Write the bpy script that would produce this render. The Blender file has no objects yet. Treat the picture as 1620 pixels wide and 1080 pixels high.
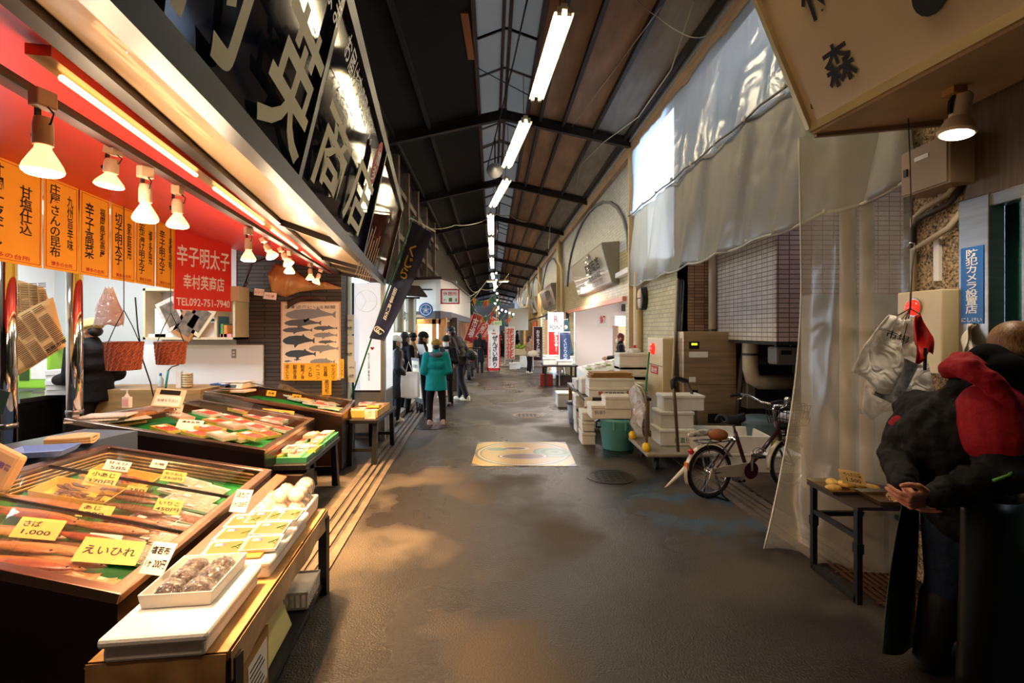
import bpy, math, random
from mathutils import Vector, Matrix, Euler, noise as mnoise
R = random.Random(7)
SC = bpy.context.scene
COL = SC.collection
PI = math.pi
F, CX, HOR, EYE = 780.0, 810.0, 522.0, 1.62      # focal length in px of the 1620-wide frame, horizon row, eye height

# ---------------------------------------------------------------- camera, world, exposure, big lights
cd = bpy.data.cameras.new('camera'); cam = bpy.data.objects.new('camera', cd); COL.objects.link(cam)
cd.sensor_width = 36; cd.lens = 36 * F / 1620; cd.shift_y = -(540 - HOR) / 1620; cd.clip_start = 0.05; cd.clip_end = 300
cam.location = (0, 0, EYE); cam.rotation_euler = (PI / 2, 0, 0); SC.camera = cam
SC.view_settings.view_transform = 'Standard'; SC.view_settings.look = 'None'; SC.view_settings.gamma = 1
SC.view_settings.use_curve_mapping = False; SC.view_settings.exposure = 0.9
SC.cycles.use_denoising = True; SC.cycles.max_bounces = 8; SC.cycles.transparent_max_bounces = 16
SC.cycles.sample_clamp_indirect = 6
w = bpy.data.worlds.new('sky'); SC.world = w; w.use_nodes = True
bg = w.node_tree.nodes['Background']; bg.inputs[0].default_value = (0.7, 0.83, 1.0, 1); bg.inputs[1].default_value = 4.0

def lamp(kind, loc, energy, col=(1, 1, 1), target=None, size=.1, size_y=None, angle=1.6, blend=.5, name='lamp_light'):
    l = bpy.data.lights.new(name, kind); l.energy = energy; l.color = col
    if kind == 'AREA':
        l.shape = 'RECTANGLE'; l.size = size; l.size_y = size_y or size
    elif kind != 'SUN':
        l.shadow_soft_size = size
    if kind == 'SPOT':
        l.spot_size = angle; l.spot_blend = blend
    o = bpy.data.objects.new(name, l); o.location = loc; COL.objects.link(o)
    if target is not None:
        o.rotation_euler = (Vector(target) - Vector(loc)).to_track_quat('-Z', 'Y').to_euler()
    return o

# ---------------------------------------------------------------- pixel / frame geometry used only to measure the place
def P(px, py, D): return Vector(((px - CX) / F * D, D, EYE + (HOR - py) / F * D))
def G(px, py, z=0.0): return P(px, py, (EYE - z) * F / (py - HOR))
def lerp(a, b, t): return a + (b - a) * t
def HX(u, Y): return u - .041 * Y               # the arcade axis

# ---------------------------------------------------------------- materials
def S(r, g, b):
    f = lambda c: ((c / 255) / 12.92 if c <= 10 else ((c / 255 + .055) / 1.055) ** 2.4)
    return (f(r), f(g), f(b), 1)
def H(h): return S(int(h[0:2], 16), int(h[2:4], 16), int(h[4:6], 16))
MATS = {}
def nodes(m):
    m.use_nodes = True; return m.node_tree, m.node_tree.nodes['Principled BSDF'], m.node_tree.links
def mat(name, col, rough=.5, metal=0, emit=0, ecol=None, noise=None, bump=None, spec=.5, alpha=1, trans=0, sheen=0, coat=0, col2=None):
    """noise=(scale, amount, detail[, stretch xyz]); bump=(scale, strength)"""
    if name in MATS: return MATS[name]
    m = bpy.data.materials.new(name); nt, b, L = nodes(m); MATS[name] = m
    c = H(col) if isinstance(col, str) else col
    b.inputs['Base Color'].default_value = c; b.inputs['Roughness'].default_value = rough; b.inputs['Metallic'].default_value = metal
    b.inputs['Specular IOR Level'].default_value = spec; b.inputs['Alpha'].default_value = alpha
    b.inputs['Transmission Weight'].default_value = trans; b.inputs['Sheen Weight'].default_value = sheen; b.inputs['Coat Weight'].default_value = coat
    if emit:
        b.inputs['Emission Color'].default_value = H(ecol) if ecol else c; b.inputs['Emission Strength'].default_value = emit
    if noise or bump:
        tc = nt.nodes.new('ShaderNodeTexCoord'); mp = nt.nodes.new('ShaderNodeMapping'); L.new(tc.outputs['Object'], mp.inputs[0])
        if noise and len(noise) > 3: mp.inputs['Scale'].default_value = noise[3]
    if noise:
        n = nt.nodes.new('ShaderNodeTexNoise'); n.inputs['Scale'].default_value = noise[0]; n.inputs['Detail'].default_value = noise[2] if len(noise) > 2 else 4
        L.new(mp.outputs[0], n.inputs[0])
        r = nt.nodes.new('ShaderNodeValToRGB'); r.color_ramp.elements[0].position = .3; r.color_ramp.elements[1].position = .7
        a = noise[1]
        r.color_ramp.elements[0].color = (c[0] * (1 - a), c[1] * (1 - a), c[2] * (1 - a), 1)
        r.color_ramp.elements[1].color = (H(col2) if col2 else (min(1, c[0] * (1 + a)), min(1, c[1] * (1 + a)), min(1, c[2] * (1 + a)), 1))
        L.new(n.outputs[0], r.inputs[0]); L.new(r.outputs[0], b.inputs['Base Color'])
    if bump:
        n2 = nt.nodes.new('ShaderNodeTexNoise'); n2.inputs['Scale'].default_value = bump[0]; n2.inputs['Detail'].default_value = 5
        L.new(mp.outputs[0], n2.inputs[0])
        bp = nt.nodes.new('ShaderNodeBump'); bp.inputs['Strength'].default_value = bump[1]; bp.inputs['Distance'].default_value = .02
        L.new(n2.outputs[0], bp.inputs['Height']); L.new(bp.outputs[0], b.inputs['Normal'])
    return m
def brick(name, axis, c1, c2, mortar, bw, bh, ms=.01, offset=.5, rough=.5, bump=.4, speck=0):
    if name in MATS: return MATS[name]
    m = bpy.data.materials.new(name); nt, b, L = nodes(m); MATS[name] = m
    tc = nt.nodes.new('ShaderNodeTexCoord'); sx = nt.nodes.new('ShaderNodeSeparateXYZ'); cx = nt.nodes.new('ShaderNodeCombineXYZ')
    L.new(tc.outputs['Object'], sx.inputs[0]); L.new(sx.outputs[0 if axis == 'x' else 1], cx.inputs[0]); L.new(sx.outputs[2], cx.inputs[1])
    t = nt.nodes.new('ShaderNodeTexBrick'); t.offset = offset; L.new(cx.outputs[0], t.inputs[0])
    t.inputs['Color1'].default_value = H(c1); t.inputs['Color2'].default_value = H(c2); t.inputs['Mortar'].default_value = H(mortar)
    t.inputs['Scale'].default_value = 1; t.inputs['Brick Width'].default_value = bw; t.inputs['Row Height'].default_value = bh
    t.inputs['Mortar Size'].default_value = ms; t.inputs['Mortar Smooth'].default_value = .2
    n = nt.nodes.new('ShaderNodeTexNoise'); n.inputs['Scale'].default_value = 90 if speck else 6; n.inputs['Detail'].default_value = 6
    L.new(tc.outputs['Object'], n.inputs[0])
    mx = nt.nodes.new('ShaderNodeMixRGB'); mx.blend_type = 'MULTIPLY'; mx.inputs[0].default_value = .6 if speck else .35
    rr = nt.nodes.new('ShaderNodeValToRGB'); rr.color_ramp.elements[0].color = (.25, .25, .25, 1); rr.color_ramp.elements[0].position = .36 if speck else .2
    rr.color_ramp.elements[1].position = .45 if speck else .75
    L.new(n.outputs[0], rr.inputs[0]); L.new(t.outputs['Color'], mx.inputs[1]); L.new(rr.outputs[0], mx.inputs[2]); L.new(mx.outputs[0], b.inputs['Base Color'])
    bp = nt.nodes.new('ShaderNodeBump'); bp.inputs['Strength'].default_value = bump; bp.inputs['Distance'].default_value = .01; bp.invert = True
    L.new(t.outputs['Fac'], bp.inputs['Height']); L.new(bp.outputs[0], b.inputs['Normal']); b.inputs['Roughness'].default_value = rough
    return m
def film(name, tint, clear=.6, gloss=.12, rough=.1, trans=.5, bump=0, bscale=3):
    """thin sheet: part see-through, part glossy, part translucent/diffuse"""
    if name in MATS: return MATS[name]
    m = bpy.data.materials.new(name); m.use_nodes = True; nt = m.node_tree; L = nt.links; MATS[name] = m
    for n in list(nt.nodes): nt.nodes.remove(n)
    out = nt.nodes.new('ShaderNodeOutputMaterial'); T = nt.nodes.new('ShaderNodeBsdfTransparent'); D = nt.nodes.new('ShaderNodeBsdfDiffuse')
    TL = nt.nodes.new('ShaderNodeBsdfTranslucent'); Gl = nt.nodes.new('ShaderNodeBsdfGlossy')
    c = H(tint); D.inputs[0].default_value = c; TL.inputs[0].default_value = c; Gl.inputs[0].default_value = (1, 1, 1, 1); Gl.inputs[1].default_value = rough
    m1 = nt.nodes.new('ShaderNodeMixShader'); m1.inputs[0].default_value = trans; L.new(D.outputs[0], m1.inputs[1]); L.new(TL.outputs[0], m1.inputs[2])
    m2 = nt.nodes.new('ShaderNodeMixShader'); m2.inputs[0].default_value = clear; L.new(m1.outputs[0], m2.inputs[1]); L.new(T.outputs[0], m2.inputs[2])
    m3 = nt.nodes.new('ShaderNodeMixShader'); lw = nt.nodes.new('ShaderNodeLayerWeight'); lw.inputs[0].default_value = .25
    mu = nt.nodes.new('ShaderNodeMath'); mu.operation = 'MULTIPLY_ADD'; mu.inputs[1].default_value = gloss * 2; mu.inputs[2].default_value = gloss * .4
    mu.use_clamp = True
    L.new(lw.outputs['Fresnel'], mu.inputs[0]); L.new(mu.outputs[0], m3.inputs[0]); L.new(m2.outputs[0], m3.inputs[1]); L.new(Gl.outputs[0], m3.inputs[2])
    if bump:
        tc = nt.nodes.new('ShaderNodeTexCoord'); n = nt.nodes.new('ShaderNodeTexNoise'); n.inputs['Scale'].default_value = bscale; n.inputs['Distortion'].default_value = 1
        bp = nt.nodes.new('ShaderNodeBump'); bp.inputs['Strength'].default_value = bump; bp.inputs['Distance'].default_value = .1
        L.new(tc.outputs['Object'], n.inputs[0]); L.new(n.outputs[0], bp.inputs['Height'])
        for s in (D, Gl): L.new(bp.outputs[0], s.inputs['Normal'])
    L.new(m3.outputs[0], out.inputs[0]); return m

def ML(key, *a, **k):
    return mat(key, *a, **k)
STEEL = mat('brushed_steel', '9a9590', .32, 1, noise=(3, .12, 3, (1, 1, 12)), bump=(60, .03))
STEELD = mat('dark_steel', '4a4644', .38, 1, noise=(4, .25))
CHROME = mat('chrome', 'd8d4d0', .08, 1)
BLACK = mat('black_paint', '0b0b0c', .45)
DARKW = mat('dark_wood', '2a1c14', .55, noise=(6, .4, 5, (8, 1, 8)))
WHITE = mat('white_paint', 'e8e6e2', .5)
CREAM = mat('cream_paint', 'd6c8a6', .5, noise=(5, .06))
FOAM = mat('white_styrofoam', 'efeeea', .75, bump=(120, .12))
FOAMD = mat('used_styrofoam', 'e2ded5', .75, noise=(7, .07), bump=(120, .12))
PAPER = mat('white_paper', 'f2efe8', .8)
YPAPER = mat('yellow_paper', 'ffb52a', .75, noise=(3, .06))
CARDY = mat('yellow_card', 'e6cf68', .6)
INK = mat('black_ink', '0c0a0a', .6)
REDINK = mat('red_ink', 'c01818', .6)
WINK = mat('white_lettering', 'f4f2ec', .5)
GLASS = film('clear_glass', 'ffffff', clear=.985, gloss=.055, rough=.02)
CLEARP = film('clear_plastic', 'f4f4f4', clear=.97, gloss=.05, rough=.1, bump=.4, bscale=25)
RUBBER = mat('black_rubber', '0d0d0d', .7)
SKIN = mat('skin', 'c98f70', .5, noise=(9, .08))

# ---------------------------------------------------------------- mesh builder
class MB:
    def __init__(s): s.v = []; s.f = []; s.M = Matrix()
    def at(s, loc=(0, 0, 0), rot=(0, 0, 0), sc=1):
        s.M = Matrix.Translation(loc) @ Euler(rot).to_matrix().to_4x4() @ Matrix.Scale(sc, 4); return s
    def add(s, vs, fs):
        n = len(s.v); s.v += [s.M @ Vector(v) for v in vs]; s.f += [tuple(i + n for i in f) for f in fs]; return s
    def hexa(s, p):  # 8 points: bottom 0-3 ccw, top 4-7
        return s.add(p, [(3, 2, 1, 0), (4, 5, 6, 7), (0, 1, 5, 4), (1, 2, 6, 5), (2, 3, 7, 6), (3, 0, 4, 7)])
    def box(s, x0, x1, y0, y1, z0, z1):
        return s.hexa([(x0, y0, z0), (x1, y0, z0), (x1, y1, z0), (x0, y1, z0), (x0, y0, z1), (x1, y0, z1), (x1, y1, z1), (x0, y1, z1)])
    def cbox(s, c, d):
        return s.box(c[0] - d[0] / 2, c[0] + d[0] / 2, c[1] - d[1] / 2, c[1] + d[1] / 2, c[2] - d[2] / 2, c[2] + d[2] / 2)
    def slab(s, quad, t):
        """quad of 4 points (any plane) given thickness t against its normal"""
        q = [Vector(p) for p in quad]; n = (q[1] - q[0]).cross(q[3] - q[0]).normalized() * t
        return s.hexa([p - n for p in q] + q)
    def beam(s, a, b, w, h, up=(0, 0, 1)):
        a, b = Vector(a), Vector(b); d = (b - a).normalized(); x = d.cross(Vector(up))
        x = (x if x.length > 1e-4 else d.cross(Vector((1, 0, 0)))).normalized() * w / 2; y = x.cross(d).normalized() * h / 2
        return s.hexa([a - x - y, a + x - y, b + x - y, b - x - y, a - x + y, a + x + y, b + x + y, b - x + y])
    def tube(s, pts, r, n=8, cap=True):
        pts = [Vector(p) for p in pts]; k = len(pts); rs = r if isinstance(r, (list, tuple)) else [r] * k
        vs = []; prev = None
        for i, p in enumerate(pts):
            d = (pts[min(i + 1, k - 1)] - pts[max(i - 1, 0)]).normalized()
            if prev is None:
                x = d.orthogonal().normalized()
            else:
                x = (prev - d * prev.dot(d)); x = x.normalized() if x.length > 1e-5 else d.orthogonal().normalized()
            prev = x; y = d.cross(x)
            vs += [p + (x * math.cos(2 * PI * j / n) + y * math.sin(2 * PI * j / n)) * rs[i] for j in range(n)]
        fs = [(i * n + j, i * n + (j + 1) % n, (i + 1) * n + (j + 1) % n, (i + 1) * n + j) for i in range(k - 1) for j in range(n)]
        if cap: fs += [tuple(range(n - 1, -1, -1)), tuple(range((k - 1) * n, k * n))]
        return s.add(vs, fs)
    def cyl(s, a, b, r, n=16): return s.tube([a, b], r, n)
    def lathe(s, prof, n=20, c=(0, 0, 0), sx=1, sy=1):
        k = len(prof); vs = [(c[0] + r * sx * math.cos(2 * PI * j / n), c[1] + r * sy * math.sin(2 * PI * j / n), c[2] + z) for r, z in prof for j in range(n)]
        fs = [(i * n + j, i * n + (j + 1) % n, (i + 1) * n + (j + 1) % n, (i + 1) * n + j) for i in range(k - 1) for j in range(n)]
        fs += [tuple(range(n - 1, -1, -1)), tuple(range((k - 1) * n, k * n))]
        return s.add(vs, fs)
    def ell(s, c, r, n=12, m=8):
        r = (r, r, r) if isinstance(r, (int, float)) else r
        prof = [(math.sin(PI * i / m), -math.cos(PI * i / m)) for i in range(m + 1)]
        prof[0] = (.02, -1); prof[-1] = (.02, 1)
        vs = [(c[0] + a * r[0] * math.cos(2 * PI * j / n), c[1] + a * r[1] * math.sin(2 * PI * j / n), c[2] + z * r[2]) for a, z in prof for j in range(n)]
        fs = [(i * n + j, i * n + (j + 1) % n, (i + 1) * n + (j + 1) % n, (i + 1) * n + j) for i in range(m) for j in range(n)]
        fs += [tuple(range(n - 1, -1, -1)), tuple(range(m * n, (m + 1) * n))]
        return s.add(vs, fs)
    def cap(s, a, b, ra, rb, n=12):
        a, b = Vector(a), Vector(b); d = (b - a); L = d.length; d = d.normalized() if L > 1e-6 else Vector((0, 0, 1))
        pts, rs = [], []
        for i in range(5):
            t = PI / 2 * i / 4; pts.append(a - d * ra * math.cos(t)); rs.append(max(ra * math.sin(t), ra * .05))
        for i in range(5):
            t = PI / 2 * i / 4; pts.append(b + d * rb * math.sin(t)); rs.append(max(rb * math.cos(t), rb * .05))
        return s.tube(pts, rs, n)
    def sheet(s, fn, nu, nv, t=.002):
        """fn(u,v)->point; closed thin sheet"""
        vs = [Vector(fn(i / nu, j / nv)) for j in range(nv + 1) for i in range(nu + 1)]; W = nu + 1
        nrm = []
        for j in range(nv + 1):
            for i in range(nu + 1):
                a = vs[j * W + min(i + 1, nu)] - vs[j * W + max(i - 1, 0)]; b = vs[min(j + 1, nv) * W + i] - vs[max(j - 1, 0) * W + i]
                nn = a.cross(b); nrm.append(nn.normalized() if nn.length > 1e-9 else Vector((0, 0, 1)))
        N = len(vs); al = vs + [v - n * t for v, n in zip(vs, nrm)]; fs = []
        for j in range(nv):
            for i in range(nu):
                q = (j * W + i, j * W + i + 1, (j + 1) * W + i + 1, (j + 1) * W + i); fs.append(q); fs.append(tuple(N + k for k in reversed(q)))
        for i in range(nu):
            fs.append((i + 1, i, N + i, N + i + 1)); b = nv * W; fs.append((b + i, b + i + 1, N + b + i + 1, N + b + i))
        for j in range(nv):
            a, b = j * W, (j + 1) * W; fs.append((a, b, N + b, N + a)); a, b = j * W + nu, (j + 1) * W + nu; fs.append((b, a, N + a, N + b))
        return s.add(al, fs)
    def prism(s, poly, h0, h1, fn=None):
        """2-d polygon extruded; fn(x,y,h)->point (default xy plane, z up)"""
        fn = fn or (lambda x, y, h: (x, y, h)); n = len(poly)
        vs = [fn(x, y, h0) for x, y in poly] + [fn(x, y, h1) for x, y in poly]
        return s.add(vs, [tuple(range(n - 1, -1, -1)), tuple(range(n, 2 * n))] + [(i, (i + 1) % n, n + (i + 1) % n, n + i) for i in range(n)])
    def tray(s, x0, x1, y0, y1, z0, z1, t=.004, flare=0., floor=None):
        """open box, walls of thickness t, optionally flared at the top"""
        ft = floor or t; f = flare
        o = [(x0, y0, z0), (x1, y0, z0), (x1, y1, z0), (x0, y1, z0), (x0 - f, y0 - f, z1), (x1 + f, y0 - f, z1), (x1 + f, y1 + f, z1), (x0 - f, y1 + f, z1)]
        i = [(x0 + t, y0 + t, z0 + ft), (x1 - t, y0 + t, z0 + ft), (x1 - t, y1 - t, z0 + ft), (x0 + t, y1 - t, z0 + ft),
             (x0 - f + t, y0 - f + t, z1), (x1 + f - t, y0 - f + t, z1), (x1 + f - t, y1 + f - t, z1), (x0 - f + t, y1 + f - t, z1)]
        fs = [(3, 2, 1, 0)] + [(a, (a + 1) % 4, 4 + (a + 1) % 4, 4 + a) for a in range(4)]
        fs += [(8, 9, 10, 11)] + [(8 + (a + 1) % 4, 8 + a, 12 + a, 12 + (a + 1) % 4) for a in range(4)]
        fs += [(4 + a, 4 + (a + 1) % 4, 12 + (a + 1) % 4, 12 + a) for a in range(4)]
        return s.add(o + i, fs)

WLOC = {}
def tag(o, label=None, cat=None, group=None, kind=None):
    for k, v in (('label', label), ('category', cat), ('group', group), ('kind', kind)):
        if v: o[k] = v
    return o
def thing(name, label, cat, loc=(0, 0, 0), group=None, rz=0):
    o = bpy.data.objects.new(name, None); o.empty_display_size = .1; COL.objects.link(o); o.location = loc; o.rotation_euler = (0, 0, rz)
    WLOC[o] = Vector(loc); return tag(o, label, cat, group)
def obj(name, mb, m, parent=None, smooth=False, bevel=0, loc=None, label=None, seg=2, sub=0):
    """link mesh builder mb as one object; vertices are world coordinates when the parent is unrotated"""
    off = WLOC.get(parent, Vector((0, 0, 0))) if parent is not None else (Vector(loc) if loc is not None else Vector((0, 0, 0)))
    me = bpy.data.meshes.new(name); me.from_pydata([v - off for v in mb.v], [], mb.f); me.materials.append(m)
    if smooth: me.polygons.foreach_set('use_smooth', [True] * len(me.polygons))
    me.update()
    o = bpy.data.objects.new(name, me); COL.objects.link(o)
    if parent is not None:
        o.parent = parent; WLOC[o] = off
    else:
        o.location = off; WLOC[o] = off
    if bevel:
        b = o.modifiers.new('b', 'BEVEL'); b.width = bevel; b.segments = seg; b.limit_method = 'ANGLE'; b.angle_limit = .6
    if sub:
        b = o.modifiers.new('s', 'SUBSURF'); b.levels = sub; b.render_levels = sub
    if smooth and bevel:
        pass
    if label: o['label'] = label
    return o
def struct(name, mb, m, smooth=False, bevel=0, parent=None):
    o = obj(name, mb, m, parent, smooth, bevel)
    if parent is None: o['kind'] = 'structure'
    return o
def single(name, mb, m, label, cat, group=None, kind=None, **k):
    """a thing that is one mesh; its origin goes to the base of the mesh"""
    xs = [v.x for v in mb.v]; ys = [v.y for v in mb.v]; zs = [v.z for v in mb.v]
    o = obj(name, mb, m, loc=((min(xs) + max(xs)) / 2, (min(ys) + max(ys)) / 2, min(zs)), **k); return tag(o, label, cat, group, kind)
def dup(root, loc=None, rot=None, label=None, group=None, sc=None):
    def cp(o, par):
        c = o.copy(); COL.objects.link(c)
        if par is not None: c.parent = par
        for ch in o.children: cp(ch, c)
        return c
    r = cp(root, None)
    if loc is not None: r.location = loc
    if rot is not None: r.rotation_euler = rot if isinstance(rot, (tuple, list)) else (0, 0, rot)
    if sc is not None: r.scale = sc if isinstance(sc, (tuple, list)) else (sc, sc, sc)
    if label: r['label'] = label
    if group: r['group'] = group
    return r
def frame(o, x, y):
    """4x4 from origin and two in-plane directions (x right, y up)"""
    x = Vector(x).normalized(); z = x.cross(Vector(y)).normalized(); y = z.cross(x)
    return Matrix(((x.x, y.x, z.x, o[0]), (x.y, y.y, z.y, o[1]), (x.z, y.z, z.z, o[2]), (0, 0, 0, 1)))
def text(body, M, w, h, m, parent, name='lettering', bold=.012, vert=False, lift=.002, shear=0, keep=False):
    """letters as a mesh filling a w x h box centred on the frame M; vert stacks them top to bottom"""
    c = bpy.data.curves.new('t', 'FONT'); c.body = '\n'.join(body) if vert else body; c.offset = bold; c.align_x = 'CENTER'; c.shear = shear
    c.space_line = .92 if vert else 1; c.resolution_u = 3; c.extrude = 0
    t = bpy.data.objects.new('t', c); me = t.to_mesh()
    vs = [v.co.copy() for v in me.vertices]; fs = [tuple(p.vertices) for p in me.polygons]
    t.to_mesh_clear(); bpy.data.objects.remove(t); bpy.data.curves.remove(c)
    if not vs: return None
    x0, x1 = min(v.x for v in vs), max(v.x for v in vs); y0, y1 = min(v.y for v in vs), max(v.y for v in vs)
    sx, sy = w / max(x1 - x0, 1e-6), h / max(y1 - y0, 1e-6)
    if keep: sx = sy = min(sx, sy)
    mb = MB(); mb.add([M @ Vector(((v.x - (x0 + x1) / 2) * sx, (v.y - (y0 + y1) / 2) * sy, lift)) for v in vs], fs)
    return obj(name, mb, m, parent)
ORD = ['first', 'second', 'third', 'fourth', 'fifth', 'sixth', 'seventh', 'eighth', 'ninth', 'tenth', 'eleventh', 'twelfth', 'thirteenth', 'fourteenth', 'fifteenth', 'sixteenth', 'seventeenth', 'eighteenth']
def quad(c0, c1, c2, c3):
    """bilinear patch K(s,t,h): c0 near street, c1 far street, c2 far back, c3 near back"""
    c0, c1, c2, c3 = map(Vector, (c0, c1, c2, c3)); n = (c1 - c0).cross(c3 - c0).normalized()
    if n.z < 0: n = -n
    return lambda s, t, h=0: lerp(lerp(c0, c1, s), lerp(c3, c2, s), t) + n * h
# ================================================================ the setting
def asphalt():
    m = bpy.data.materials.new('wet_asphalt'); nt, b, L = nodes(m); N = nt.nodes.new
    tc = N('ShaderNodeTexCoord')
    def noise(s, d, stretch=None):
        n = N('ShaderNodeTexNoise'); n.inputs['Scale'].default_value = s; n.inputs['Detail'].default_value = d
        if stretch:
            mp = N('ShaderNodeMapping'); mp.inputs['Scale'].default_value = stretch; L.new(tc.outputs['Object'], mp.inputs[0]); L.new(mp.outputs[0], n.inputs[0])
        else: L.new(tc.outputs['Object'], n.inputs[0])
        return n.outputs[0]
    def ramp(x, p0, p1, c0, c1):
        r = N('ShaderNodeValToRGB'); r.color_ramp.elements[0].position = p0; r.color_ramp.elements[1].position = p1
        r.color_ramp.elements[0].color = c0; r.color_ramp.elements[1].color = c1; L.new(x, r.inputs[0]); return r.outputs[0]
    def mix(f, a, c, t='MIX'):
        n = N('ShaderNodeMixRGB'); n.blend_type = t
        for i, x in ((0, f), (1, a), (2, c)):
            if hasattr(x, 'links'): L.new(x, n.inputs[i])
            else: n.inputs[i].default_value = x
        return n.outputs[0]
    k0, k1 = (0, 0, 0, 1), (1, 1, 1, 1)
    grit = ramp(noise(70, 5), .33, .72, H('0b0908'), H('2f2a24'))
    dry = ramp(noise(.8, 7, (1, .9, 1)), .48, .60, k0, k1)                                # dried, paler patches
    c = mix(dry, grit, mix(.42, grit, H('645a4e')))
    dirt = ramp(noise(.35, 4), .42, .65, k0, (.6, .6, .6, 1)); c = mix(dirt, c, mix(.6, c, H('2a2018')))
    # worn blue paint by the bicycle
    sp = N('ShaderNodeVectorMath'); sp.operation = 'DISTANCE'; sp.inputs[1].default_value = (1.75, 4.55, 0); L.new(tc.outputs['Object'], sp.inputs[0])
    fall = ramp(sp.outputs['Value'], .35, 1.25, k1, k0); worn = ramp(noise(2.6, 9), .47, .58, k0, k1)
    bl = mix(1, fall, worn, 'MULTIPLY'); c = mix(mix(1, bl, (.75, .75, .75, 1), 'MULTIPLY'), c, mix(.6, grit, H('2f6a96')))
    spk = ramp(noise(230, 2), .70, .76, k0, k1); c = mix(mix(1, spk, (.5, .5, .5, 1), 'MULTIPLY'), c, H('b8a894'))
    L.new(c, b.inputs['Base Color'])
    wet = ramp(noise(.55, 5, (1, .7, 1)), .4, .62, (.2, .2, .2, 1), (.5, .5, .5, 1))
    rg = mix(dry, wet, (.8, .8, .8, 1)); L.new(rg, b.inputs['Roughness']); b.inputs['Specular IOR Level'].default_value = .55
    bp = N('ShaderNodeBump'); bp.inputs['Strength'].default_value = .55; bp.inputs['Distance'].default_value = .012
    L.new(noise(95, 6), bp.inputs['Height']); L.new(bp.outputs[0], b.inputs['Normal'])
    return m
fl = struct('floor', MB().box(-8, 9, -5, 80, -.12, 0), asphalt())

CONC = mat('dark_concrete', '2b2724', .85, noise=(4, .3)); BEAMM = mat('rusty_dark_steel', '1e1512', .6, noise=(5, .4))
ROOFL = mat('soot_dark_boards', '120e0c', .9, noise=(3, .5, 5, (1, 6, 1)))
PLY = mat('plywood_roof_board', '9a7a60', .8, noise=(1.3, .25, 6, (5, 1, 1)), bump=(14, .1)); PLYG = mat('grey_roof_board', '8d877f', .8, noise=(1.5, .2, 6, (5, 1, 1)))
# shop end wall line etc.
END = 6.7
def BX(Y): return -2.88 - .1727 * Y            # line of the hanging yellow signs
E0, E1 = P(10, 8, 1.07), P(540, 430, END)      # street-side edge of the red ceiling
def EX(Y): return lerp(E0.x, E1.x, (Y - E0.y) / (E1.y - E0.y))
ZE = (E0.z + E1.z) / 2; ZB = 2.80
RED = mat('red_ceiling', 'e8322c', .42, noise=(2, .06))
struct('ceiling_red', MB().sheet(lambda u, v: (lerp(BX(lerp(.2, END, v)) - .1, EX(lerp(.2, END, v)), u), lerp(.2, END, v), lerp(ZB, ZE, u)), 4, 12, -.02), RED)
SIG_B0, SIG_B1 = P(185, 0, .79), P(606, 446, 6.4); SIG_T0, SIG_T1 = P(546, 0, 2.08), P(634, 330, 5.9)
def sgb(Y): return lerp(SIG_B0, SIG_B1, (Y - SIG_B0.y) / (SIG_B1.y - SIG_B0.y))
def sgt(Y): return lerp(SIG_T0, SIG_T1, (Y - SIG_T0.y) / (SIG_T1.y - SIG_T0.y))
SOFF = mat('cream_soffit_under_plastic', 'd8b286', .28, noise=(2.5, .1, 3), bump=(2.2, .7), coat=.25)
fr = MB(); sf = MB()
for i, (a, b) in enumerate(((.3, 3.35), (3.42, 5.0), (5.07, 5.55), (5.6, 6.35))):
    p = [Vector((EX(a), a, ZE)), Vector((EX(b), b, ZE)), sgb(b), sgb(a)]; p = [v.lerp(sum(p, Vector()) / 4, .02) for v in p]
    sf.sheet(lambda u, v: lerp(lerp(p[0], p[3], u), lerp(p[1], p[2], u), v) + Vector((0, 0, .012)), 4, 12, -.01)
struct('trim_1', sf, SOFF)
for Y in (.3, 3.38, 5.03, 5.57, 6.37): fr.beam((EX(Y), Y, ZE), sgb(Y), .05, .05)
fr.beam((EX(.2), .2, ZE), (EX(6.4), 6.4, ZE), .05, .06)
struct('trim_2', fr, mat('dark_bronze_frame', '2c2018', .45, .3))
# navy shop sign is a thing (see below); closing structure behind it
wl = MB()
wl.slab([(BX(-1) + .05, -4, 2.85), (BX(9) + .3, END + .1, 2.85), (EX(9) - .1, END + .1, 3.1), (EX(-1) - .3, -4, 3.1)], .05)
struct('roof_shop', wl, CONC)
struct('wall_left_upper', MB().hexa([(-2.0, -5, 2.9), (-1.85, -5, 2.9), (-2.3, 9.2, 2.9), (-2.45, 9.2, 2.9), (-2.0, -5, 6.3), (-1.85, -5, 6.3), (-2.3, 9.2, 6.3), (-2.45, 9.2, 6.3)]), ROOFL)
BRD = brick('dark_slate_brick', 'x', '3c3632', '544a42', '14110f', .42, .052, .006, .5, .6)
struct('wall_shop_end', MB().box(-6.2, -2.32, END, END + .15, 0, 3.2), BRD)
WHT = mat('white_panel', 'eef0f2', .45, noise=(1, .03))
struct('wall_room_end', MB().box(-6.2, -3.74, END - .014, END, 0, 2.95), mat('grey_white_wall', 'c8cacb', .5))
struct('wall_shop_back', MB().box(-6.35, -6.2, -3, END + .15, 0, 3.3), WHT)
struct('wall_shop_near', MB().box(-6.3, -1.9, -3.2, -3, 0, 3.3), CONC)
struct('ceiling_back_room', MB().box(-6.3, -3.4, -3, END, 2.95, 3.05), WHT)
struct('roof_sky_blocker', MB().box(-7, -2.2, -5, 9.4, 3.35, 3.5), CONC)  # unseen slab, added to stop sky light leaking into the shop
struct('wall_splash', MB().box(-5.5, -3.37, END - .03, END, .7, 1.42), WHT)

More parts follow.
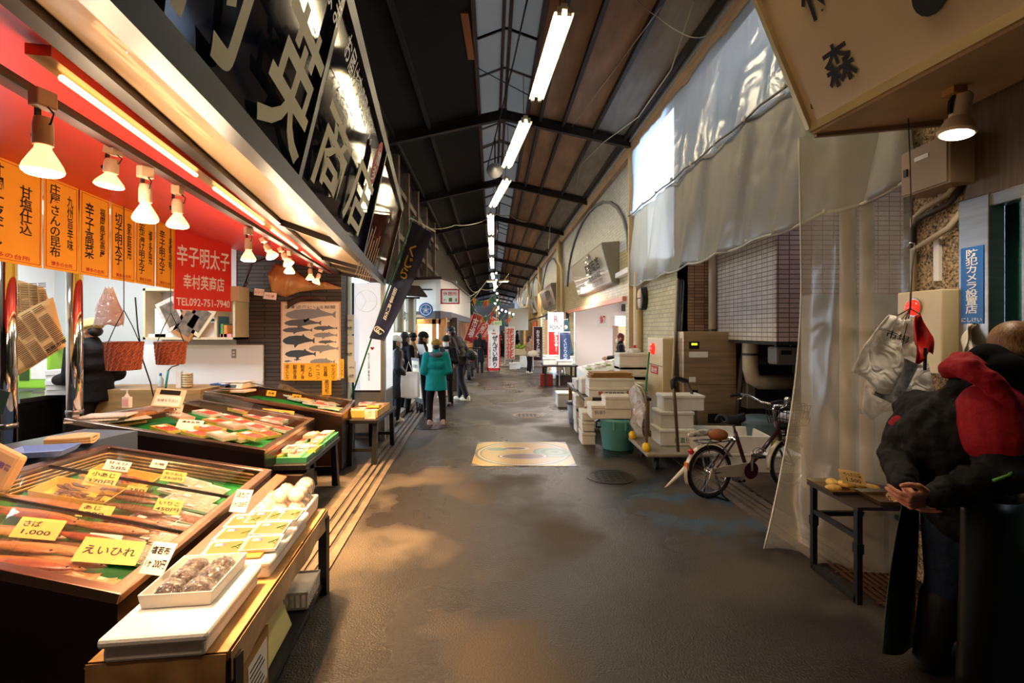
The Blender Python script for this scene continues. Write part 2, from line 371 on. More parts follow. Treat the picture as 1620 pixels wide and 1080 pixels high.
# ---- arcade roof
ZA, ZR, UA, UR, UL = 5.82, 5.28, .21, 2.66, -2.15
def roofz(u): return lerp(ZA, ZR, abs(u - UA) / (UR - UA))
def roofstrip(u0, u1, y0=-5, y1=75, t=.03, lift=.06):
    a = lambda u, Y: Vector((HX(u, Y), Y, roofz(u) + lift)); return [a(u0, y0), a(u1, y0), a(u1, y1), a(u0, y1)]
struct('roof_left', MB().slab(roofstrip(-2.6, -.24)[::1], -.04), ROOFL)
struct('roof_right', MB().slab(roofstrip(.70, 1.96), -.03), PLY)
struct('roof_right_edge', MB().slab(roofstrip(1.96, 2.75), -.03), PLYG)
SKYM = film('fibreglass_skylight', '625e59', clear=.05, gloss=.04, rough=.5, trans=.8)
sk = MB()
for a, b, zl in ((-.24, UA, .30), (UA, .70, .30)):
    q = [Vector((HX(a, -5), -5, roofz(a) + (.22 if a < UA - .01 else .30))), Vector((HX(b, -5), -5, roofz(b) + (.30 if b < .3 else .22))), Vector((HX(b, 75), 75, roofz(b) + (.30 if b < .3 else .22))), Vector((HX(a, 75), 75, roofz(a) + (.22 if a < UA - .01 else .30)))]
    sk.slab(q, -.01)
struct('window_skylight', sk, SKYM)
bm = MB()
for u in (-.24, .70):
    for dz in (.02,): bm.beam((HX(u, -5), -5, roofz(u) + .14), (HX(u, 75), 75, roofz(u) + .14), .05, .24)
bm.beam((HX(UA - .04, -5), -5, ZA + .26), (HX(UA - .04, 75), 75, ZA + .26), .05, .09); bm.beam((HX(UA + .06, -5), -5, ZA + .26), (HX(UA + .06, 75), 75, ZA + .26), .05, .09)
struct('beam_ridge', bm, mat('red_brown_paint', '4a322c', .6, noise=(6, .3)))
TRY = [5.1, 9.5, 13.8, 18.3, 23.4, 28.9, 35, 41.5, 48, 55, 62, 69, .7]
pu = MB()
for u in (-1.9, -1.2, .93, 1.37, 1.96, 2.56): pu.beam((HX(u, -5), -5, roofz(u)), (HX(u, 75), 75, roofz(u)), .06, .09)
struct('beam_purlin', pu, BEAMM)
for i, Y in enumerate(TRY):
    t = MB()
    for s, u in ((1, UR + .05), (-1, UL - .3)):
        a, b = Vector((HX(UA, Y), Y, ZA - .06)), Vector((HX(u, Y), Y, roofz(u) - .06))
        t.beam(a, b, .012, .17, up=(0, 0, 1)); t.beam(a + Vector((0, 0, .085)), b + Vector((0, 0, .085)), .1, .014); t.beam(a - Vector((0, 0, .085)), b - Vector((0, 0, .085)), .1, .014)
    t.cbox((HX(UA, Y), Y, ZA - .05), (.16, .11, .2))
    o = struct('beam_truss', t, BEAMM)
sk2 = MB()
for Y in TRY:
    for d in (-2.2, -1.1, 1.1, 2.2):
        for a, b in ((-.24, UA), (UA, .70)): sk2.beam((HX(a, Y + d), Y + d, roofz(a) + (.2 if a < UA - .01 else .27)), (HX(b, Y + d), Y + d, roofz(b) + (.27 if b < .3 else .2)), .03, .03)
struct('trim_3', sk2, mat('grey_glazing_bar', '6c6460', .6))
struct('wall_end', MB().box(-8, 9, 76, 76.2, 0, 7), mat('dark_far_wall', '15110e', .9))
struct('wall_sky_blocker', MB().box(-8, 9, -5.2, -5, 0, 7), CONC)  # unseen closing wall, added to keep sky light from flooding in behind the camera

# ---- right-hand side: eaves beam, columns, tiled walls
struct('trim_4', MB().beam((HX(2.72, 2.2), 2.2, 5.16), (HX(2.72, 62), 62, 5.16), .10, .30), mat('pale_wood_fascia', 'b79a80', .6, noise=(3, .2, 4, (6, .6, 6))))
struct('trim_5', MB().beam((HX(2.66, 2.2), 2.2, 5.28), (HX(2.66, 62), 62, 5.28), .03, .08), mat('blue_flashing', 'a9b6c4', .4))
TILEY = brick('ochre_wall_tile', 'y', 'c9b98a', 'b6a677', '8b7f5e', .18, .07, .006, .5, .5)
TILEW = brick('pale_upper_tile', 'y', 'cfd4da', 'bcc4cc', '98a0a8', .18, .07, .006, .5, .4)
UW = 2.78
def rwall(name, y0, y1, z0, z1, m, t=.16, u=UW):
    x0, x1 = HX(u, y0), HX(u, y1)
    return struct(name, MB().hexa([(x0, y0, z0), (x0 + t, y0, z0), (x1 + t, y1, z0), (x1, y1, z0), (x0, y0, z1), (x0 + t, y0, z1), (x1 + t, y1, z1), (x1, y1, z1)]), m)
rwall('wall_right_pier', 9.3, 10.25, 0, 2.3, TILEY); rwall('wall_right_recess', 7.4, 9.3, 0, 2.75, TILEY)
rwall('wall_right_band', 9.3, 17.6, 2.3, 3.3, TILEY); rwall('wall_right_top', 9.3, 60, 3.3, 5.2, TILEW)
rwall('wall_right_far', 17.6, 19.4, 0, 3.3, TILEY); rwall('wall_right_distant', 19.4, 60, 2.5, 3.3, TILEY); rwall('wall_right_distant_base', 27, 60, 0, 2.5, TILEY)
# lintel over the lit fishmonger's and its white room
struct('trim_6', MB().beam((HX(UW - .03, 10.2), 10.2, 2.27), (HX(UW - .03, 17.6), 17.6, 2.27), .1, .1), mat('salmon_steel_lintel', 'd98e74', .5))
PINKW = mat('lit_white_room', 'fbf4f0', .5)
rm = MB(); rm.box(4.9, 5.0, 9.6, 18, 0, 3); rm.box(2.3, 5, 18, 18.1, 0, 3); rm.box(2.6, 5, 9.5, 9.6, 0, 3)
struct('wall_fish_room', rm, PINKW); struct('ceiling_fish_room', MB().box(2.25, 5, 9.5, 18.1, 2.75, 2.85), PINKW)
COLM = mat('cream_column', 'c6ad84', .5, noise=(2, .08))
for nm, Y, u, wd in (('column_1', 9.45, 2.66, .09), ('column_2', 19.5, 2.66, .2), ('column_3', 27.5, 2.66, .2), ('column_4', 36, 2.66, .2)):
    struct(nm, MB().cbox((HX(u, Y), Y, 2.55), (wd, wd, 5.1)), COLM, bevel=.01)
struct('column_5', MB().cyl((HX(2.72, 9.15), 9.15, 0), (HX(2.72, 9.15), 9.15, 2.7), .085, 16), COLM, smooth=True)
# arches on the upper wall
ar = MB()
for Y0, Y1 in ((9.9, 17.9), (19.9, 26.9), (28, 35)):
    n = 14; ym, rr_ = (Y0 + Y1) / 2, (Y1 - Y0) / 2
    for k in range(n):
        a, b = PI * k / n, PI * (k + 1) / n
        pa, pb = [(HX(UW - .03, ym - rr_ * math.cos(t)), ym - rr_ * math.cos(t), 3.2 + 1.75 * math.sin(t)) for t in (a, b)]
        ar.beam(pa, pb, .05, .07)
struct('trim_7', ar, mat('dark_arch_joint', '6a6e74', .6))
# recess behind the tarp
BROWNT = brick('brown_stack_tile', 'x', 'c0946e', '966e50', '4a3626', .152, .046, .005, 0, .45)
PINKT = brick('pink_speckled_tile', 'x', 'c9a79a', 'b48f84', '6b4a40', .126, .055, .006, 0, .6, .5, 1)
PINKTY = brick('pale_side_tile', 'y', 'd2c8ba', 'c4b8a8', '75695c', .126, .055, .006, 0, .5)
struct('wall_recess_back', MB().box(2.48, 5.0, 7.4, 7.55, 0, 9), BROWNT)
b0 = P(1228, 540, 5.6); struct('wall_bay_front', MB().box(b0.x, 4.9, 5.6, 5.64, 1.49, 9), PINKT); struct('wall_bay_side', MB().box(b0.x, b0.x + .04, 5.64, 7.4, 1.49, 9), PINKTY)
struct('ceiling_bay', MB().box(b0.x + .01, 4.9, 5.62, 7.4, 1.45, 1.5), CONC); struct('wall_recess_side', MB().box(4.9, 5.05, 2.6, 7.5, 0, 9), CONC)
struct('wall_recess_near', MB().box(2.62, 5.0, 3.22, 3.3, 0, 9), brick('blue_grey_brick', 'x', 'aab0bc', '9aa0ae', '7c8290', .3, .1, .008, .5, .6))
struct('floor_recess', MB().box(2.42, 4.9, 3.3, 7.4, 0, .015), mat('wet_brown_floor', '3a2a20', .5, noise=(3, .4), bump=(20, .3)))
struct('wall_grey_cabinet', MB().box(P(1286, 0, 4.9).x, 4.0, 4.9, 5.1, 0, P(1, 466, 4.9).z), mat('grey_sheet_metal', '9b968c', .6, noise=(5, .12)))
# near right-hand shop
PEB = mat('pebble_dash', '7a6247', .8, noise=(75, .85, 2), bump=(75, 1.0), col2='d8bb92')
struct('wall_right_near', MB().box(2.62, 2.8, 2.84, 3.3, 0, 5.3), PEB)
struct('wall_right_header', MB().box(2.60, 2.8, -5, 2.84, 2.33, 5.3), mat('brushed_brown_steel', '6d5a47', .35, .8, noise=(3, .2, 3, (1, 14, 1))))
struct('wall_right_inside', MB().box(3.4, 3.5, -5, 2.8, 0, 3).box(2.8, 3.5, 2.72, 2.8, 0, 3), mat('green_stucco', '3f7a68', .9, bump=(40, .6)))
struct('wall_right_rear', MB().box(2.6, 2.7, -5, .4, 0, 2.33), CONC)
struct('column_6', MB().box(2.57, 2.66, 2.66, 2.84, 0, 2.36), STEEL, bevel=.006)
struct('trim_8', MB().box(2.585, 2.66, -3, 2.7, 2.29, 2.36).box(2.58, 2.66, 2.44, 2.5, 0, 2.3), STEEL, bevel=.005)
struct('door_1', MB().box(2.66, 2.7, 2.40, 2.44, 0, 2.3).box(2.66, 2.7, 1.4, 1.44, 0, 2.3), BLACK)

# ---- drains and kerbs along both sides
DRM = mat('wet_drain_concrete', '5c5248', .5, noise=(8, .3), bump=(30, .4))
for nm, pts in (('trim_9', [(-1.32, 2.6), (-1.62, 6.2), (-1.95, 11), (-2.2, 16)]), ('trim_10', [(2.28, 3.4), (2.2, 5.6), (2.1, 9.3)])):
    d = MB()
    for (xa, ya), (xb, yb) in zip(pts, pts[1:]):
        for o_, ww in ((-.13, .07), (-.04, .045), (.03, .045), (.12, .06)): d.beam((xa + o_, ya, .004), (xb + o_, yb, .004), ww, .02)
    struct(nm, d, DRM)
gt = MB()
for k in range(9): gt.box(2.18 + .045 * k, 2.20 + .045 * k, 2.5, 3.5, .002, .012)
for k in range(6): gt.box(2.16, 2.58, 2.52 + .19 * k, 2.54 + .19 * k, .002, .011)
struct('trim_16', gt, mat('rusty_grate', '5a3a24', .6, .5))
struct('floor_step', MB().hexa([(-3.4, 7.4, 0), (-1.98, 7.4, 0), (-2.3, 16, 0), (-4, 16, 0), (-3.4, 7.4, .1), (-1.98, 7.4, .1), (-2.3, 16, .1), (-4, 16, .1)]), mat('grey_step', '75695a', .7, noise=(4, .2)))

# ---- left side beyond the shop
WBLD = mat('white_cladding', 'e4e0d4', .5); BAND = mat('brown_band', '3a2a22', .5)
p0, p1, p2, p3 = P(600, 443, 12.6), P(697, 443, 12), P(714, 447, 12.9), P(744, 472, 19)
def wallrun(name, pts, z0, z1, m, t=.12):
    mb = MB()
    for a, b in zip(pts, pts[1:]):
        a, b = Vector((a.x, a.y, 0)), Vector((b.x, b.y, 0)); n = (b - a).cross(Vector((0, 0, 1))).normalized() * -t
        mb.hexa([(a.x, a.y, z0), (b.x, b.y, z0), (b.x + n.x, b.y + n.y, z0), (a.x + n.x, a.y + n.y, z0), (a.x, a.y, z1), (b.x, b.y, z1), (b.x + n.x, b.y + n.y, z1), (a.x + n.x, a.y + n.y, z1)])
    return struct(name, mb, m)
wallrun('wall_rest_house', [p0, p1, p2, p3], 2.08, 2.86, WBLD); wallrun('trim_11', [p0, p1, p2, p3], 1.9, 2.09, BAND, .14)
struct('trim_12', MB().hexa([v for z in (2.86, 2.92) for v in [(p0.x, p0.y - .05, z), (p1.x + .03, p1.y - .05, z), (p2.x + .05, p2.y, z), (p0.x, p2.y, z)]]).hexa([v for z in (2.86, 2.92) for v in [(p2.x + .05, p2.y, z), (p3.x + .05, p3.y, z), (p3.x - 1, p3.y, z), (p2.x - 1, p2.y, z)]]), BAND)
struct('ceiling_rest_house', MB().hexa([v for z in (1.93, 2.0) for v in [(-4, 12.1, z), (p1.x - .02, 12.15, z), (p3.x - .1, 19, z), (-4, 19, z)]]), mat('warm_soffit', 'e8cfa4', .6))
WOOD = mat('warm_pine', 'c98a4c', .5, noise=(4, .25, 5, (8, 8, .8)))
struct('wall_rest_back', MB().box(-4, -2.2, 13.6, 13.7, 0, 2), mat('cream_plaster', 'e9dcc0', .7))
wd = P(690, 0, 13.4); dm = MB()
struct('wall_left_row', MB().hexa([v for z in (0, 2.6) for v in [(-2.6, 19, z), (-2.25, 19, z), (-3.4, 60, z), (-3.8, 60, z)]]), mat('warm_shop_row', '8a5a38', .7, noise=(.8, .5)))
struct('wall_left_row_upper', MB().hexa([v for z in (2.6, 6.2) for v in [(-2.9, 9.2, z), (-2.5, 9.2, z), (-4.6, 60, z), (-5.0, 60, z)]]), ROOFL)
# old timber frame above the shops
tf = MB()
for Y in (7.6, 8.6, 9.8, 11, 12.4, 14, 16): tf.beam((-2.27 - .04 * (Y - 9), Y, 2.95), (-2.27 - .04 * (Y - 9), Y, 5.1), .12, .12, up=(0, 1, 0))
for z in (3.55, 4.5): tf.beam((-2.2, 7, z), (-2.65, 17.5, z), .08, .12)
struct('beam_left_frame', tf, mat('old_grey_timber', '5a4a42', .8, noise=(4, .4)))
struct('wall_far_box', MB().cbox(P(820, 505, 26) + Vector((0, .4, 0)), (1.05, .8, 1.15)), mat('pale_box_wall', 'b9b4a4', .7))

# ================================================================ lights of the place
TUBE = mat('fluorescent_tube', 'fffbe8', .4, emit=27, ecol='ffeec6')
FIXM = mat('cream_light_housing', 'cfc3a4', .45)
def tubelight(a, b, label, w=.20, ntube=2, group='fluorescent lights under the ridge', strength=None):
    a, b = Vector(a), Vector(b); t = thing('fluorescent_light', label, 'ceiling light', ((a + b) / 2)[:], group)
    d = (b - a).normalized(); x = d.cross(Vector((0, 0, 1))).normalized(); up = x.cross(d)
    h = MB()
    h.beam(a + up * .07, b + up * .07, .07, .06)
    for s in (-1, 1): h.slab([a + up * .045, b + up * .045, b + x * s * w * .55 + up * .0, a + x * s * w * .55 + up * .0][::s], .006)
    obj('housing', h, FIXM, t)
    for s in ((-1, 1) if ntube == 2 else (0,)):
        off = x * s * w * .27 - up * .005
        obj('tube', MB().cyl(a + d * .06 + off, b - d * .06 + off, .018, 10), TUBE, t, smooth=True)
        for q in (a, b): obj('lamp_holder', MB().cbox(q + off + up * .02, (.05, .06, .07)), FIXM, t)
    for q in (a + d * .25, b - d * .25):
        obj('hanging_wire', MB().cyl(q + up * .1, Vector((q.x, q.y, roofz(0) + .2)), .006, 6), mat('red_flex', '5a1812', .6), t)
    return t
lp = [((893, 20, 5.25), (848, 158, 7.45), 'long twin-tube light nearest overhead, hung askew below the skylight'), ((832, 192, 8.2), (801, 265, 10.7), 'twin-tube light hanging second in the row, just past the first truss'),
      ((802, 285, 11.7), (779, 327, 14.2), 'twin-tube light third in the row beside the round loudspeaker'), ((776, 340, 15.6), (777, 371, 18.8), 'twin-tube light fourth in the row, facing straight down the arcade'),
      ((777, 376, 19.6), (778, 402, 23.6), 'twin-tube light fifth in the row below the ridge'), ((778, 408, 25), (779, 424, 30), 'twin-tube light sixth in the row below the ridge'),
      ((779, 432, 32), (780, 441, 37), 'twin-tube light seventh in the row, above the crossing lamps'), ((783, 446, 38), (783, 457, 46), 'twin-tube light eighth and farthest in the row')]
for a, b, lb in lp: tubelight(P(*a), P(*b), lb)
tubelight((.85, 1.6, 4.9), (.7, 3.9, 4.95), 'twin-tube light straight above the viewer near the big navy sign')
# crossing lamps far down
for px, lb in ((778, 'short crossways tube of the far cluster, nearer the blue-lit left eave'), (797, 'short crossways tube of the far cluster, on its cable side')):
    tubelight(P(px - 8, 446, 31), P(px + 8, 445, 31), lb, .12, 1, 'crossing lamps far down the arcade')
# long strip light along the awning edge inside the shop
sa, sb = P(60, 96, 1.32), P(505, 418, 6.0); ts = thing('strip_light', 'long slim strip light along the awning edge of the red ceiling', 'strip light', ((sa + sb) / 2)[:])
obj('housing', MB().beam(sa + Vector((0, 0, .03)), sb + Vector((0, 0, .03)), .06, .03), mat('brass_strip', 'b98a4a', .3, .6), ts)
STRIP = mat('warm_strip_tube', 'ffd9a8', .3, emit=3.0, ecol='ffc080')
for k in range(4): obj('tube', MB().cyl(lerp(sa, sb, k / 4 + .02), lerp(sa, sb, k / 4 + .22), .010, 8), STRIP, ts, smooth=True)
lamp('AREA', (-5.0, 5.2, 2.9), 34, (.9, .97, 1), (-5, 5.2, 0), 1.4, .5)                 # back-room fluorescent panels (modelled below)
lamp('AREA', (-4.9, 2.6, 2.9), 24, (.9, .97, 1), (-4.9, 2.6, 0), 1.2, .3)
lamp('AREA', (3.6, 13.5, 2.7), 430, (1, .9, .86), (3.4, 13.5, 0), 1.5, 6)               # fishmonger's room lights
lamp('AREA', (-2.9, 13.0, 1.9), 18, (1, .78, .5), (-2.9, 13.0, 0), 1.2, 1)              # downlights of the rest house
lamp('AREA', (-1.6, 27, 2.9), 120, (1, .78, .55), (-.9, 27, 0), 1, 14)                  # stalls farther down on either side
lamp('AREA', (1.35, 30, 2.9), 120, (1, .85, .65), (.3, 30, 0), 1, 14)
# ================================================================ the fish shop on the near side
def ray(px, py): return Vector(((px - CX) / F, 1, (HOR - py) / F))
def onplane(px, py, o, n):
    d = ray(px, py); e = Vector((0, 0, EYE)); return e + d * ((Vector(o) - e).dot(n) / d.dot(n))
def card(name, label, cat, M, w, h, pm, rows, group=None, t=.003, ink=INK, fold=0):
    """a flat sign; rows = (text, x, y, w, h[, vertical, material])"""
    o = M.to_translation(); th = thing(name, label, cat, o[:], group)
    m = MB(); m.M = M; m.box(-w / 2, w / 2, -h / 2, h / 2, -t, 0); obj('panel', m, pm, th)
    for r in rows:
        text(r[0], M @ Matrix.Translation((r[1], r[2], 0)), r[3], r[4], r[6] if len(r) > 6 else ink, th, vert=(len(r) > 5 and r[5]), lift=.0015, bold=.014)
    return th

# ---- navy name board over the street edge
nS = (SIG_B1 - SIG_B0).cross(SIG_T1 - SIG_B0).normalized()
if nS.x < 0: nS = -nS
xS = (SIG_B1 - SIG_B0).normalized(); yS = nS.cross(xS)
sg = thing('shop_sign', 'long navy signboard with pale brush characters jutting over the fish shop', 'sign', sgb(3)[:])
def sgm(px, py, off=.0): return frame(onplane(px, py, SIG_B0, nS) + nS * off, xS, yS)
NAVY = mat('navy_sign_face', '10132a', .07, noise=(1.2, .35, 6, (6, 6, 1)), spec=.16)
BROWNP = mat('brown_sea_photo', '5a2a20', .08, noise=(5, .8, 8), col2='8a4530', spec=.2)
cut = [.35, onplane(464, 280, SIG_B0, nS).y, onplane(571, 403, SIG_B0, nS).y, 6.4]
tp = [.75, onplane(550, 50, SIG_B0, nS).y, onplane(613, 250, SIG_B0, nS).y, 5.9]
for i in range(3):
    a, b, c_, d_ = sgb(cut[i] + .02), sgb(cut[i + 1] - .02), sgt(tp[i + 1] - .02), sgt(tp[i] + .02)
    obj('panel', MB().slab([a, b, c_, d_], .05), (NAVY, NAVY, BROWNP)[i], sg)
fm = MB()
for i in range(4):
    fm.beam(sgb(cut[i]), sgt(tp[i]), .05, .05, up=nS)
fm.beam(sgb(.3), sgb(6.45), .06, .07, up=nS); fm.beam(sgt(.7), sgt(5.95), .06, .05, up=nS)
obj('frame', fm, mat('pale_sign_frame', '2e2b28', .4, .5), sg)
SGI = mat('pale_gold_lettering', 'd9d0a4', .5)
def sgp(s, t): return frame(SIG_B0 + xS * s + yS * t + nS * .004, xS, yS)
for ch, s, t_, w_, h_ in (('村', .23, .29, .42, .44), ('英', .81, .27, .47, .42), ('商', 1.54, .27, .62, .38), ('店', 2.45, .31, .82, .44)):
    text(ch, sgp(s, t_), w_, h_, SGI, sg, bold=.014, lift=.004)
text('お届けする理由です。', sgp(1.72, .64), 1.05, .11, WINK, sg, bold=.008, lift=.004); text('旨さをそのまま', sgp(.66, .63), .72, .10, WINK, sg, bold=.008, lift=.004)
sl = MB(); sl.M = sgm(593, 262, .003); sl.prism([(.13 * math.cos(a * PI / 8) , .17 * math.sin(a * PI / 8)) for a in range(16)], 0, .003); obj('red_seal', sl, REDINK, sg)
text('博多', sgm(593, 262, .006), .16, .22, WINK, sg, vert=True, bold=.01)
stx = MB(); stx.M = sgm(594, 372, .003)
for k in range(7): stx.box(-.5 + k * .16, -.47 + k * .16, -.42, -.05 + .05 * (k % 3), 0, .004)
obj('photo_print', stx, mat('photo_cream', 'b9975e', .3), sg)

# ---- track and spot lamps
tr0, tr1 = P(-40, 104, 1.14), P(522, 433, 6.05)
tk = thing('light_track', 'dark track along the red ceiling carrying the bulbs', 'light track', ((tr0 + tr1) / 2)[:])
obj('rail', MB().beam(tr0 + Vector((0, 0, .016)), tr1 + Vector((0, 0, .016)), .035, .03), mat('dark_red_rail', '4a0d10', .5), tk)
obj('conductor_slot', MB().beam(tr0 + Vector((0.02, 0, .006)), tr1 + Vector((0.02, 0, .006)), .01, .01), BLACK, tk)
BULB = mat('bulb_glow', 'fff0d0', .4, emit=16, ecol='ffdcae'); BULBG = mat('bulb_side_glass', 'ffd9b0', .25, emit=1.6, ecol='ffb070')
HOUS = mat('aged_white_lamp_holder', 'c9a68a', .5)
def spotlamp():
    t = thing('spot_lamp', '', 'spot lamp', (0, 0, 0))
    obj('adapter', MB().box(-.017, .017, -.024, .024, -.034, .0), HOUS, t, bevel=.003)
    obj('cable', MB().tube([(.012, 0, -.03), (.03, .004, -.045), (.026, 0, -.065), (.006, 0, -.07)], .0022, 6), BLACK, t, smooth=True)
    obj('arm', MB().box(-.021, -.014, -.006, .006, -.085, -.03).cyl((-.03, 0, -.085), (-.012, 0, -.085), .008, 10), BLACK, t)
    obj('holder', MB().lathe([(.016, -.105), (.022, -.105), (.022, -.068), (.018, -.052), (.004, -.052)], 16), HOUS, t, smooth=True, bevel=.001)
    b = obj('bulb', MB().lathe([(.016, -.104), (.018, -.112), (.028, -.125), (.040, -.142), (.044, -.152), (.042, -.156)], 20), BULBG, t, smooth=True)
    obj('lens', MB().lathe([(.042, -.156), (.034, -.161), (.004, -.163)], 20), BULB, b, smooth=True)
    return t
sp0 = None
spots = [(68, 278, 1.27, 0, 0, 'bare bright bulb hanging nearest over the first yellow sign'), (180, 298, 1.70, .12, 0, 'tilted bulb with a knob hung between the second and third yellow signs'),
         (230, 352, 1.89, 0, 0, 'white slotted lamp holder with bright bulb before the fifth yellow sign'), (281, 361, 2.16, 0, 0, 'ribbed lamp just above the edge of the red phone-number sign'),
         (393, 414, 3.11, 0, 0, 'bulb pointing straight down just past the red phone-number sign'), (415, 412, 3.5, -.5, 0, 'lamp tilted toward the stall, first of the tilted pair by the brick wall'),
         (443, 423, 3.97, -.5, 0, 'lamp tilted toward the stall, second of the tilted pair by the brick wall'), (458, 433, 4.13, 0, 0, 'upright bulb in front of the stuffed ray on the brick wall'),
         (491, 443, 5.0, 0, 0, 'pinkish bulb, next to last on the track'), (508, 450, 5.53, .35, 0, 'last lamp at the far end of the track, tilted outward')]
for i, (px, py, D, ry, rx, lb) in enumerate(spots):
    t_ = (D - tr0.y) / (tr1.y - tr0.y); top = lerp(tr0, tr1, t_); face = P(px, py, D)
    sc = 1.0; sz = max(.9, min(1.5, (top.z + .004 - face.z) / .163))
    if sp0 is None: sp0 = o = spotlamp()
    else: o = dup(sp0)
    o.location = (face.x, D, face.z + .163 * sz); o.rotation_euler = (rx, ry, R.uniform(-.6, .6) if ry == 0 else 0); o.scale = (1, 1, sz); tag(o, lb, group='bulbs along the ceiling track')
    lamp('SPOT', (face.x, D, face.z - .02), (11, 22)[i > 2], (1, (.74, .60)[i > 2], (.48, .28)[i > 2]), (face.x - .45 + .9 * (i > 2), D + .1, 0) if ry >= 0 else (face.x - .6, D + .2, .3), .03, angle=2.7, blend=.6)
    lamp('POINT', (face.x - .02, D, face.z - .07), 4.5, (1, .74, .48), size=.05)
    if i >= 3: lamp('SPOT', (face.x + .02, D, face.z - .03), 270, (1, .54, .2), (face.x + .62, D + .25, 0), .03, angle=.95, blend=.7)

# ---- hanging yellow price banners and the red telephone sign
xd = Vector((-.1702, .9854, 0)); YBORD = REDINK
edges = [(-62, 57), (58, 115), (116, 165), (166, 206), (206, 238), (239, 270)]
ytx = [('甘鯛一夜干し', '甘塩仕込', 'salted sea bream'), ('庄屋さんの昆布', '九州旨辛味', 'kelp'), ('辛子高菜', '福岡県瀬高産', 'mustard greens'), ('切子明太子', '家庭用', 'cut roe'), ('昆布漬け明太子', '博多発', 'kelp-cured roe'), ('辛子明太子', '老舗の味', 'old-shop roe')]
ydesc = ['nearest of the yellow brush-lettered paper signs, partly beside the steel pillar', 'yellow paper sign second along, hung between the two steel pillars', 'yellow paper sign third along, hung just past the second steel pillar',
         'yellow paper sign fourth along, behind the tilted bulb', 'yellow paper sign fifth along, narrow and half behind a hanging lamp', 'yellow paper sign last of its row, touching the red sign']
def BD(px): return 2.88 / (-(px - CX) / F - .1727)
for i, ((a, b), (t1, t2, _n)) in enumerate(zip(edges, ytx)):
    Da, Db = BD(a), BD(b); pa, pb = P(a, 0, Da), P(b, 0, Db); wd = (Vector((pa.x, pa.y, 0)) - Vector((pb.x, pb.y, 0))).length - .01
    c = (pa + pb) / 2; zt, zb = 2.77, P(0, 455, 5.546).z - .02; M = frame((c.x + .05, c.y, (zt + zb) / 2), xd, (0, 0, 1)); h = zt - zb
    M = M @ Matrix.Rotation(R.uniform(-.012, .012), 4, 'Z')
    th = card('paper_sign', ydesc[i], 'sign', M, wd, h, YPAPER, [(t1, -wd * .2, .03, wd * (.30 if i else .26), h * (.80 if len(t1) > 5 else .68), True), (t2, wd * .24, .04, wd * .19, h * (.62 if len(t2) > 4 else .5), True), ('博多の台所', .0, -h * .43, wd * .62, .035, False, REDINK)], 'yellow paper signs hanging over the counter')
    bm_ = MB(); bm_.M = M
    for x0, x1, y0, y1 in ((-wd / 2 + .02, wd / 2 - .02, h / 2 - .022, h / 2 - .018), (-wd / 2 + .02, wd / 2 - .02, -h / 2 + .018, -h / 2 + .022), (-wd / 2 + .018, -wd / 2 + .022, -h / 2 + .02, h / 2 - .02), (wd / 2 - .022, wd / 2 - .018, -h / 2 + .02, h / 2 - .02)): bm_.box(x0, x1, y0, y1, .001, .002)
    obj('border', bm_, REDINK, th)
RS = mat('red_sign_board', 'e43a30', .4)
Da, Db = BD(270), BD(361) - 1.1; pa, pb = P(270, 352, BD(270)), P(361, 376, 6.3); c = (pa + pb) / 2; xr = Vector((pb.x - pa.x, pb.y - pa.y, 0)); wd = xr.length
M = frame((c.x + .04, c.y, (2.77 + P(0, 491, 5.9).z) / 2), xr, (0, 0, 1)); hh = 2.77 - P(0, 491, 5.9).z
card('red_sign', 'red board with white lettering and telephone number hanging beside the yellow signs', 'sign', M, wd, hh, RS, [('辛子明太子', 0, hh * .18, wd * .92, hh * .27), ('幸村英商店', 0, -hh * .14, wd * .72, hh * .19), ('TEL092-751-7940', 0, -hh * .40, wd * .94, hh * .10)], ink=WINK, t=.01)
for px, D, lb in ((11, 3.5, 'polished steel pillar nearest, under the first yellow sign'), (118, 4.1, 'polished steel pillar behind the second and third yellow signs')):
    p = P(px, 0, D); t = thing('steel_pillar', lb, 'pillar', (p.x, D, 0), 'polished pillars of the fish shop')
    obj('shaft', MB().cyl((p.x, D, 0), (p.x, D, 2.86), .055, 24), CHROME, t, smooth=True); obj('collar', MB().lathe([(.056, 0), (.06, .005), (.06, .035), (.056, .04)], 24, (p.x, D, .92)), STEEL, t, smooth=True)

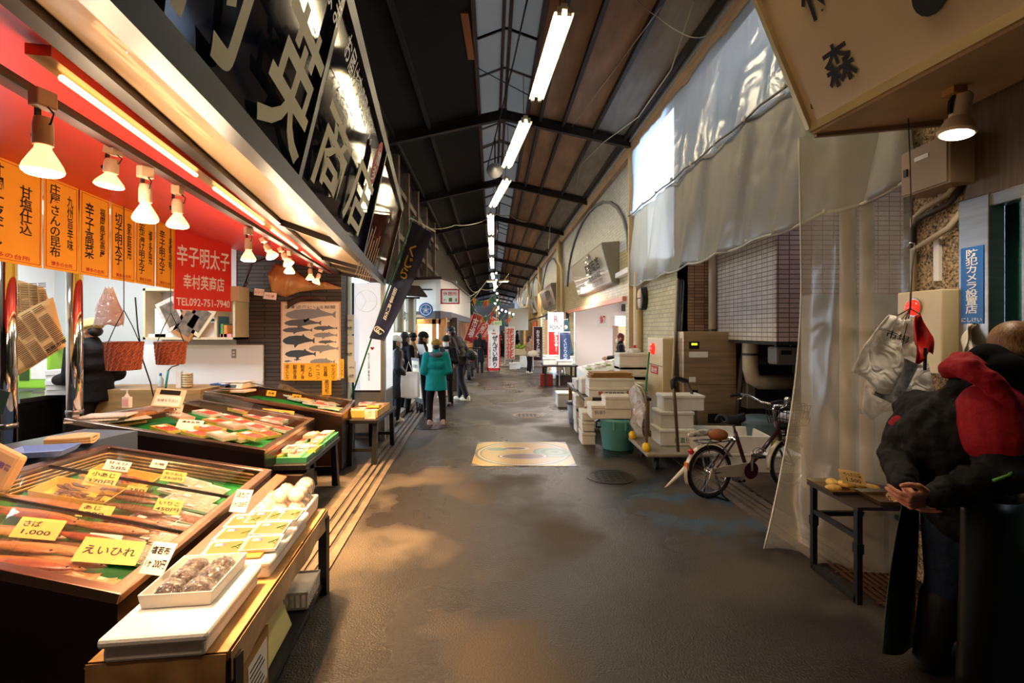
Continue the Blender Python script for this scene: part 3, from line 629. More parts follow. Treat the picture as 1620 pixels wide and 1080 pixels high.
# ---- display cases
COIL = mat('frosted_coil', 'b08a5c', .35, .6, noise=(20, .25)); RIM = mat('warm_steel_rim', 'a58d7c', .28, 1, noise=(3, .1, 3, (1, 10, 1))); INNER = mat('case_inside', '6e3f34', .35, .5)
CASEF = mat('case_dark_front', '2d211d', .3, .7, noise=(3, .3)); GREENL = mat('green_liner', '1f8f3c', .6)
def showcase(name, label, A, B, C, Dn, depth=.11, rods=2, coil=True, panes=True, foot=.08):
    K = quad(A, B, C, Dn); th = thing(name, label, 'display case', ((K(0, 0) + K(1, 1)) / 2).xy.to_3d()[:])
    W = (Vector(A) - Vector(Dn)).length; Ln = (Vector(A) - Vector(B)).length; e = .055; s0, t0 = e / Ln, e / W
    o4 = [K(0, 0), K(1, 0), K(1, 1), K(0, 1)]; i4 = [K(s0, t0), K(1 - s0, t0), K(1 - s0, 1 - t0), K(s0, 1 - t0)]; n = (K(0, 0, 1) - K(0, 0)); dn = -n * depth
    r = MB(); f = [(0, 1, 2, 3)]
    up = [v + n * .012 for v in o4 + i4]; lo = [v - n * .03 for v in o4 + i4]
    r.add(up + lo, [(k, (k + 1) % 4, 4 + (k + 1) % 4, 4 + k) for k in range(4)] + [(8 + (k + 1) % 4, 8 + k, 12 + k, 12 + (k + 1) % 4) for k in range(4)] + [(k, 8 + k, 8 + (k + 1) % 4, (k + 1) % 4) for k in range(4)] + [(4 + (k + 1) % 4, 12 + (k + 1) % 4, 12 + k, 4 + k) for k in range(4)])
    obj('rim', r, RIM, th, bevel=.006)
    w_ = MB()
    for k in range(4):
        a, b = o4[k] - n * .03, o4[(k + 1) % 4] - n * .03; c = (o4[k] + o4[(k + 1) % 4]) / 2 - sum(o4, Vector()) / 4; c.z = 0; c = c.normalized() * .03
        w_.hexa([Vector((a.x, a.y, foot)) - c, Vector((b.x, b.y, foot)) - c, Vector((b.x, b.y, foot)), Vector((a.x, a.y, foot)), a - c, b - c, b, a])
    obj('body', w_, CASEF, th)
    p = MB(); lo = [v + dn for v in i4]; th2 = .008
    for k in range(4): p.slab([i4[k], i4[(k + 1) % 4], lo[(k + 1) % 4], lo[k]], th2)
    obj('inner_wall', p, INNER, th)
    obj('bed', MB().slab([lo[0], lo[1], lo[2], lo[3]], .02), GREENL, th)
    if coil:
        for q in range(4):
            c = -n * (.02 + q * .022); m_ = MB()
            pts = [lerp(i4[0], i4[3], .985) * 1 + c, lerp(i4[3], i4[0], .03) * 1 + c]
            a = K(.06, 1 - t0 - .02) + c; b = K(1 - s0 - .03, 1 - t0 - .02) + c; d = K(1 - s0 - .02, t0 + .03) + c
            b2 = K(1 - s0 - .02, 1 - t0 - .04) + c
            obj('cooling_coil', MB().tube([a, lerp(a, b, .97), lerp(b, b2, .5) , lerp(b2, d, .03), d], .0085, 8), COIL, th, smooth=True)
    if panes:
        for k in range(rods + 1):
            u0, u1 = lerp(s0, 1 - s0, k / (rods + 1)) + .004, lerp(s0, 1 - s0, (k + 1) / (rods + 1)) - .004
            q = [K(u0, t0 + .1, .002), K(u1, t0 + .1, .002), K(u1, 1 - t0, .002), K(u0, 1 - t0, .002)]
            obj('glass_pane', MB().slab(q, .004), GLASS, th)
        for k in range(rods + 2):
            u = lerp(s0, 1 - s0, k / (rods + 1)); obj('glass_rail', MB().beam(K(u, t0, -.004), K(u, 1 - t0, -.004), .012, .016, up=n), STEELD, th)
    return K, n, depth
A1, B1, C1, D1 = G(190, 945, .62), G(430, 745, .60), P(165, 705, 3.36), Vector((-2.5, 1.72, .92))
K1, n1, _ = showcase('display_case', 'large near glass-topped case full of dried fish on green liner', A1, B1, C1, D1, rods=2)
A2, B2, C2, D2 = G(419, 714, .66), G(498, 663, .68), P(317, 632, 5.4), P(100, 664, 3.9)
K2, n2, _ = showcase('display_case', 'second glass-topped case holding pink roe packs, beyond the dried fish', A2, B2, C2, D2, rods=1, coil=False, panes=False)
A3, B3, C3, D3 = G(542, 656, .68), G(562, 634, .68), P(408, 611, 6.5), P(322, 620, 5.4)
K3, n3, _ = showcase('display_case', 'third case at the back by the brick wall with small pink and white packs', A3, B3, C3, D3, rods=1, coil=False, panes=False)
for K_, n_, lb in ((K2, n2, 'clear acrylic cover standing over the roe packs of the second case'), (K3, n3, 'clear acrylic cover over the small packs of the third case')):
    t = thing('acrylic_cover', lb, 'cover', K_(.5, .5)[:])
    obj('pane', MB().slab([K_(.55, .08, .03), K_(.97, .08, .03), K_(.97, .9, .1), K_(.55, .9, .1)], .003), GLASS, t)
    obj('edge_strip', MB().beam(K_(.55, .08, .03), K_(.55, .9, .1), .01, .01), STEEL, t)

def bedplace(K, n, depth):
    o = K(0, 0, -depth + .002); a = (K(1, 0) - K(0, 0)).normalized(); b = n.cross(a).normalized()
    def at(px, py, lift=0, ang=0):
        p = onplane(px, py, o, n) + n * lift
        return frame(p, a * math.cos(ang) + b * math.sin(ang), -a * math.sin(ang) + b * math.cos(ang))
    return at
at1, at2, at3 = bedplace(K1, n1, .11), bedplace(K2, n2, .11), bedplace(K3, n3, .11)
def fishmesh(L, Wd, T, bend=0, tail=True):
    m = MB(); prof = [(.0, .12), (.06, .45), (.18, .8), (.35, 1), (.55, .92), (.75, .6), (.88, .3), (.93, .26), (1.0, .5)]
    vs = []; k = 10
    for x, r in prof:
        for j in range(k):
            a = 2 * PI * j / k; tz = T * r if x < .93 else T * .25
            vs.append(((x - .5) * L, Wd / 2 * r * math.cos(a) + bend * ((x - .5) ** 2) * L, tz / 2 * math.sin(a) + T / 2))
    fs = [(i * k + j, i * k + (j + 1) % k, (i + 1) * k + (j + 1) % k, (i + 1) * k + j) for i in range(len(prof) - 1) for j in range(k)] + [tuple(range(k - 1, -1, -1)), tuple(range((len(prof) - 1) * k, len(prof) * k))]
    return m.add(vs, fs)
FISHM = [mat('orange_dried_fish', 'b0703e', .35, noise=(30, .35, 4, (1, 5, 5)), coat=.3), mat('grey_brown_dried_fish', '74502f', .35, noise=(30, .4, 4, (1, 5, 5)), coat=.3), mat('pale_dried_fish', 'c08e5c', .35, noise=(30, .3, 4, (1, 5, 5)), coat=.3), mat('red_dried_fish', '9c4a2a', .35, noise=(30, .35), coat=.3)]
fproto = {}
def fish(M, L, Wd, T, k, label, group, eye=True):
    key = (round(L, 2), round(Wd, 2), k)
    if key not in fproto:
        t = thing('dried_fish', label, 'dried fish', (0, 0, 0), group); fproto[key] = t
        bd = obj('body', fishmesh(L, Wd, T), FISHM[k], t, smooth=True)
        e = MB()
        obj('eye', MB().ell((-L * .43, 0, T * .72), (.006, .006, .004), 8, 6), INK, t)
        obj('tail', MB().prism([(L * .42, -.006), (L * .5, -Wd * .5), (L * .47, 0), (L * .5, Wd * .5), (L * .42, .006)], T * .35, T * .6), FISHM[1], t)
        o = t
    else: o = dup(fproto[key], label=label, group=group)
    o.matrix_world = M; return o
# fish rows in the near case: (px, py, length, width, kind, tilt, place words)
rows = [((60, 799, 'under the upper yellow tray'), (52, 806, 'lying below the first at the back coils'), (62, 815, 'middle of the back stack'), (46, 823, 'lower of the back stack'), (48, 832, 'lowest of the back stack'))]
FB = PI / 2 + .12
fl_ = [(70, 798, .36, .06, 2, 'topmost pale fish of the back stack beside the coils'), (62, 807, .38, .06, 0, 'orange fish second in the back stack beside the coils'), (58, 818, .38, .065, 0, 'orange fish in the middle of the back stack'), (48, 829, .38, .06, 3, 'reddish fish lowest of the back stack'),
       (24, 845, .36, .06, 0, 'orange fish just below the second glass rail at the back'), (18, 855, .36, .055, 2, 'pale fish under the strap in the inner row'), (12, 866, .34, .055, 1, 'brown fish behind the near yellow price card'), (8, 877, .34, .05, 0, 'orange fish at the very back of the near row'),
       (140, 836, .36, .05, 1, 'grey brown fish under the middle yellow card'), (148, 844, .36, .05, 0, 'orange fish beside the second glass rail, mid case'), (118, 853, .34, .045, 1, 'thin brown fish below the second glass rail, mid case'), (128, 862, .34, .045, 3, 'reddish thin fish above the white card'), (118, 871, .34, .045, 1, 'thin brown fish left of the white card'),
       (88, 882, .34, .06, 2, 'pale wrapped fish behind the big yellow card'), (52, 896, .36, .06, 0, 'orange fish nearest the front rim'), (28, 906, .34, .05, 3, 'reddish fish half hidden by the front rim'), (102, 893, .30, .05, 2, 'pale fish tucked beside the big yellow card'),
       (206, 800, .30, .05, 1, 'dark fish by the tray in the far row'), (212, 808, .32, .05, 1, 'dark fish second in the far row'), (206, 816, .32, .045, 1, 'dark thin fish third in the far row'), (198, 826, .32, .045, 0, 'orange fish fourth in the far row'), (190, 835, .32, .045, 3, 'reddish fish fifth in the far row'), (216, 838, .3, .04, 0, 'slim orange fish beside the crumb packs'), (182, 846, .32, .045, 2, 'pale fish last in the far row'), (176, 856, .32, .04, 1, 'slim brown fish near the third rail'),
       (208, 790, .30, .045, 1, 'dark fish partly under the small yellow card')]
for i, (px, py, L, W_, k, lb) in enumerate(fl_):
    fish(at1(px, py, .004 + .020 * (i % 2), FB + R.uniform(-.08, .08)), L * 1.05, W_ * 1.2, .028, k, 'dried fish, ' + lb, 'dried fish in the near case')
# wrapped strips of skate at the front
for i, (px, py) in enumerate(((150, 928), (176, 930), (120, 922), (96, 912))):
    m = MB(); m.M = at1(px, py, .004, FB); m.sheet(lambda u, v: ((u - .5) * .26, (v - .5) * .07, .012 + .008 * math.sin(u * 9 + i) * math.cos(v * 3)), 8, 3, .008)
    single('skate_strip', m, FISHM[2], 'brown dried skate strip, %s along the front rim by the big card' % ORD[i], 'dried fish', 'skate strips at the front rim')
def pricecard(M, w, h, rows, label, pm=CARDY, tilt=.5, lift=.05):
    M = M @ Matrix.Translation((0, 0, lift)) @ Matrix.Rotation(tilt, 4, 'X')
    return card('price_card', label, 'price card', M, w, h, pm, rows, 'price cards in the near case', .002)
HA = -PI / 2 + .25   # cards read from the street
pc = [(166, 898, .23, .13, [('えいひれ', 0, 0, .19, .045)], 'big yellow card with four brush characters by the front rim', CARDY, .4, .075), (52, 864, .16, .10, [('さば', -.03, .02, .06, .03), ('1,000', .0, -.022, .10, .025)], 'yellow price card nearest the back of the front row', CARDY, .55, .08),
      (147, 822, .14, .08, [('あじ', -.02, .018, .07, .025), ('500', 0, -.018, .08, .022)], 'yellow price card between orange fish below the trays', CARDY, .5, .045), (160, 866, .13, .08, [('ハタハタ', 0, 0, .11, .025)], 'white handwritten card on the fish pack mid case', PAPER, .5, .03),
      (155, 776, .15, .10, [('小あじ', 0, .025, .11, .028), ('370円', 0, -.02, .12, .03)], 'yellow price card standing in the nearer yellow tray', CARDY, .7, .07), (180, 754, .13, .07, [('甘えび', 0, .016, .1, .02), ('585', .01, -.015, .08, .02)], 'white price card standing in the farther yellow tray', PAPER, .7, .07),
      (212, 786, .10, .06, [('250', 0, 0, .08, .022)], 'small yellow card on the dark fish of the far row', CARDY, .5, .04), (270, 768, .13, .08, [('ちりめん', 0, .016, .1, .02), ('350円', 0, -.016, .1, .02)], 'yellow card standing among the white packs at the far wall', CARDY, .6, .06),
      (262, 815, .13, .10, [('いりこ', 0, .02, .1, .026), ('450円', 0, -.02, .11, .026)], 'pale yellow card over the brown crumb packs', CARDY, .5, .05), (247, 748, .09, .06, [('干物', 0, 0, .06, .02)], 'small white card leaning by the far coils', PAPER, .7, .06)]
for px, py, w_, h_, rw, lb, pm, tl, lf in pc: pricecard(at1(px, py, 0, HA), w_, h_, rw, lb, pm, tl, lf)
# yellow trays of small fish
YT = mat('yellow_plastic_tray', 'e6c25a', .35)
def rand_in(w): return R.uniform(-w, w)
for px, py, lb, mm in ((122, 789, 'yellow plastic tray of small dried fish, nearer of the two', 1), (190, 765, 'yellow plastic tray of reddish shrimp, farther of the two', 3)):
    M = at1(px, py, .0, PI / 2 + .1); t = thing('yellow_tray', lb, 'tray', M.to_translation()[:], 'yellow trays in the near case')
    m = MB(); m.M = M; m.tray(-.16, .16, -.11, .11, 0, .055, .005, .012); obj('tray', m, YT, t, bevel=.003)
    for q in range(14):
        Mf = M @ Matrix.Translation((rand_in(.11), rand_in(.07), .012 + .006 * (q // 3))) @ Matrix.Rotation(R.uniform(0, 6), 4, 'Z')
        m = MB(); m.M = Mf; f_ = fishmesh(.10, .028, .016); m.add(f_.v, f_.f)
        single('small_fish', m, FISHM[mm], 'small dried fish heaped in the %s' % ('nearer yellow tray' if mm == 1 else 'farther yellow tray'), 'dried fish', 'small fish in the %s yellow tray' % ('nearer' if mm == 1 else 'farther'), smooth=True)
# crumb and white packs toward the street side
CRUMB = mat('brown_fish_crumb', 'a86e42', .6, noise=(160, .6, 3), bump=(160, 1)); WHB = mat('white_whitebait', 'e6d3b4', .5, noise=(60, .35, 4, (1, 5, 1)), bump=(70, .8))
WTRAY = mat('white_foam_tray', 'f3efe6', .5)
pk = [(296, 823, 0, 'brown crumb pack farthest from the coils'), (275, 841, 0, 'brown crumb pack nearest the street rim'), (244, 824, 0, 'brown crumb pack beside the orange fish'), (228, 842, 0, 'brown crumb pack second row beside the thin fish'), (222, 872, 1, 'white fish pack under the third glass rail'), (250, 857, 1, 'white fish pack between rail and crumb packs'), (196, 880, 1, 'long white fish pack above the big yellow card'), (312, 790, 1, 'whitebait pack in the far corner by the rim'), (330, 776, 1, 'whitebait pack against the far coils'), (292, 796, 1, 'whitebait pack under the pale far card'), (284, 780, 1, 'whitebait pack beside the yellow far card'), (318, 805, 1, 'flat whitebait pack on the street side of the far rows'), (300, 766, 1, 'whitebait pack touching the far coil bracket')]
for px, py, k, lb in pk:
    M = at1(px, py, .0, PI / 2 + R.uniform(-.1, .15)); t = thing('fish_pack', lb, 'fish pack', M.to_translation()[:], 'packs in the near case')
    m = MB(); m.M = M; m.tray(-.10, .10, -.06, .06, 0, .018, .003, .006); obj('tray', m, WTRAY, t)
    m = MB(); m.M = M; m.sheet(lambda u, v: ((u - .5) * .185, (v - .5) * .108, .010 + .012 * math.sin(PI * u) * math.sin(PI * v) + .003 * math.sin(u * 31) * math.sin(v * 23)), 10, 6, .008); obj('filling', m, CRUMB if k == 0 else WHB, t, smooth=True)
    m = MB(); m.M = M; m.box(.03, .07, .02, .045, .022, .024); obj('price_sticker', m, PAPER, t)
    m = MB(); m.M = M; m.sheet(lambda u, v: ((u - .5) * .20, (v - .5) * .12, .021 + .008 * math.sin(PI * u) * math.sin(PI * v)), 6, 4, .001); obj('wrap', m, CLEARP, t, smooth=True)

# ---- cloth-covered table with foam boxes along the street
CLOTH = mat('wood_grain_tablecloth', 'a5783f', .4, noise=(7, .28, 3, (1, 1, 1)), col2='caa068', coat=.25)
T1 = [G(360, 1032, .5), G(515, 806, .5)]; dT = (T1[1] - T1[0]).normalized(); nT = Vector((-dT.y, dT.x, 0)); T1l = [T1[0] + nT * .44, T1[1] + nT * .44]
tb = thing('street_table', 'low table under a wood-patterned vinyl cloth along the street edge', 'table', ((T1[0] + T1l[1]) / 2).xy.to_3d()[:])
tm = MB(); tm.slab([T1[0], T1[1], T1l[1], T1l[0]], .03); obj('top', tm, DARKW, tb)
cl = MB()
for a, b in ((T1[0], T1[1]), (T1[1], T1l[1]), (T1l[0], T1[0])):
    n_ = (b - a).normalized(); q = n_.cross(Vector((0, 0, 1)))
    cl.sheet(lambda u, v: lerp(a, b, u) + q * (.004 + .006 * v * math.sin(u * 21) + .008) + Vector((0, 0, .004 - v * .105)), 24, 4, .002)
cl.slab([v + Vector((0, 0, .004)) for v in (T1[0], T1[1], T1l[1], T1l[0])], .003)
tcl = single('tablecloth', cl, CLOTH, 'brown wood-grain vinyl cloth draped over the low street table', 'tablecloth')
for a in (lerp(T1[0], T1[1], .03), lerp(T1[0], T1[1], .97), lerp(T1l[0], T1l[1], .03), lerp(T1l[0], T1l[1], .97)):
    a = a + (nT * .04 if a in () else Vector()); obj('leg', MB().box(a.x - .025, a.x + .025, a.y - .025, a.y + .025, 0, .47), BLACK, tb)
sh = MB(); a_, b_ = T1[0] + dT * .05, T1[1] - dT * .02
sh.slab([Vector((v.x, v.y, .085)) for v in (a_, b_, b_ + nT * .34, a_ + nT * .34)], .03); obj('shelf', sh, BLACK, tb)
def tbl(s, c, z=.505):   # s along the table (m), c inwards from the street edge (m)
    v = T1[0] + dT * s + nT * c; return Vector((v.x, v.y, z))
angT = math.atan2(dT.y, dT.x) - PI / 2
def local(p, rz): return Matrix.Translation(p) @ Matrix.Rotation(rz, 4, 'Z')
def foambox(p, rz, w, d, h, label, lid=True, lidh=.03, group='styrofoam boxes', m=FOAM, name='foam_box', over=.012, marks=None):
    """styrofoam box; p = base centre"""
    t = thing(name, label, 'foam box', p[:], group); M = local(p, rz)
    b = MB(); b.M = M
    if lid: b.box(-w / 2, w / 2, -d / 2, d / 2, 0, h - lidh)
    else: b.tray(-w / 2, w / 2, -d / 2, d / 2, 0, h, .022, .006, .03)
    obj('box', b, m, t, bevel=.012)
    if lid:
        l = MB(); l.M = M; l.box(-w / 2 - over, w / 2 + over, -d / 2 - over, d / 2 + over, h - lidh, h); obj('lid', l, m, t, bevel=.012)
        g = MB(); g.M = M
        for s in (-1, 1): g.box(s * w * .5 + s * over - .004, s * w * .5 + s * over + .004, -.05, .05, h - lidh - .02, h - .004)
    if marks:
        for tx, side, x, z, w_, h_, mm in marks:
            Mx = M @ (Matrix.Translation((x, -d / 2 - (over if False else .001), z)) @ Matrix.Rotation(PI / 2, 4, 'X') if side == 'f' else Matrix.Translation((-w / 2 - .001, x, z)) @ Matrix.Rotation(PI / 2, 4, 'X') @ Matrix.Rotation(-PI / 2, 4, 'Y'))
            text(tx, Mx, w_, h_, mm, t)
    return t
foambox(tbl(.22, .225), angT, .32, .48, .088, 'white lidded foam box nearest the viewer at the end of the street table', lidh=.035)
foambox(tbl(.80, .20), angT, .33, .58, .085, 'white foam tray box under the yellow packs on the street table', lid=True, lidh=.03)
# tray of seaweed bags
M = local(tbl(.30, .24, .595), angT); t = thing('white_tray', 'white plastic tray of six dark seaweed bags on the near foam box', 'tray', M.to_translation()[:])
m = MB(); m.M = M; m.tray(-.12, .12, -.155, .155, 0, .055, .005, .008); obj('tray', m, WHITE, t, bevel=.004)
SEA = mat('dark_red_seaweed', '0e0608', .3, noise=(70, .7, 5), bump=(70, 1), col2='34161a', coat=.5)
for i in range(6):
    c = ((i % 2 - .5) * .105, (i // 2 - 1) * .098, .04); mb = MB(); mb.M = M
    b = thing('seaweed_bag', 'bag of dark seaweed, %s row of the white tray, %s side' % (('near', 'middle', 'far')[i // 2], ('case', 'street')[i % 2]), 'food bag', (M @ Vector(c))[:], 'seaweed bags in the white tray')
    mb.sheet(lambda u, v: (c[0] + .0535 * (u * 2 - 1) * (1 - .12 * (v * 2 - 1) ** 2), c[1] + .051 * (v * 2 - 1) * (1 - .1 * (u * 2 - 1) ** 2), .012 + .055 * (math.sin(PI * u) * math.sin(PI * v)) ** .5 + .006 * math.sin(u * 17 + i) * math.sin(v * 13)), 12, 10, .006)
    obj('seaweed', mb, SEA, b, smooth=True)
    w2 = MB(); w2.M = M @ Matrix.Translation((0, 0, .003)); w2.sheet(lambda u, v: (c[0] + .0535 * (u * 2 - 1), c[1] + .051 * (v * 2 - 1), .016 + .058 * (math.sin(PI * u) * math.sin(PI * v)) ** .4 + .005 * math.sin(u * 23 + 2 * i) * math.sin(v * 19)), 12, 10, .0008); obj('clear_bag', w2, CLEARP, b, smooth=True)
Mc = local(tbl(.33, .40, .70), angT) @ Matrix.Rotation(-.35, 4, 'Z') @ Matrix.Rotation(.95, 4, 'X')
card('price_card', 'white handwritten seaweed price card with its green wire leg beside the seaweed tray', 'price card', Mc, .115, .12, PAPER, [('塩若布', -.005, .03, .09, .03), ('1ヶ 200円', .0, -.02, .095, .032)], 'white price cards on the street table', .002)
# yellow packs
YPK = mat('yellow_jelly_pack', '96704e', .2, noise=(5, .12), coat=.6); GRN = mat('green_sprig', '3f7a35', .5); ORG = mat('orange_layer', 'e0913c', .4)
pcs = [(.62, .27, 0, 'nearest, case side'), (.63, .11, 1, 'nearest, street side'), (.76, .28, 1, 'second row, case side'), (.78, .12, 2, 'second row, street side'), (.90, .29, 2, 'third row, case side'), (.93, .20, 2.4, 'third row, middle'), (.94, .10, 2.6, 'third row, street side')]
for s, c, lv, lb in pcs:
    M = local(tbl(s, c, .594 + lv * .011), angT) @ Matrix.Rotation(R.uniform(-.12, .12), 4, 'Z') @ Matrix.Rotation(.10, 4, 'X')
    t = thing('jelly_pack', 'pale yellow packed slab with a green sprig, ' + lb + ' of the pile', 'food pack', M.to_translation()[:], 'yellow packs on the street table')
    m = MB(); m.M = M; m.tray(-.075, .075, -.06, .06, 0, .018, .003, .006); obj('tray', m, WTRAY, t)
    m = MB(); m.M = M; m.box(-.068, .068, -.053, .053, .004, .017); obj('slab', m, YPK, t, bevel=.004)
    m = MB(); m.M = M
    for q in range(4): m.tube([(.03, -.01, .019), (.045 + .008 * q, .0 + .006 * q, .021), (.062, -.02 + .014 * q, .020)], .0022, 5)
    obj('sprig', m, GRN, t)
    m = MB(); m.M = M; m.box(-.05, -.01, .015, .035, .0175, .0185); obj('price_sticker', m, PAPER, t); m = MB(); m.M = M; m.box(-.02, -.008, .016, .034, .0185, .019); obj('sticker_stripe', m, mat('purple_print', '6a3a9a', .5), t)
m = MB(); m.M = local(tbl(.58, .19, .594), angT); single('orange_sheet', m.box(-.11, .11, -.06, .06, 0, .008), ORG, 'orange slab lying in the foam box before the yellow packs', 'food', bevel=.003)
# bagged pink-white shellfish at the far end
foambox(tbl(1.24, .2), angT, .30, .30, .09, 'white foam box under the bagged pink shellfish at the far end of the street table', lid=False)
PNK = mat('pink_white_shellfish', 'f0c0a0', .25, noise=(16, .3), coat=.6, col2='fbeee0')
for i in range(14):
    p = tbl(1.24 + .088 * (i % 3 - 1) + .02 * (i // 9), .2 + .088 * (i // 3 % 3 - 1), .592 + .066 * (i // 9)); b = MB()
    rr = R.uniform(.040, .046)
    bb = thing('shellfish_bag', 'clear bag of pink shellfish heaped in the far foam box', 'food bag', p[:], 'shellfish bags in the far foam box')
    b.at(p); b.sheet(lambda u, v: (rr * math.sin(PI * v) * math.cos(2 * PI * u) * (1 + .2 * math.sin(u * 19 + i)), rr * math.sin(PI * v) * math.sin(2 * PI * u), rr * .8 * math.cos(PI * v) * (1 + .15 * math.sin(u * 25))), 14, 8, .002); obj('filling', b, PNK, bb, smooth=True)
    b = MB(); b.at(p); b.sheet(lambda u, v: (rr * 1.15 * math.sin(PI * v) * math.cos(2 * PI * u) * (1 + .25 * math.sin(u * 31 + i)), rr * 1.15 * math.sin(PI * v) * math.sin(2 * PI * u), rr * 1.1 * math.cos(PI * v) * (1 + .2 * math.sin(u * 37))), 16, 8, .0008); obj('clear_bag', b, CLEARP, bb, smooth=True)
Mc = local(tbl(1.03, .36, .69), angT) @ Matrix.Rotation(-.3, 4, 'Z') @ Matrix.Rotation(1.0, 4, 'X')
card('price_card', 'white price card standing before the bagged pink shellfish', 'price card', Mc, .10, .12, PAPER, [('ほたて', 0, .03, .07, .028), ('1ヶ1,200円', 0, -.02, .085, .03)], 'white price cards on the street table', .002)
# under the table
LYE = mat('pale_yellow_plastic', 'd9d08a', .5)
for i in range(4):
    m = MB(); m.M = Matrix.Translation((tbl(.62 + .02 * i, .05 + .03 * i, .09)).to_tuple()) @ Matrix.Rotation(angT, 4, 'Z') @ Matrix.Rotation(-.35, 4, 'Y'); m.box(-.008, .008, -.24, .24, 0, .26 - .02 * i)
    single('shallow_tray', m, LYE, 'pale yellow shallow tray leaning under the street table, %s from the street' % ORD[i], 'tray', 'yellow trays under the street table', bevel=.006)
m = thing('cardboard_box', 'brown cardboard box with a white shipping label under the street table', 'cardboard box', tbl(.22, .16, .09)[:]); CARDB = mat('brown_cardboard', 'a5793f', .8, noise=(6, .1))
b = MB(); b.M = local(tbl(.22, .17, .09), angT); b.box(-.16, .16, -.20, .20, 0, .26); obj('box', b, CARDB, m)
b = MB(); b.M = local(tbl(.22, .17, .09), angT); b.box(.16, .162, -.02, .18, .05, .22); obj('shipping_label', b, PAPER, m)
b = MB(); b.M = local(tbl(.22, .17, .09), angT)
for k in range(6): b.box(.162, .1625, -.005, .15 - .02 * (k % 3), .07 + k * .023, .078 + k * .023)
obj('label_print', b, INK, m)
bk = thing('plastic_basket', 'small white slotted plastic basket on the low shelf, far end', 'basket', tbl(1.12, .05, .085)[:]); b = MB(); b.M = local(tbl(1.12, .07, .088), angT)
b.tray(-.06, .06, -.12, .12, 0, .012, .004, .0)
for k in range(9):
    for q in (-1, 1): b.box(q * .066 - .002, q * .066 + .002, -.12 + k * .03 - .006, -.12 + k * .03 + .006, .01, .09)
for k in range(5):
    for q in (-1, 1): b.box(-.06 + k * .03 - .006, -.06 + k * .03 + .006, q * .126 - .002, q * .126 + .002, .01, .09)
obj('slats', b, WHITE, bk); b = MB(); b.M = local(tbl(1.12, .07, .088), angT); b.tray(-.07, .07, -.13, .13, .085, .10, .006, 0); obj('rim', b, WHITE, bk)
pl = MB(); q0, q1 = A1 + Vector((.03, .05, -.04)), B1 + Vector((.03, 0, -.04)); pl.slab([q0, q1, q1 + Vector((.07, .01, -.02)), q0 + Vector((.07, .01, -.02))], .02)
single('wooden_plank', pl, mat('red_brown_plank', '7a3a26', .4, noise=(5, .3, 4, (1, .2, 1))), 'red-brown plank laid along the street rim of the near case', 'plank')
# ---- roe packs in the second case and on the tables beyond
ROE = mat('pink_roe', 'd8604e', .35, noise=(40, .3), bump=(40, .5), coat=.4); ROEP = mat('pale_roe_box_paper', 'f3c9b0', .5); YEDGE = mat('yellow_box_card', 'e9c566', .5)
def roepack(M, k, label, group, w=.22, d=.14, cat='roe pack'):
    t = thing('roe_pack', label, cat, M.to_translation()[:], group)
    m = MB(); m.M = M; m.tray(-w / 2, w / 2, -d / 2, d / 2, 0, .03, .004, .004); obj('tray', m, (WTRAY, YEDGE, ROEP)[k % 3], t)
    m = MB(); m.M = M
    if k == 2: m.box(-w * .44, w * .44, -d * .42, d * .42, .01, .031); obj('printed_lid', m, mat('white_pink_print', 'f0dccf', .4, noise=(14, .1), col2='e88f80'), t)
    else:
        for q in range(3): m.cap((-w * .34, (q - 1) * d * .27, .02), (w * .34, (q - 1) * d * .27, .02), d * .12, d * .10, 8)
        obj('roe', m, ROE, t, smooth=True)
    m = MB(); m.M = M; m.box(w * .12, w * .4, -d * .2, d * .3, .0325, .034); obj('price_sticker', m, PAPER, t)
    return t
rp = [(263, 683), (284, 668), (303, 677), (326, 662), (343, 671), (331, 688), (362, 664), (366, 682), (384, 672), (402, 684), (376, 696), (397, 699), (421, 690), (350, 699), (405, 664), (433, 672), (312, 690), (380, 657), (445, 682), (423, 678)]
rdesc = ['by the leaning white leaflet', 'against the wooden board', 'behind the folded leaflet', 'at the back under the acrylic', 'mid case below the acrylic edge', 'near the dark front wall, street third', 'at the back by the centre', 'mid case, centre', 'mid case past the centre', 'street side, second from the rim', 'near the front wall past the centre', 'nearest the street rim by the front wall', 'street side by the green liner', 'closest to the front wall, centre', 'at the back toward the far wall', 'far corner beside the yellow card', 'beside the leaning leaflet, front side', 'topmost at the back wall', 'against the street rim toward the far wall', 'street side under the yellow card']
for i, ((px, py), ds) in enumerate(zip(rp, rdesc)):
    roepack(at2(px, py, .010 + .03 * (i % 2), PI / 2 - .45 + R.uniform(-.12, .12)), (i * 2) % 3 if i % 4 else 1, 'pack of salted roe in the second case, ' + ds, 'roe packs in the second case')
M = at2(298, 684, .06, -PI / 2 + .3) @ Matrix.Rotation(.5, 4, 'X'); card('leaflet', 'white folded leaflet with an orange picture at the near end of the second case', 'leaflet', M, .2, .16, PAPER, [('博多名物', 0, .05, .14, .03)])
M = at2(438, 664, .06, -PI / 2 + .2) @ Matrix.Rotation(1.0, 4, 'X'); card('price_card', 'wide yellow brush card against the far wall of the second case', 'price card', M, .32, .11, YPAPER, [('明太子', 0, 0, .26, .07)])
M = at2(276, 668, .12, -PI / 2 + .25) @ Matrix.Rotation(1.1, 4, 'X'); tcard = card('price_card', 'white rounded card with red print hanging below the display tablet', 'price card', M, .10, .12, PAPER, [('試食', -.01, .03, .05, .025), ('切子明太', 0, -.03, .08, .02, False, REDINK)])
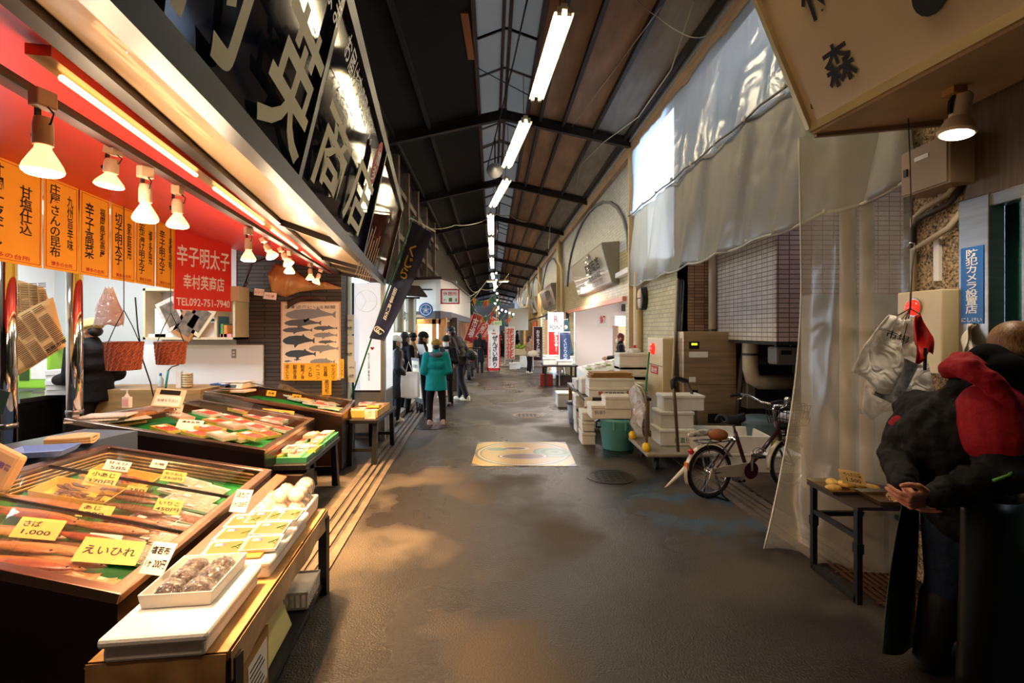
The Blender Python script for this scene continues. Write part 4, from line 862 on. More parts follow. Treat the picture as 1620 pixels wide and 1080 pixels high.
# boards, papers and sundries on the near end of the second case
def on2(s, t, h=.015): return K2(s, t, h)
def slabbox(name, label, cat, c, rz, dx, dy, dz, m, group=None, tilt=(0, 0), bevel=.003):
    b = MB(); b.M = Matrix.Translation(c) @ Matrix.Rotation(rz, 4, 'Z') @ Matrix.Rotation(tilt[0], 4, 'X') @ Matrix.Rotation(tilt[1], 4, 'Y'); b.box(-dx / 2, dx / 2, -dy / 2, dy / 2, 0, dz)
    return single(name, b, m, label, cat, group, bevel=bevel)
PINE = mat('old_pine_board', 'a8713c', .5, noise=(5, .3, 4, (1, 8, 1)))
slabbox('wooden_board', 'orange pine board under the soap bottle and clear tub', 'board', P(228, 655, 4.45), 1.35, .42, .2, .03, PINE); slabbox('wooden_board', 'long grey pine slat laid across the near end of the second case', 'board', P(178, 676, 4.1), 1.2, .5, .07, .02, PINE, tilt=(0, 0))
for i, (px, py, D, rz) in enumerate(((150, 664, 4.05, .5), (172, 660, 4.12, .3), (196, 668, 4.2, .9))):
    slabbox('newspaper', 'folded newspaper on the near end of the second case, %s from the pillar' % ORD[i], 'newspaper', P(px, py, D) + Vector((0, 0, .012 * i)), rz, .34, .22, .012, mat('grey_newsprint', 'cfc6ba', .8, noise=(40, .25, 3, (1, 4, 1))), 'newspapers on the second case')
sp = P(201, 645, 4.45); t = thing('soap_bottle', 'white pump soap bottle standing on the pine board', 'pump bottle', sp[:])
obj('bottle', MB().box(-.032, .032, -.02, .02, 0, .10).lathe([(.026, .10), (.014, .118), (.012, .122)], 12) if False else MB().at(sp).box(-.034, .034, -.022, .022, 0, .10).lathe([(.024, .10), (.012, .118), (.011, .13)], 12), mat('milky_bottle', 'efe3dc', .3), t, bevel=.006)
obj('pump', MB().at(sp).cyl((0, 0, .13), (0, 0, .165), .006, 8).beam((.01, 0, .165), (-.055, 0, .165), .012, .01), WHITE, t); obj('label_print', MB().at(sp).box(-.028, .028, -.0235, -.022, .02, .08), mat('pink_label', 'e8b8b8', .5), t)
sp = P(245, 651, 4.5); t = thing('clear_tub', 'small clear plastic tub with orange bits beside the soap bottle', 'tub', sp[:]); m = MB().at(sp); m.tray(-.06, .06, -.04, .04, 0, .05, .002, .008); obj('tub', m, mat('milky_tub', 'f0ded4', .2, alpha=.6), t); obj('content', MB().at(sp).box(-.05, .05, -.032, .032, .004, .022), ORG, t)
M = frame(P(267, 629, 4.5), (.93, .3, -.12), (-.12, .5, .8)); t = thing('display_tablet', 'cream tilted calculator scale display above the second case', 'scale display', M.to_translation()[:])
m = MB(); m.M = M; m.box(-.12, .12, -.09, .09, -.02, 0); obj('housing', m, CREAM, t, bevel=.006); m = MB(); m.M = M; m.box(-.08, .08, .03, .075, 0, .002); obj('screen', m, BLACK, t); m = MB(); m.M = M; m.box(-.1, .1, -.08, .02, 0, .0015); obj('note', m, PAPER, t); obj('string', MB().tube([tcard.location, M.to_translation()], .004, 5), STEELD, t); text('お待ち下さい', M @ Matrix.Translation((0, -.03, .002)), .16, .03, mat('grey_ink', '7a6a66', .6), t)
cbl = MB(); cbl.tube([P(214, 470, 4.6), P(218, 520, 4.62), P(226, 570, 4.65), P(238, 605, 4.68), P(243, 628, 4.7), P(240, 640, 4.7)], .006, 6); single('power_cord', cbl, BLACK, 'black power cord hanging from the ceiling down to the case sundries', 'cord', smooth=True)
# counter behind the second case with cups and scale
slabbox('counter', 'steel-topped wooden counter behind the second case', 'counter', Vector((-4.3, 6.0, .0)), 0, 1.4, .6, .93, mat('counter_wood', 'a9834f', .5, noise=(4, .2, 3, (1, 1, 6))))
cp = Vector((-3.88, 5.9, .93)); t = thing('cup_stack', 'stack of cream paper cups on the counter behind the roe packs', 'cups', cp[:])
for k in range(6): obj('cup', MB().at(cp).lathe([(.052, .012 + k * .028), (.058, .034 + k * .028), (.055, .036 + k * .028), (.05, .014 + k * .028)], 16), CREAM, t, smooth=True)
obj('holder', MB().at(cp).box(-.13, -.07, -.02, .02, 0, .2), WHITE, t)
for px, py, D, lb, m_ in ((254, 604, 5.6, 'clear spray bottle with blue cap beside the teal-handled tool', 'cfe0ea'), (297, 594, 5.55, 'small bottle with an orange cap beside the cup stack', 'e8d8c0')):
    q = P(px, py, 5.95); q.z = .93; t = thing('bottle', lb, 'bottle', q[:], 'bottles on the back counter'); obj('body', MB().at(q).lathe([(.03, 0), (.032, .02), (.032, .10), (.012, .13), (.012, .14)], 12), mat('bottle_' + m_, m_, .2, alpha=.8), t, smooth=True); obj('cap', MB().at(q).lathe([(.014, .14), (.014, .17), (.01, .172)], 10), mat('cap_' + m_, '3f79b8' if 'blue' in lb else 'd98a3a', .4), t, smooth=True)
t = thing('squeegee', 'teal-handled hand tool leaning by the white splash panel', 'tool', P(263, 590, 5.7)[:]); obj('handle', MB().cyl((P(262, 0, 5.85).x, 5.85, .932), P(266, 586, 5.8), .012, 8), mat('teal_plastic', '2aa6a0', .4), t, smooth=True); obj('blade', MB().tube([P(266, 586, 5.8), P(272, 580, 5.85), P(283, 577, 5.9)], .007, 6), STEELD, t, smooth=True)
def scale(c, rz, label):
    t = thing('kitchen_scale', label, 'scale', c[:]); M = local(c, rz)
    m = MB(); m.M = M; m.hexa([(-.15, -.13, 0), (.15, -.13, 0), (.15, .13, 0), (-.15, .13, 0), (-.15, -.10, .06), (.15, -.10, .06), (.15, .13, .06), (-.15, .13, .06)]); obj('body', m, mat('cream_plastic', 'e2cdb4', .4), t, bevel=.01)
    m = MB(); m.M = M; m.box(-.14, .14, -.09, .125, .068, .08); obj('pan', m, WHITE, t, bevel=.006); m = MB(); m.M = M; m.hexa([(-.07, -.128, .012), (.07, -.128, .012), (.07, -.126, .012), (-.07, -.126, .012), (-.07, -.108, .048), (.07, -.108, .048), (.07, -.106, .048), (-.07, -.106, .048)]); obj('screen', m, BLACK, t); return t
q = P(376, 613, 6.0); scale(q, -.15, 'cream kitchen scale on the back corner of the third case')
m = MB(); m.at(P(350, 609, 5.9), (0, 0, -.2)).tray(-.09, .09, -.06, .06, 0, .02, .003, .01); single('blue_tray', m, mat('blue_plastic_tray', '4f78c0', .35), 'small blue tray beside the cream kitchen scale', 'tray')
slabbox('parcel', 'flat pale parcel under the cream kitchen scale', 'parcel', P(372, 619, 5.9), -.2, .42, .2, .025, ROEP)
# third case packs
t3 = [(415, 618), (432, 622), (446, 626), (458, 630), (470, 634), (482, 637), (494, 641), (505, 644), (516, 647), (526, 650), (498, 636), (512, 639), (478, 630), (440, 618), (462, 624), (524, 643)]
for i, (px, py) in enumerate(t3):
    M = at3(px, py, .010 + .018 * (i % 2), PI / 2 + R.uniform(-.5, .2)); t = thing('small_pack', 'small pink and white fish pack in the third case, %s from the scale' % ORD[i], 'food pack', M.to_translation()[:], 'small packs in the third case')
    m = MB(); m.M = M; m.tray(-.10, .10, -.065, .065, 0, .02, .003, .004); obj('tray', m, WTRAY, t)
    m = MB(); m.M = M; m.sheet(lambda u, v: ((u - .5) * .18, (v - .5) * .115, .014 + .022 * math.sin(PI * u) * math.sin(PI * v) * (1 + .3 * math.sin(u * 20 + i))), 6, 5, .01); obj('filling', m, (PNK, ROE, WHB, YEDGE)[(0, 1, 0, 2, 0, 3)[i % 6]], t, smooth=True)
for px, py, lb in ((428, 628, 'first yellow card among the small packs of the third case'), (468, 634, 'second yellow card among the small packs of the third case'), (511, 638, 'yellow card standing at the wall end of the third case')):
    card('price_card', lb, 'price card', at3(px, py, .05, -PI / 2 + .2) @ Matrix.Rotation(.9, 4, 'X'), .11, .08, YPAPER, [('赤身', 0, 0, .07, .03)], 'yellow cards in the third case')
# dark benches with trays
def bench(label, a, b, wdt, z, legs=.9):
    a, b = Vector(a), Vector(b); d = (b - a).normalized(); n = Vector((-d.y, d.x, 0)) * wdt; t = thing('bench', label, 'bench', ((a + b + n) / 2).xy.to_3d()[:], 'dark benches of the fish shop')
    obj('top', MB().slab([a, b, b + n, a + n], .045), BLACK, t, bevel=.006)
    for k, (q, s) in enumerate(((a + d * .1, -1), (b - d * .1, 1))):
        for nn in (n * .12, n * .88):
            p = q + nn; f = p + d * s * .07; obj('leg', MB().hexa([(f.x - .03, f.y - .03, 0), (f.x + .03, f.y - .03, 0), (f.x + .03, f.y + .03, 0), (f.x - .03, f.y + .03, 0), (p.x - .025, p.y - .03, z - .04), (p.x + .025, p.y - .03, z - .04), (p.x + .025, p.y + .03, z - .04), (p.x - .025, p.y + .03, z - .04)]), BLACK, t)
        obj('stretcher', MB().beam(Vector((q.x, q.y, .18)) + n * .12 + d * s * .05, Vector((q.x, q.y, .18)) + n * .88 + d * s * .05, .03, .04), BLACK, t)
    return t
b0_, b1_ = G(484, 735, .50), G(538, 690, .50); bench('black splayed-leg bench holding the green boards of roe packs', b0_, b1_, .30, .5)
c0_, c1_ = G(597, 664, .55), G(627, 642, .55); bench('black splayed-leg bench beside the white light box, under the yellow crate', c0_, c1_, .38, .55)
slabbox('stool', 'low brown slatted stool under the near end of the green boards', 'stool', G(455, 745, .42) - Vector((0, 0, .42)), -.1, .36, .22, .42, DARKW)
GB = mat('green_plastic_board', '3f8f62', .4)
dB = (b1_ - b0_).normalized(); aB = math.atan2(dB.y, dB.x) - PI / 2; nB = Vector((-dB.y, dB.x, 0))
def onb(s, c, z=.5): v = b0_ + dB * s + nB * c; return Vector((v.x, v.y, z))
for s, dz, lb in ((.32, .0, 'green plastic board carrying roe packs at the near end of the bench'), (.86, .0, 'green plastic board carrying roe packs at the far end of the bench')):
    m = MB(); m.M = local(onb(s, .2, .5), aB); m.tray(-.18, .18, -.25, .25, 0, .045, .01, .004, .03); single('green_board', m, GB, lb, 'board', 'green boards on the bench')
for i, (s, c, k, z) in enumerate(((.17, .28, 1, 0), (.2, .13, 0, 0), (.28, .26, 0, 0), (.31, .14, 0, 0), (.40, .27, 0, 0), (.43, .15, 2, 0), (.36, .06, 1, 0), (.53, .25, 2, .0), (.53, .10, 1, .0), (.72, .26, 0, 0), (.75, .12, 2, 0), (.88, .25, 2, 0), (.92, .12, 0, 0), (1.0, .27, 1, 0), (1.04, .12, 2, 0), (.24, .2, 0, .033), (.8, .2, 2, .033))):
    roepack(local(onb(s, c, .532 + z), aB + PI / 2 + R.uniform(-.1, .1)), k, 'roe pack on the green boards, %s from the viewer, %s' % (ORD[i], ('street edge', 'case edge', 'stacked on others')[2 if z else int(c > .18)]), 'roe packs on the green boards', .17, .10)
dC = (c1_ - c0_).normalized(); nC = Vector((-dC.y, dC.x, 0)); aC = math.atan2(dC.y, dC.x) - PI / 2
t = thing('yellow_crate', 'yellow wooden crate of pale packs on the bench by the white light box', 'crate', (c0_ + dC * .45 + nC * .2)[:]); m = MB(); m.M = local(c0_ + dC * .5 + nC * .22, aC); m.tray(-.18, .18, -.34, .34, 0.001, .085, .012, 0); obj('crate', m, mat('yellow_wood', 'cf9f4e', .5, noise=(5, .2)), t)
for i in range(8):
    q = c0_ + dC * (.24 + .17 * (i // 2)) + nC * (.14 + .16 * (i % 2)); roepack(local(Vector((q.x, q.y, .60 + .02 * (i % 3))), aC + R.uniform(-.3, .3)), (2, 0, 1, 2)[i % 4], 'pack in the yellow crate, %s row, %s side' % (ORD[i // 2], ('street', 'shop')[i % 2]), 'packs in the yellow crate', .15, .12, 'food pack')
slabbox('wrapped_pack', 'wrapped pink pack leaning on the near side of the yellow crate', 'food pack', Vector((c0_.x - .1, c0_.y + .06, .552)), aC, .13, .03, .10, PNK)

# ---- sundries behind the near case
slabbox('side_counter', 'dark side counter behind the near case under the blue tray', 'counter', Vector((-3.12, 2.95, 0)), -.16, .46, 1.5, .875, mat('blue_grey_counter', '4a5668', .35))
m = MB(); q = P(66, 728, 2.95); q.z = .878; m.at(q, (0, 0, .3)).tray(-.13, .13, -.09, .09, 0, .035, .004, .022); single('blue_tray', m, mat('blue_enamel_tray', '7d9be0', .25), 'empty pale blue tray on the dark side counter behind the near case', 'tray')
q = P(115, 712, 3.25); q.z = .88; m = MB(); m.at(q, (0, 0, .4))
for k in range(3): m.sheet(lambda u, v: ((u - .5) * .24, (v - .5) * .16, .014 + k * .014 + .01 * math.sin(u * 5 + k) * math.sin(v * 4)), 8, 6, .012)
single('folded_cloth', m, mat('tan_cloth', 'c9a070', .85, sheen=.3), 'folded tan cloth beside the blue tray', 'cloth')
# hanging newspapers and bags by the steel pillar
NEWS = mat('yellowed_newsprint', 'e0b878', .8)
def newsp(label, c4, rows):
    c4 = [Vector(v) for v in c4]; t = thing('newspaper', label, 'newspaper', (sum(c4, Vector()) / 4)[:], 'newspapers hanging by the pillars'); M = frame(sum(c4, Vector()) / 4, c4[1] - c4[0], c4[3] - c4[0]); w_, h_ = (c4[1] - c4[0]).length, (c4[3] - c4[0]).length
    obj('sheet', MB().sheet(lambda u, v: lerp(lerp(c4[0], c4[1], u), lerp(c4[3], c4[2], u), v) + Vector((0, .006 * math.sin(6 * u), 0)), 8, 8, .003), NEWS, t, smooth=True)
    obj('string', MB().tube([c4[3], (c4[3].x, c4[3].y, 2.96)], .003, 5), STEELD, t)
    m = MB(); m.M = M @ Matrix.Translation((0, 0, .009))
    for r in range(9):
        for c in range(4):
            if (r * 4 + c) % 7 != 3:
                for l in range(3): m.box(-w_ * .42 + c * w_ * .215, -w_ * .42 + c * w_ * .215 + w_ * .18, -h_ * .42 + r * h_ * .09 + l * .014, -h_ * .42 + r * h_ * .09 + l * .014 + .006, 0, .001)
    obj('print', m, mat('newsprint_ink', '6e5236', .8), t)
    for tx, x, y, tw, hh in rows: text(tx, M @ Matrix.Translation((x * w_, y * h_, .011)), tw, hh, INK, t, bold=.02)
newsp('yellowed newspaper sheet hanging beside the nearest steel pillar', [P(22, 597, 3.7), P(104, 548, 3.75), P(84, 470, 3.75), P(8, 505, 3.7)], [('九州市場', .2, -.35, .16, .035), ('新春', -.25, .3, .1, .05)])
newsp('upper folded newspaper sheet tucked above the other by the nearest pillar', [P(20, 500, 3.9), P(86, 497, 3.95), P(70, 455, 3.95), P(18, 440, 3.9)], [])
def bagmesh(c, w_, h_, d_, seed, flat=.25):
    return lambda u, v: (c[0] + w_ / 2 * (.25 + .75 * min(1, v * 1.6)) * math.cos(2 * PI * u) * (1 + .08 * math.sin(9 * u * 2 + seed + v * 7)), c[1] + d_ / 2 * (.25 + .75 * min(1, v * 1.6)) * math.sin(2 * PI * u) * (1 + .15 * math.sin(5 * v + seed)), c[2] - v * h_ + .012 * math.sin(12 * PI * u + seed))
PBAG = film('milky_pink_bag', 'f0cdbc', clear=.35, gloss=.25, rough=.2, trans=.5, bump=.5, bscale=14)
m = MB(); m.sheet(bagmesh(P(172, 455, 4.7), .26, .36, .14, 2), 24, 10, .001); single('plastic_bag', m, PBAG, 'milky plastic bag hanging between the steel pillar and the first basket', 'plastic bag', smooth=True)
t = thing('paper_bag', 'tan paper bag with purple print leaning at the lower edge by the nearest pillar', 'paper bag', P(10, 740, 2.5)[:]); M = frame(P(-6, 742, 2.45), (.9, -.2, -.3), (.3, .2, .9)); m = MB(); m.M = M; m.box(-.12, .09, -.09, .10, -.05, 0); obj('bag', m, mat('tan_paper', 'd9a878', .7), t, bevel=.02)
text('ご贈答', M @ Matrix.Translation((.02, .03, .002)), .12, .03, mat('purple_print', '5a3a86', .5), t)
m = MB(); m.sheet(lambda u, v: P(-12 + 28 * u * (1 - .4 * v), lerp(612, 648, v) + 8 * u, 2.9), 4, 4, .003); single('green_leaf_bag', m, mat('dark_green_bag', '1f3a26', .5), 'dark green bag corner hanging on the nearest steel pillar', 'bag')
# ---- baskets on cords
WICK = mat('red_brown_wicker', '8a3f22', .5, noise=(40, .5), bump=(60, .6)); CORDM = BLACK
def basket(c, r, h, label, hang):
    t = thing('wicker_basket', label, 'basket', c[:], 'wicker baskets hanging on cords'); m = MB().at(c)
    n, k = 28, 9
    m.sheet(lambda u, v: (r * (.86 + .14 * v) * math.cos(2 * PI * u) * (1 + .02 * math.cos(2 * PI * u * 14 + (int(v * k) % 2) * PI)), r * (.86 + .14 * v) * math.sin(2 * PI * u) * (1 + .02 * math.cos(2 * PI * u * 14 + (int(v * k) % 2) * PI)), h * v), 56, k, .006)
    m.lathe([(r * .86, 0), (r * .86, .006), (.01, .006)], 28); obj('weave', m, WICK, t)
    m = MB().at(c)
    for q in range(18):
        for zz in range(6):
            a = 2 * PI * (q + zz * .25) / 18; m.beam((r * (.88 + .023 * zz) * math.cos(a), r * (.88 + .023 * zz) * math.sin(a), h * zz / 6 + .004), (r * (.90 + .023 * zz) * math.cos(a + .18), r * (.90 + .023 * zz) * math.sin(a + .18), h * (zz + .9) / 6), .012, .006)
    obj('strip_weave', m, mat('light_wicker', 'b5623a', .5), t)
    obj('rim', MB().at(c).tube([(r * 1.01 * math.cos(2 * PI * k / 24), r * 1.01 * math.sin(2 * PI * k / 24), h) for k in range(25)], .008, 6), WICK, t, smooth=True)
    for a in (0, PI): obj('cord', MB().tube([c + Vector((r * math.cos(a), 0, h)), c + Vector((.55 * r * math.cos(a), 0, h + (hang - h) * .5)), c + Vector((0, 0, hang))], .004, 6), CORDM, t, smooth=True)
    obj('hook', MB().tube([c + Vector((0, 0, hang)), Vector((c.x, c.y, 2.78))], .004, 6), STEELD, t)
basket(P(196, 585, 4.55), .145, .255, 'larger wicker basket hanging nearer the worker', .55); basket(P(270, 576, 5.0), .135, .225, 'smaller wicker basket hanging under the shelf cupboard', .52)
# ---- back room
FR = mat('fridge_steel', '57524e', .35, .9, noise=(3, .2, 3, (1, 1, 9)))
def fridge(a, b, z, label, depth=.6):
    a, b = Vector((a.x, a.y, 0)), Vector((b.x, b.y, 0)); n = (b - a).cross(Vector((0, 0, 1))).normalized() * -depth; t = thing('steel_fridge', label, 'fridge counter', ((a + b + n) / 2)[:], 'under-counter fridges of the back room')
    obj('cabinet', MB().hexa([a, b, b + n, a + n] + [v + Vector((0, 0, z)) for v in (a, b, b + n, a + n)]), FR, t)
    obj('worktop', MB().hexa([v + Vector((0, 0, z)) for v in (a - n * .04, b - n * .04, b + n, a + n)] + [v + Vector((0, 0, z + .05)) for v in (a - n * .04, b - n * .04, b + n, a + n)]), STEEL, t)
    o = -n * .03
    obj('door', MB().hexa([lerp(a, b, .04) + Vector((0, 0, .1)), lerp(a, b, .96) + Vector((0, 0, .1)), lerp(a, b, .96) + Vector((0, 0, .1)) + o, lerp(a, b, .04) + Vector((0, 0, .1)) + o] + [lerp(a, b, .04) + Vector((0, 0, z - .04)), lerp(a, b, .96) + Vector((0, 0, z - .04)), lerp(a, b, .96) + Vector((0, 0, z - .04)) + o, lerp(a, b, .04) + Vector((0, 0, z - .04)) + o]), STEELD, t)
fridge(G(28, 634, .85), G(118, 621, .85), .82, 'dark steel fridge counter seen between the two pillars'); fridge(G(134, 620, .88), G(180, 613, .88), .84, 'dark steel fridge counter past the second pillar, beneath the worker')
WB = mat('white_carton', 'f2efe9', .6)
for i in range(5):
    q = G(28, 628, .90); slabbox('white_carton', 'flat white carton, %s from the top of the stack on the fridge counter' % ORD[4 - i], 'carton', Vector((q.x + .1 + .01 * (i % 2), q.y + .5, .871 + .058 * i)), .1 + .08 * (i % 3), .34, .24, .055, WB, 'white cartons stacked on the fridge counter')
q = P(70, 590, 6.2); t = thing('green_machine', 'bright green packing machine on the back counter behind the newspaper', 'machine', (q.x, q.y, .87)); LG = mat('lime_green', '9ad63c', .4)
obj('body', MB().box(q.x - .2, q.x + .2, q.y - .15, q.y + .15, .9, 1.46), LG, t, bevel=.02); obj('arm', MB().box(q.x - .2, q.x + .32, q.y - .12, q.y + .12, 1.46, 1.54), LG, t, bevel=.02); obj('instruction_sheet', MB().box(q.x - .02, q.x + .18, q.y - .156, q.y - .151, 1.02, 1.32), PAPER, t); obj('window', MB().box(q.x - .16, q.x - .04, q.y - .156, q.y - .151, 1.0, 1.36), mat('dark_green_slot', '2a4a14', .4), t)
slabbox('cardboard_box', 'small brown carton on the back counter beside the second pillar', 'cardboard box', Vector((-5.05, 5.95, .9)), .1, .26, .2, .16, CARDB)
# shelf cupboard on the end wall
a, b = P(226, 456, END - .35), P(372, 537, END - .35); t = thing('wall_cupboard', 'open cream wall cupboard stuffed with boxes and papers', 'cupboard', ((a + b) / 2)[:])
obj('side_panel', MB().box(b.x - .03, b.x, a.y, END - .02, b.z, a.z), CREAM, t); obj('side_panel', MB().box(a.x, a.x + .03, a.y, END - .02, b.z, a.z), CREAM, t); obj('shelf', MB().box(a.x, b.x, a.y, END - .02, b.z, b.z + .03), CREAM, t); obj('top', MB().box(a.x, b.x, a.y, END - .02, a.z - .03, a.z), CREAM, t); obj('divider', MB().box(b.x - .28, b.x - .25, a.y + .02, END - .02, b.z, a.z), CREAM, t)
obj('back', MB().box(a.x, b.x, END - .025, END - .015, b.z, a.z), WHT, t)
for i, (px0, px1, py0, py1, cc, nm, lb) in enumerate(((232, 262, 528, 537, 'f4f2ee', 'white_carton', 'flat white box at the near corner of the wall cupboard'), (245, 295, 488, 536, 'f2efe8', 'white_carton', 'tall white box standing in the wall cupboard'), (341, 347, 500, 536, '3f6f86', 'book', 'blue-green book in the cupboard corner'), (349, 353, 512, 536, '58a04a', 'book', 'green book in the cupboard corner'), (354, 359, 514, 536, 'd98a4a', 'book', 'orange book in the cupboard corner'), (348, 366, 528, 537, 'e89aa4', 'box', 'pink box under the coloured books'), (318, 344, 504, 508, '2f8f78', 'folder', 'green folder lying on cupboard papers'), (312, 340, 510, 536, 'dcd6cc', 'paper_stack', 'pile of pale papers in the wall cupboard'))):
    u, v = P(px0, py0, END - .3), P(px1, py1, END - .3); z0 = max(v.z, b.z + .03); single(nm, MB().box(u.x, v.x, END - .3, END - .08, z0, max(u.z, z0 + .02)), mat('c_' + cc, cc, .6), lb, nm.replace('_', ' '), 'things in the wall cupboard')
for px, py, an, lb, mm in ((297, 512, -.5, 'tilted wooden picture frame with a photo hanging from the cupboard', PINE), (270, 497, .45, 'grey newspaper bundle jutting over the cupboard edge', mat('grey_newsprint', 'cfc6ba', .8)), (315, 505, -.6, 'cream card board tilted in front of the cupboard', CREAM)):
    M = frame(P(px, py, END - .362), (math.cos(an), 0, math.sin(an)), (-math.sin(an), 0, math.cos(an))); t = thing('tilted_board', lb, 'board', M.to_translation()[:]); m = MB(); m.M = M; m.box(-.13, .13, -.2, .2, -.012, 0); obj('panel', m, mm, t); m = MB(); m.M = M; m.box(-.09, .09, -.15, .15, 0, .002); obj('photo', m, mat('dim_photo', '6a5a4a', .6, noise=(12, .7)), t)
t = thing('wall_socket', 'grey double wall socket on the white splash panel', 'socket', P(370, 559, END - .03)[:]); m = MB(); q = P(370, 559, END - .035); m.cbox(q, (.055, .01, .12)); obj('plate', m, mat('grey_plate', '8c8c88', .5), t); m = MB(); m.cbox(q + Vector((0, -.006, .02)), (.03, .004, .02)); m.cbox(q + Vector((0, -.006, -.02)), (.03, .004, .02)); obj('outlet', m, WHITE, t)
for x, y in ((-5.0, 5.2), (-4.9, 2.6)):
    t = thing('panel_light', 'white ceiling panel light over the back room, %s' % ('by the end wall' if y > 4 else 'toward the near end'), 'ceiling light', (x, y, 2.9)); obj('frame', MB().box(x - .75, x + .75, y - .3, y + .3, 2.915, 2.95), WHITE, t); obj('diffuser', MB().box(x - .7, x + .7, y - .26, y + .26, 2.905, 2.915), mat('cool_diffuser', 'eef6ff', .5, emit=1.4), t)
# ---- whale chart and slips on the slate wall
a, b = P(445, 477, END - .01), P(539, 601, END - .01); t = thing('whale_chart', 'framed chart of many whales hanging on the dark slate wall', 'poster', ((a + b) / 2)[:])
W_, H_ = b.x - a.x, a.z - b.z; Mw = frame((a + b) / 2, (1, 0, 0), (0, 0, 1)); m = MB(); m.M = Mw; m.box(-W_ / 2, W_ / 2, -H_ / 2, H_ / 2, -.005, .012); obj('frame', m, mat('pink_wood_frame', 'e0b090', .4), t); m = MB(); m.M = Mw; m.box(-W_ / 2 + .02, W_ / 2 - .02, -H_ / 2 + .02, H_ / 2 - .02, .012, .014); obj('paper', m, mat('chart_paper', 'f3e2cf', .5), t)
text('日本近海にいる鯨類', Mw @ Matrix.Translation((0, H_ * .43, .015)), W_ * .84, .045, mat('grey_ink', '7a6a66', .6), t)
def whale(cx, cz, L, k=1, sc=.26, flip=1):
    pts = [(-.5, .0), (-.46, .05), (-.3, .11), (-.05, .13), (.1, .12), (.15, .17), (.19, .11), (.34, .05), (.43, .03), (.5, .09), (.49, .0), (.5, -.07), (.42, -.01), (.2, -.04), (-.02, -.09), (-.12, -.17), (-.15, -.09), (-.38, -.08), (-.48, -.03)]
    m = MB(); m.M = Mw @ Matrix.Translation((cx * W_, cz * H_, .0145)); m.prism([(x * L * W_ * flip, y * L * W_ * (sc / .26)) for x, y in (pts if flip > 0 else pts[::-1])], 0, .0015); return m
WG = [mat('whale_grey', '8d8f98', .6), mat('whale_slate', '5d6170', .6), mat('whale_dark', '3d4a58', .6)]
for i, (x, z, L, k, sc) in enumerate(((0, .33, .85, 0, .24), (-.13, .225, .62, 1, .22), (-.22, .135, .5, 1, .2), (.25, .16, .4, 1, .2), (.25, .07, .4, 0, .24), (-.2, 0, .54, 2, .34), (.28, -.015, .3, 1, .2), (.22, -.10, .5, 0, .25), (-.17, -.17, .52, 2, .28), (.2, -.27, .42, 0, .28), (-.02, -.33, .22, 2, .34), (.24, -.35, .28, 2, .22), (-.38, -.26, .12, 1, .26), (-.38, -.32, .12, 1, .26), (-.22, -.24, .12, 1, .26), (-.2, -.32, .1, 1, .26))):
    obj('whale_print', whale(x, z, L, k, sc), WG[k], t)
sl = ['皮くじら', '鯨赤身', '鯨尾ノ身', 'うね', 'ベーコン', '百尋', 'サエズリ']
for i, s_ in enumerate(sl):
    px = 454.5 + i * 12.1; q = P(px, 588, END - .03); card('paper_slip', 'yellow brush-lettered slip along the foot of the whale chart, %s from the white splash panel' % ORD[i], 'paper slip', frame(q, (1, 0, 0), (0, 0, 1)), .105, .235, YPAPER, [(s_, 0, 0, .055, .2 if len(s_) > 2 else .14, True)], 'yellow slips under the whale chart')
card('paper_slip', 'single yellow slip hanging lower than the others below the chart', 'paper slip', frame(P(517, 611, END - .05), (1, 0, 0), (0, 0, 1)), .125, .23, YPAPER, [('尾羽毛', 0, 0, .06, .18, True)])
card('paper_slip', 'yellow slip at the wall corner beside the whale chart', 'paper slip', frame(P(541, 583, END - .04), (1, 0, 0), (0, 0, 1)), .05, .26, YPAPER, [('くじら', 0, 0, .03, .2, True)])
# stuffed ray on the wall
LEA = mat('tan_ray_skin', 'a8682f', .4, noise=(5, .4), col2='c98f55')
q = P(440, 452, END - .25); t = thing('dried_ray', 'stiff tan dried ray with a thin tail fixed high on the slate wall', 'dried ray', q[:])
RT, RB = ((424, 432), (436, 416), (462, 424), (490, 446), (515, 446), (540, 455)), ((424, 440), (430, 464), (452, 470), (474, 462), (505, 458), (540, 457))
def rayf(u, v):
    f = u * 5; i = min(int(f), 4); f -= i; a, b = [lerp(Vector((*L[i], 0)), Vector((*L[i + 1], 0)), f * f * (3 - 2 * f)) for L in (RT, RB)]; c = lerp(a, b, v); return P(c.x, c.y, END - .32 + .22 * u - .10 * math.sin(PI * v) * (1 - u))
obj('body', MB().sheet(rayf, 30, 10, -.012), LEA, t, smooth=True); obj('tail', MB().tube([(q.x - .4, q.y, q.z + .05), (q.x - .48, q.y, q.z - .06), (q.x - .35, q.y + .02, q.z + .3), (q.x - .2, q.y + .1, q.z + .38)], [.015, .02, .015, .008], 8), mat('dark_hide', '3a2416', .5), t, smooth=True); obj('fin', MB().sheet(lambda u, v: (q.x + .1 + .5 * u, q.y + .05, q.z - .2 + .14 * u * (1 - u) * 2 - .1 * v * (1 - u)), 10, 4, .01), mat('dark_hide', '3a2416', .5), t, smooth=True)
for px, py, tx, lb in ((410, 462, 'ロシア', 'smaller white tag with red print by the dried ray'), (427, 468, 'ナガス鯨', 'larger white tag with red print by the dried ray')): card('name_tag', lb, 'tag', frame(P(px, py, END - .3), (1, 0, -.1), (0, 0, 1)), .13 if px < 420 else .17, .09, PAPER, [(tx, 0, 0, .11, .035)], 'white tags by the dried ray', ink=REDINK)
slabbox('cream_box', 'cream box light on the slate wall above the cupboard', 'box', P(374, 477, END - .28), 0, .2, .26, .19, CREAM)
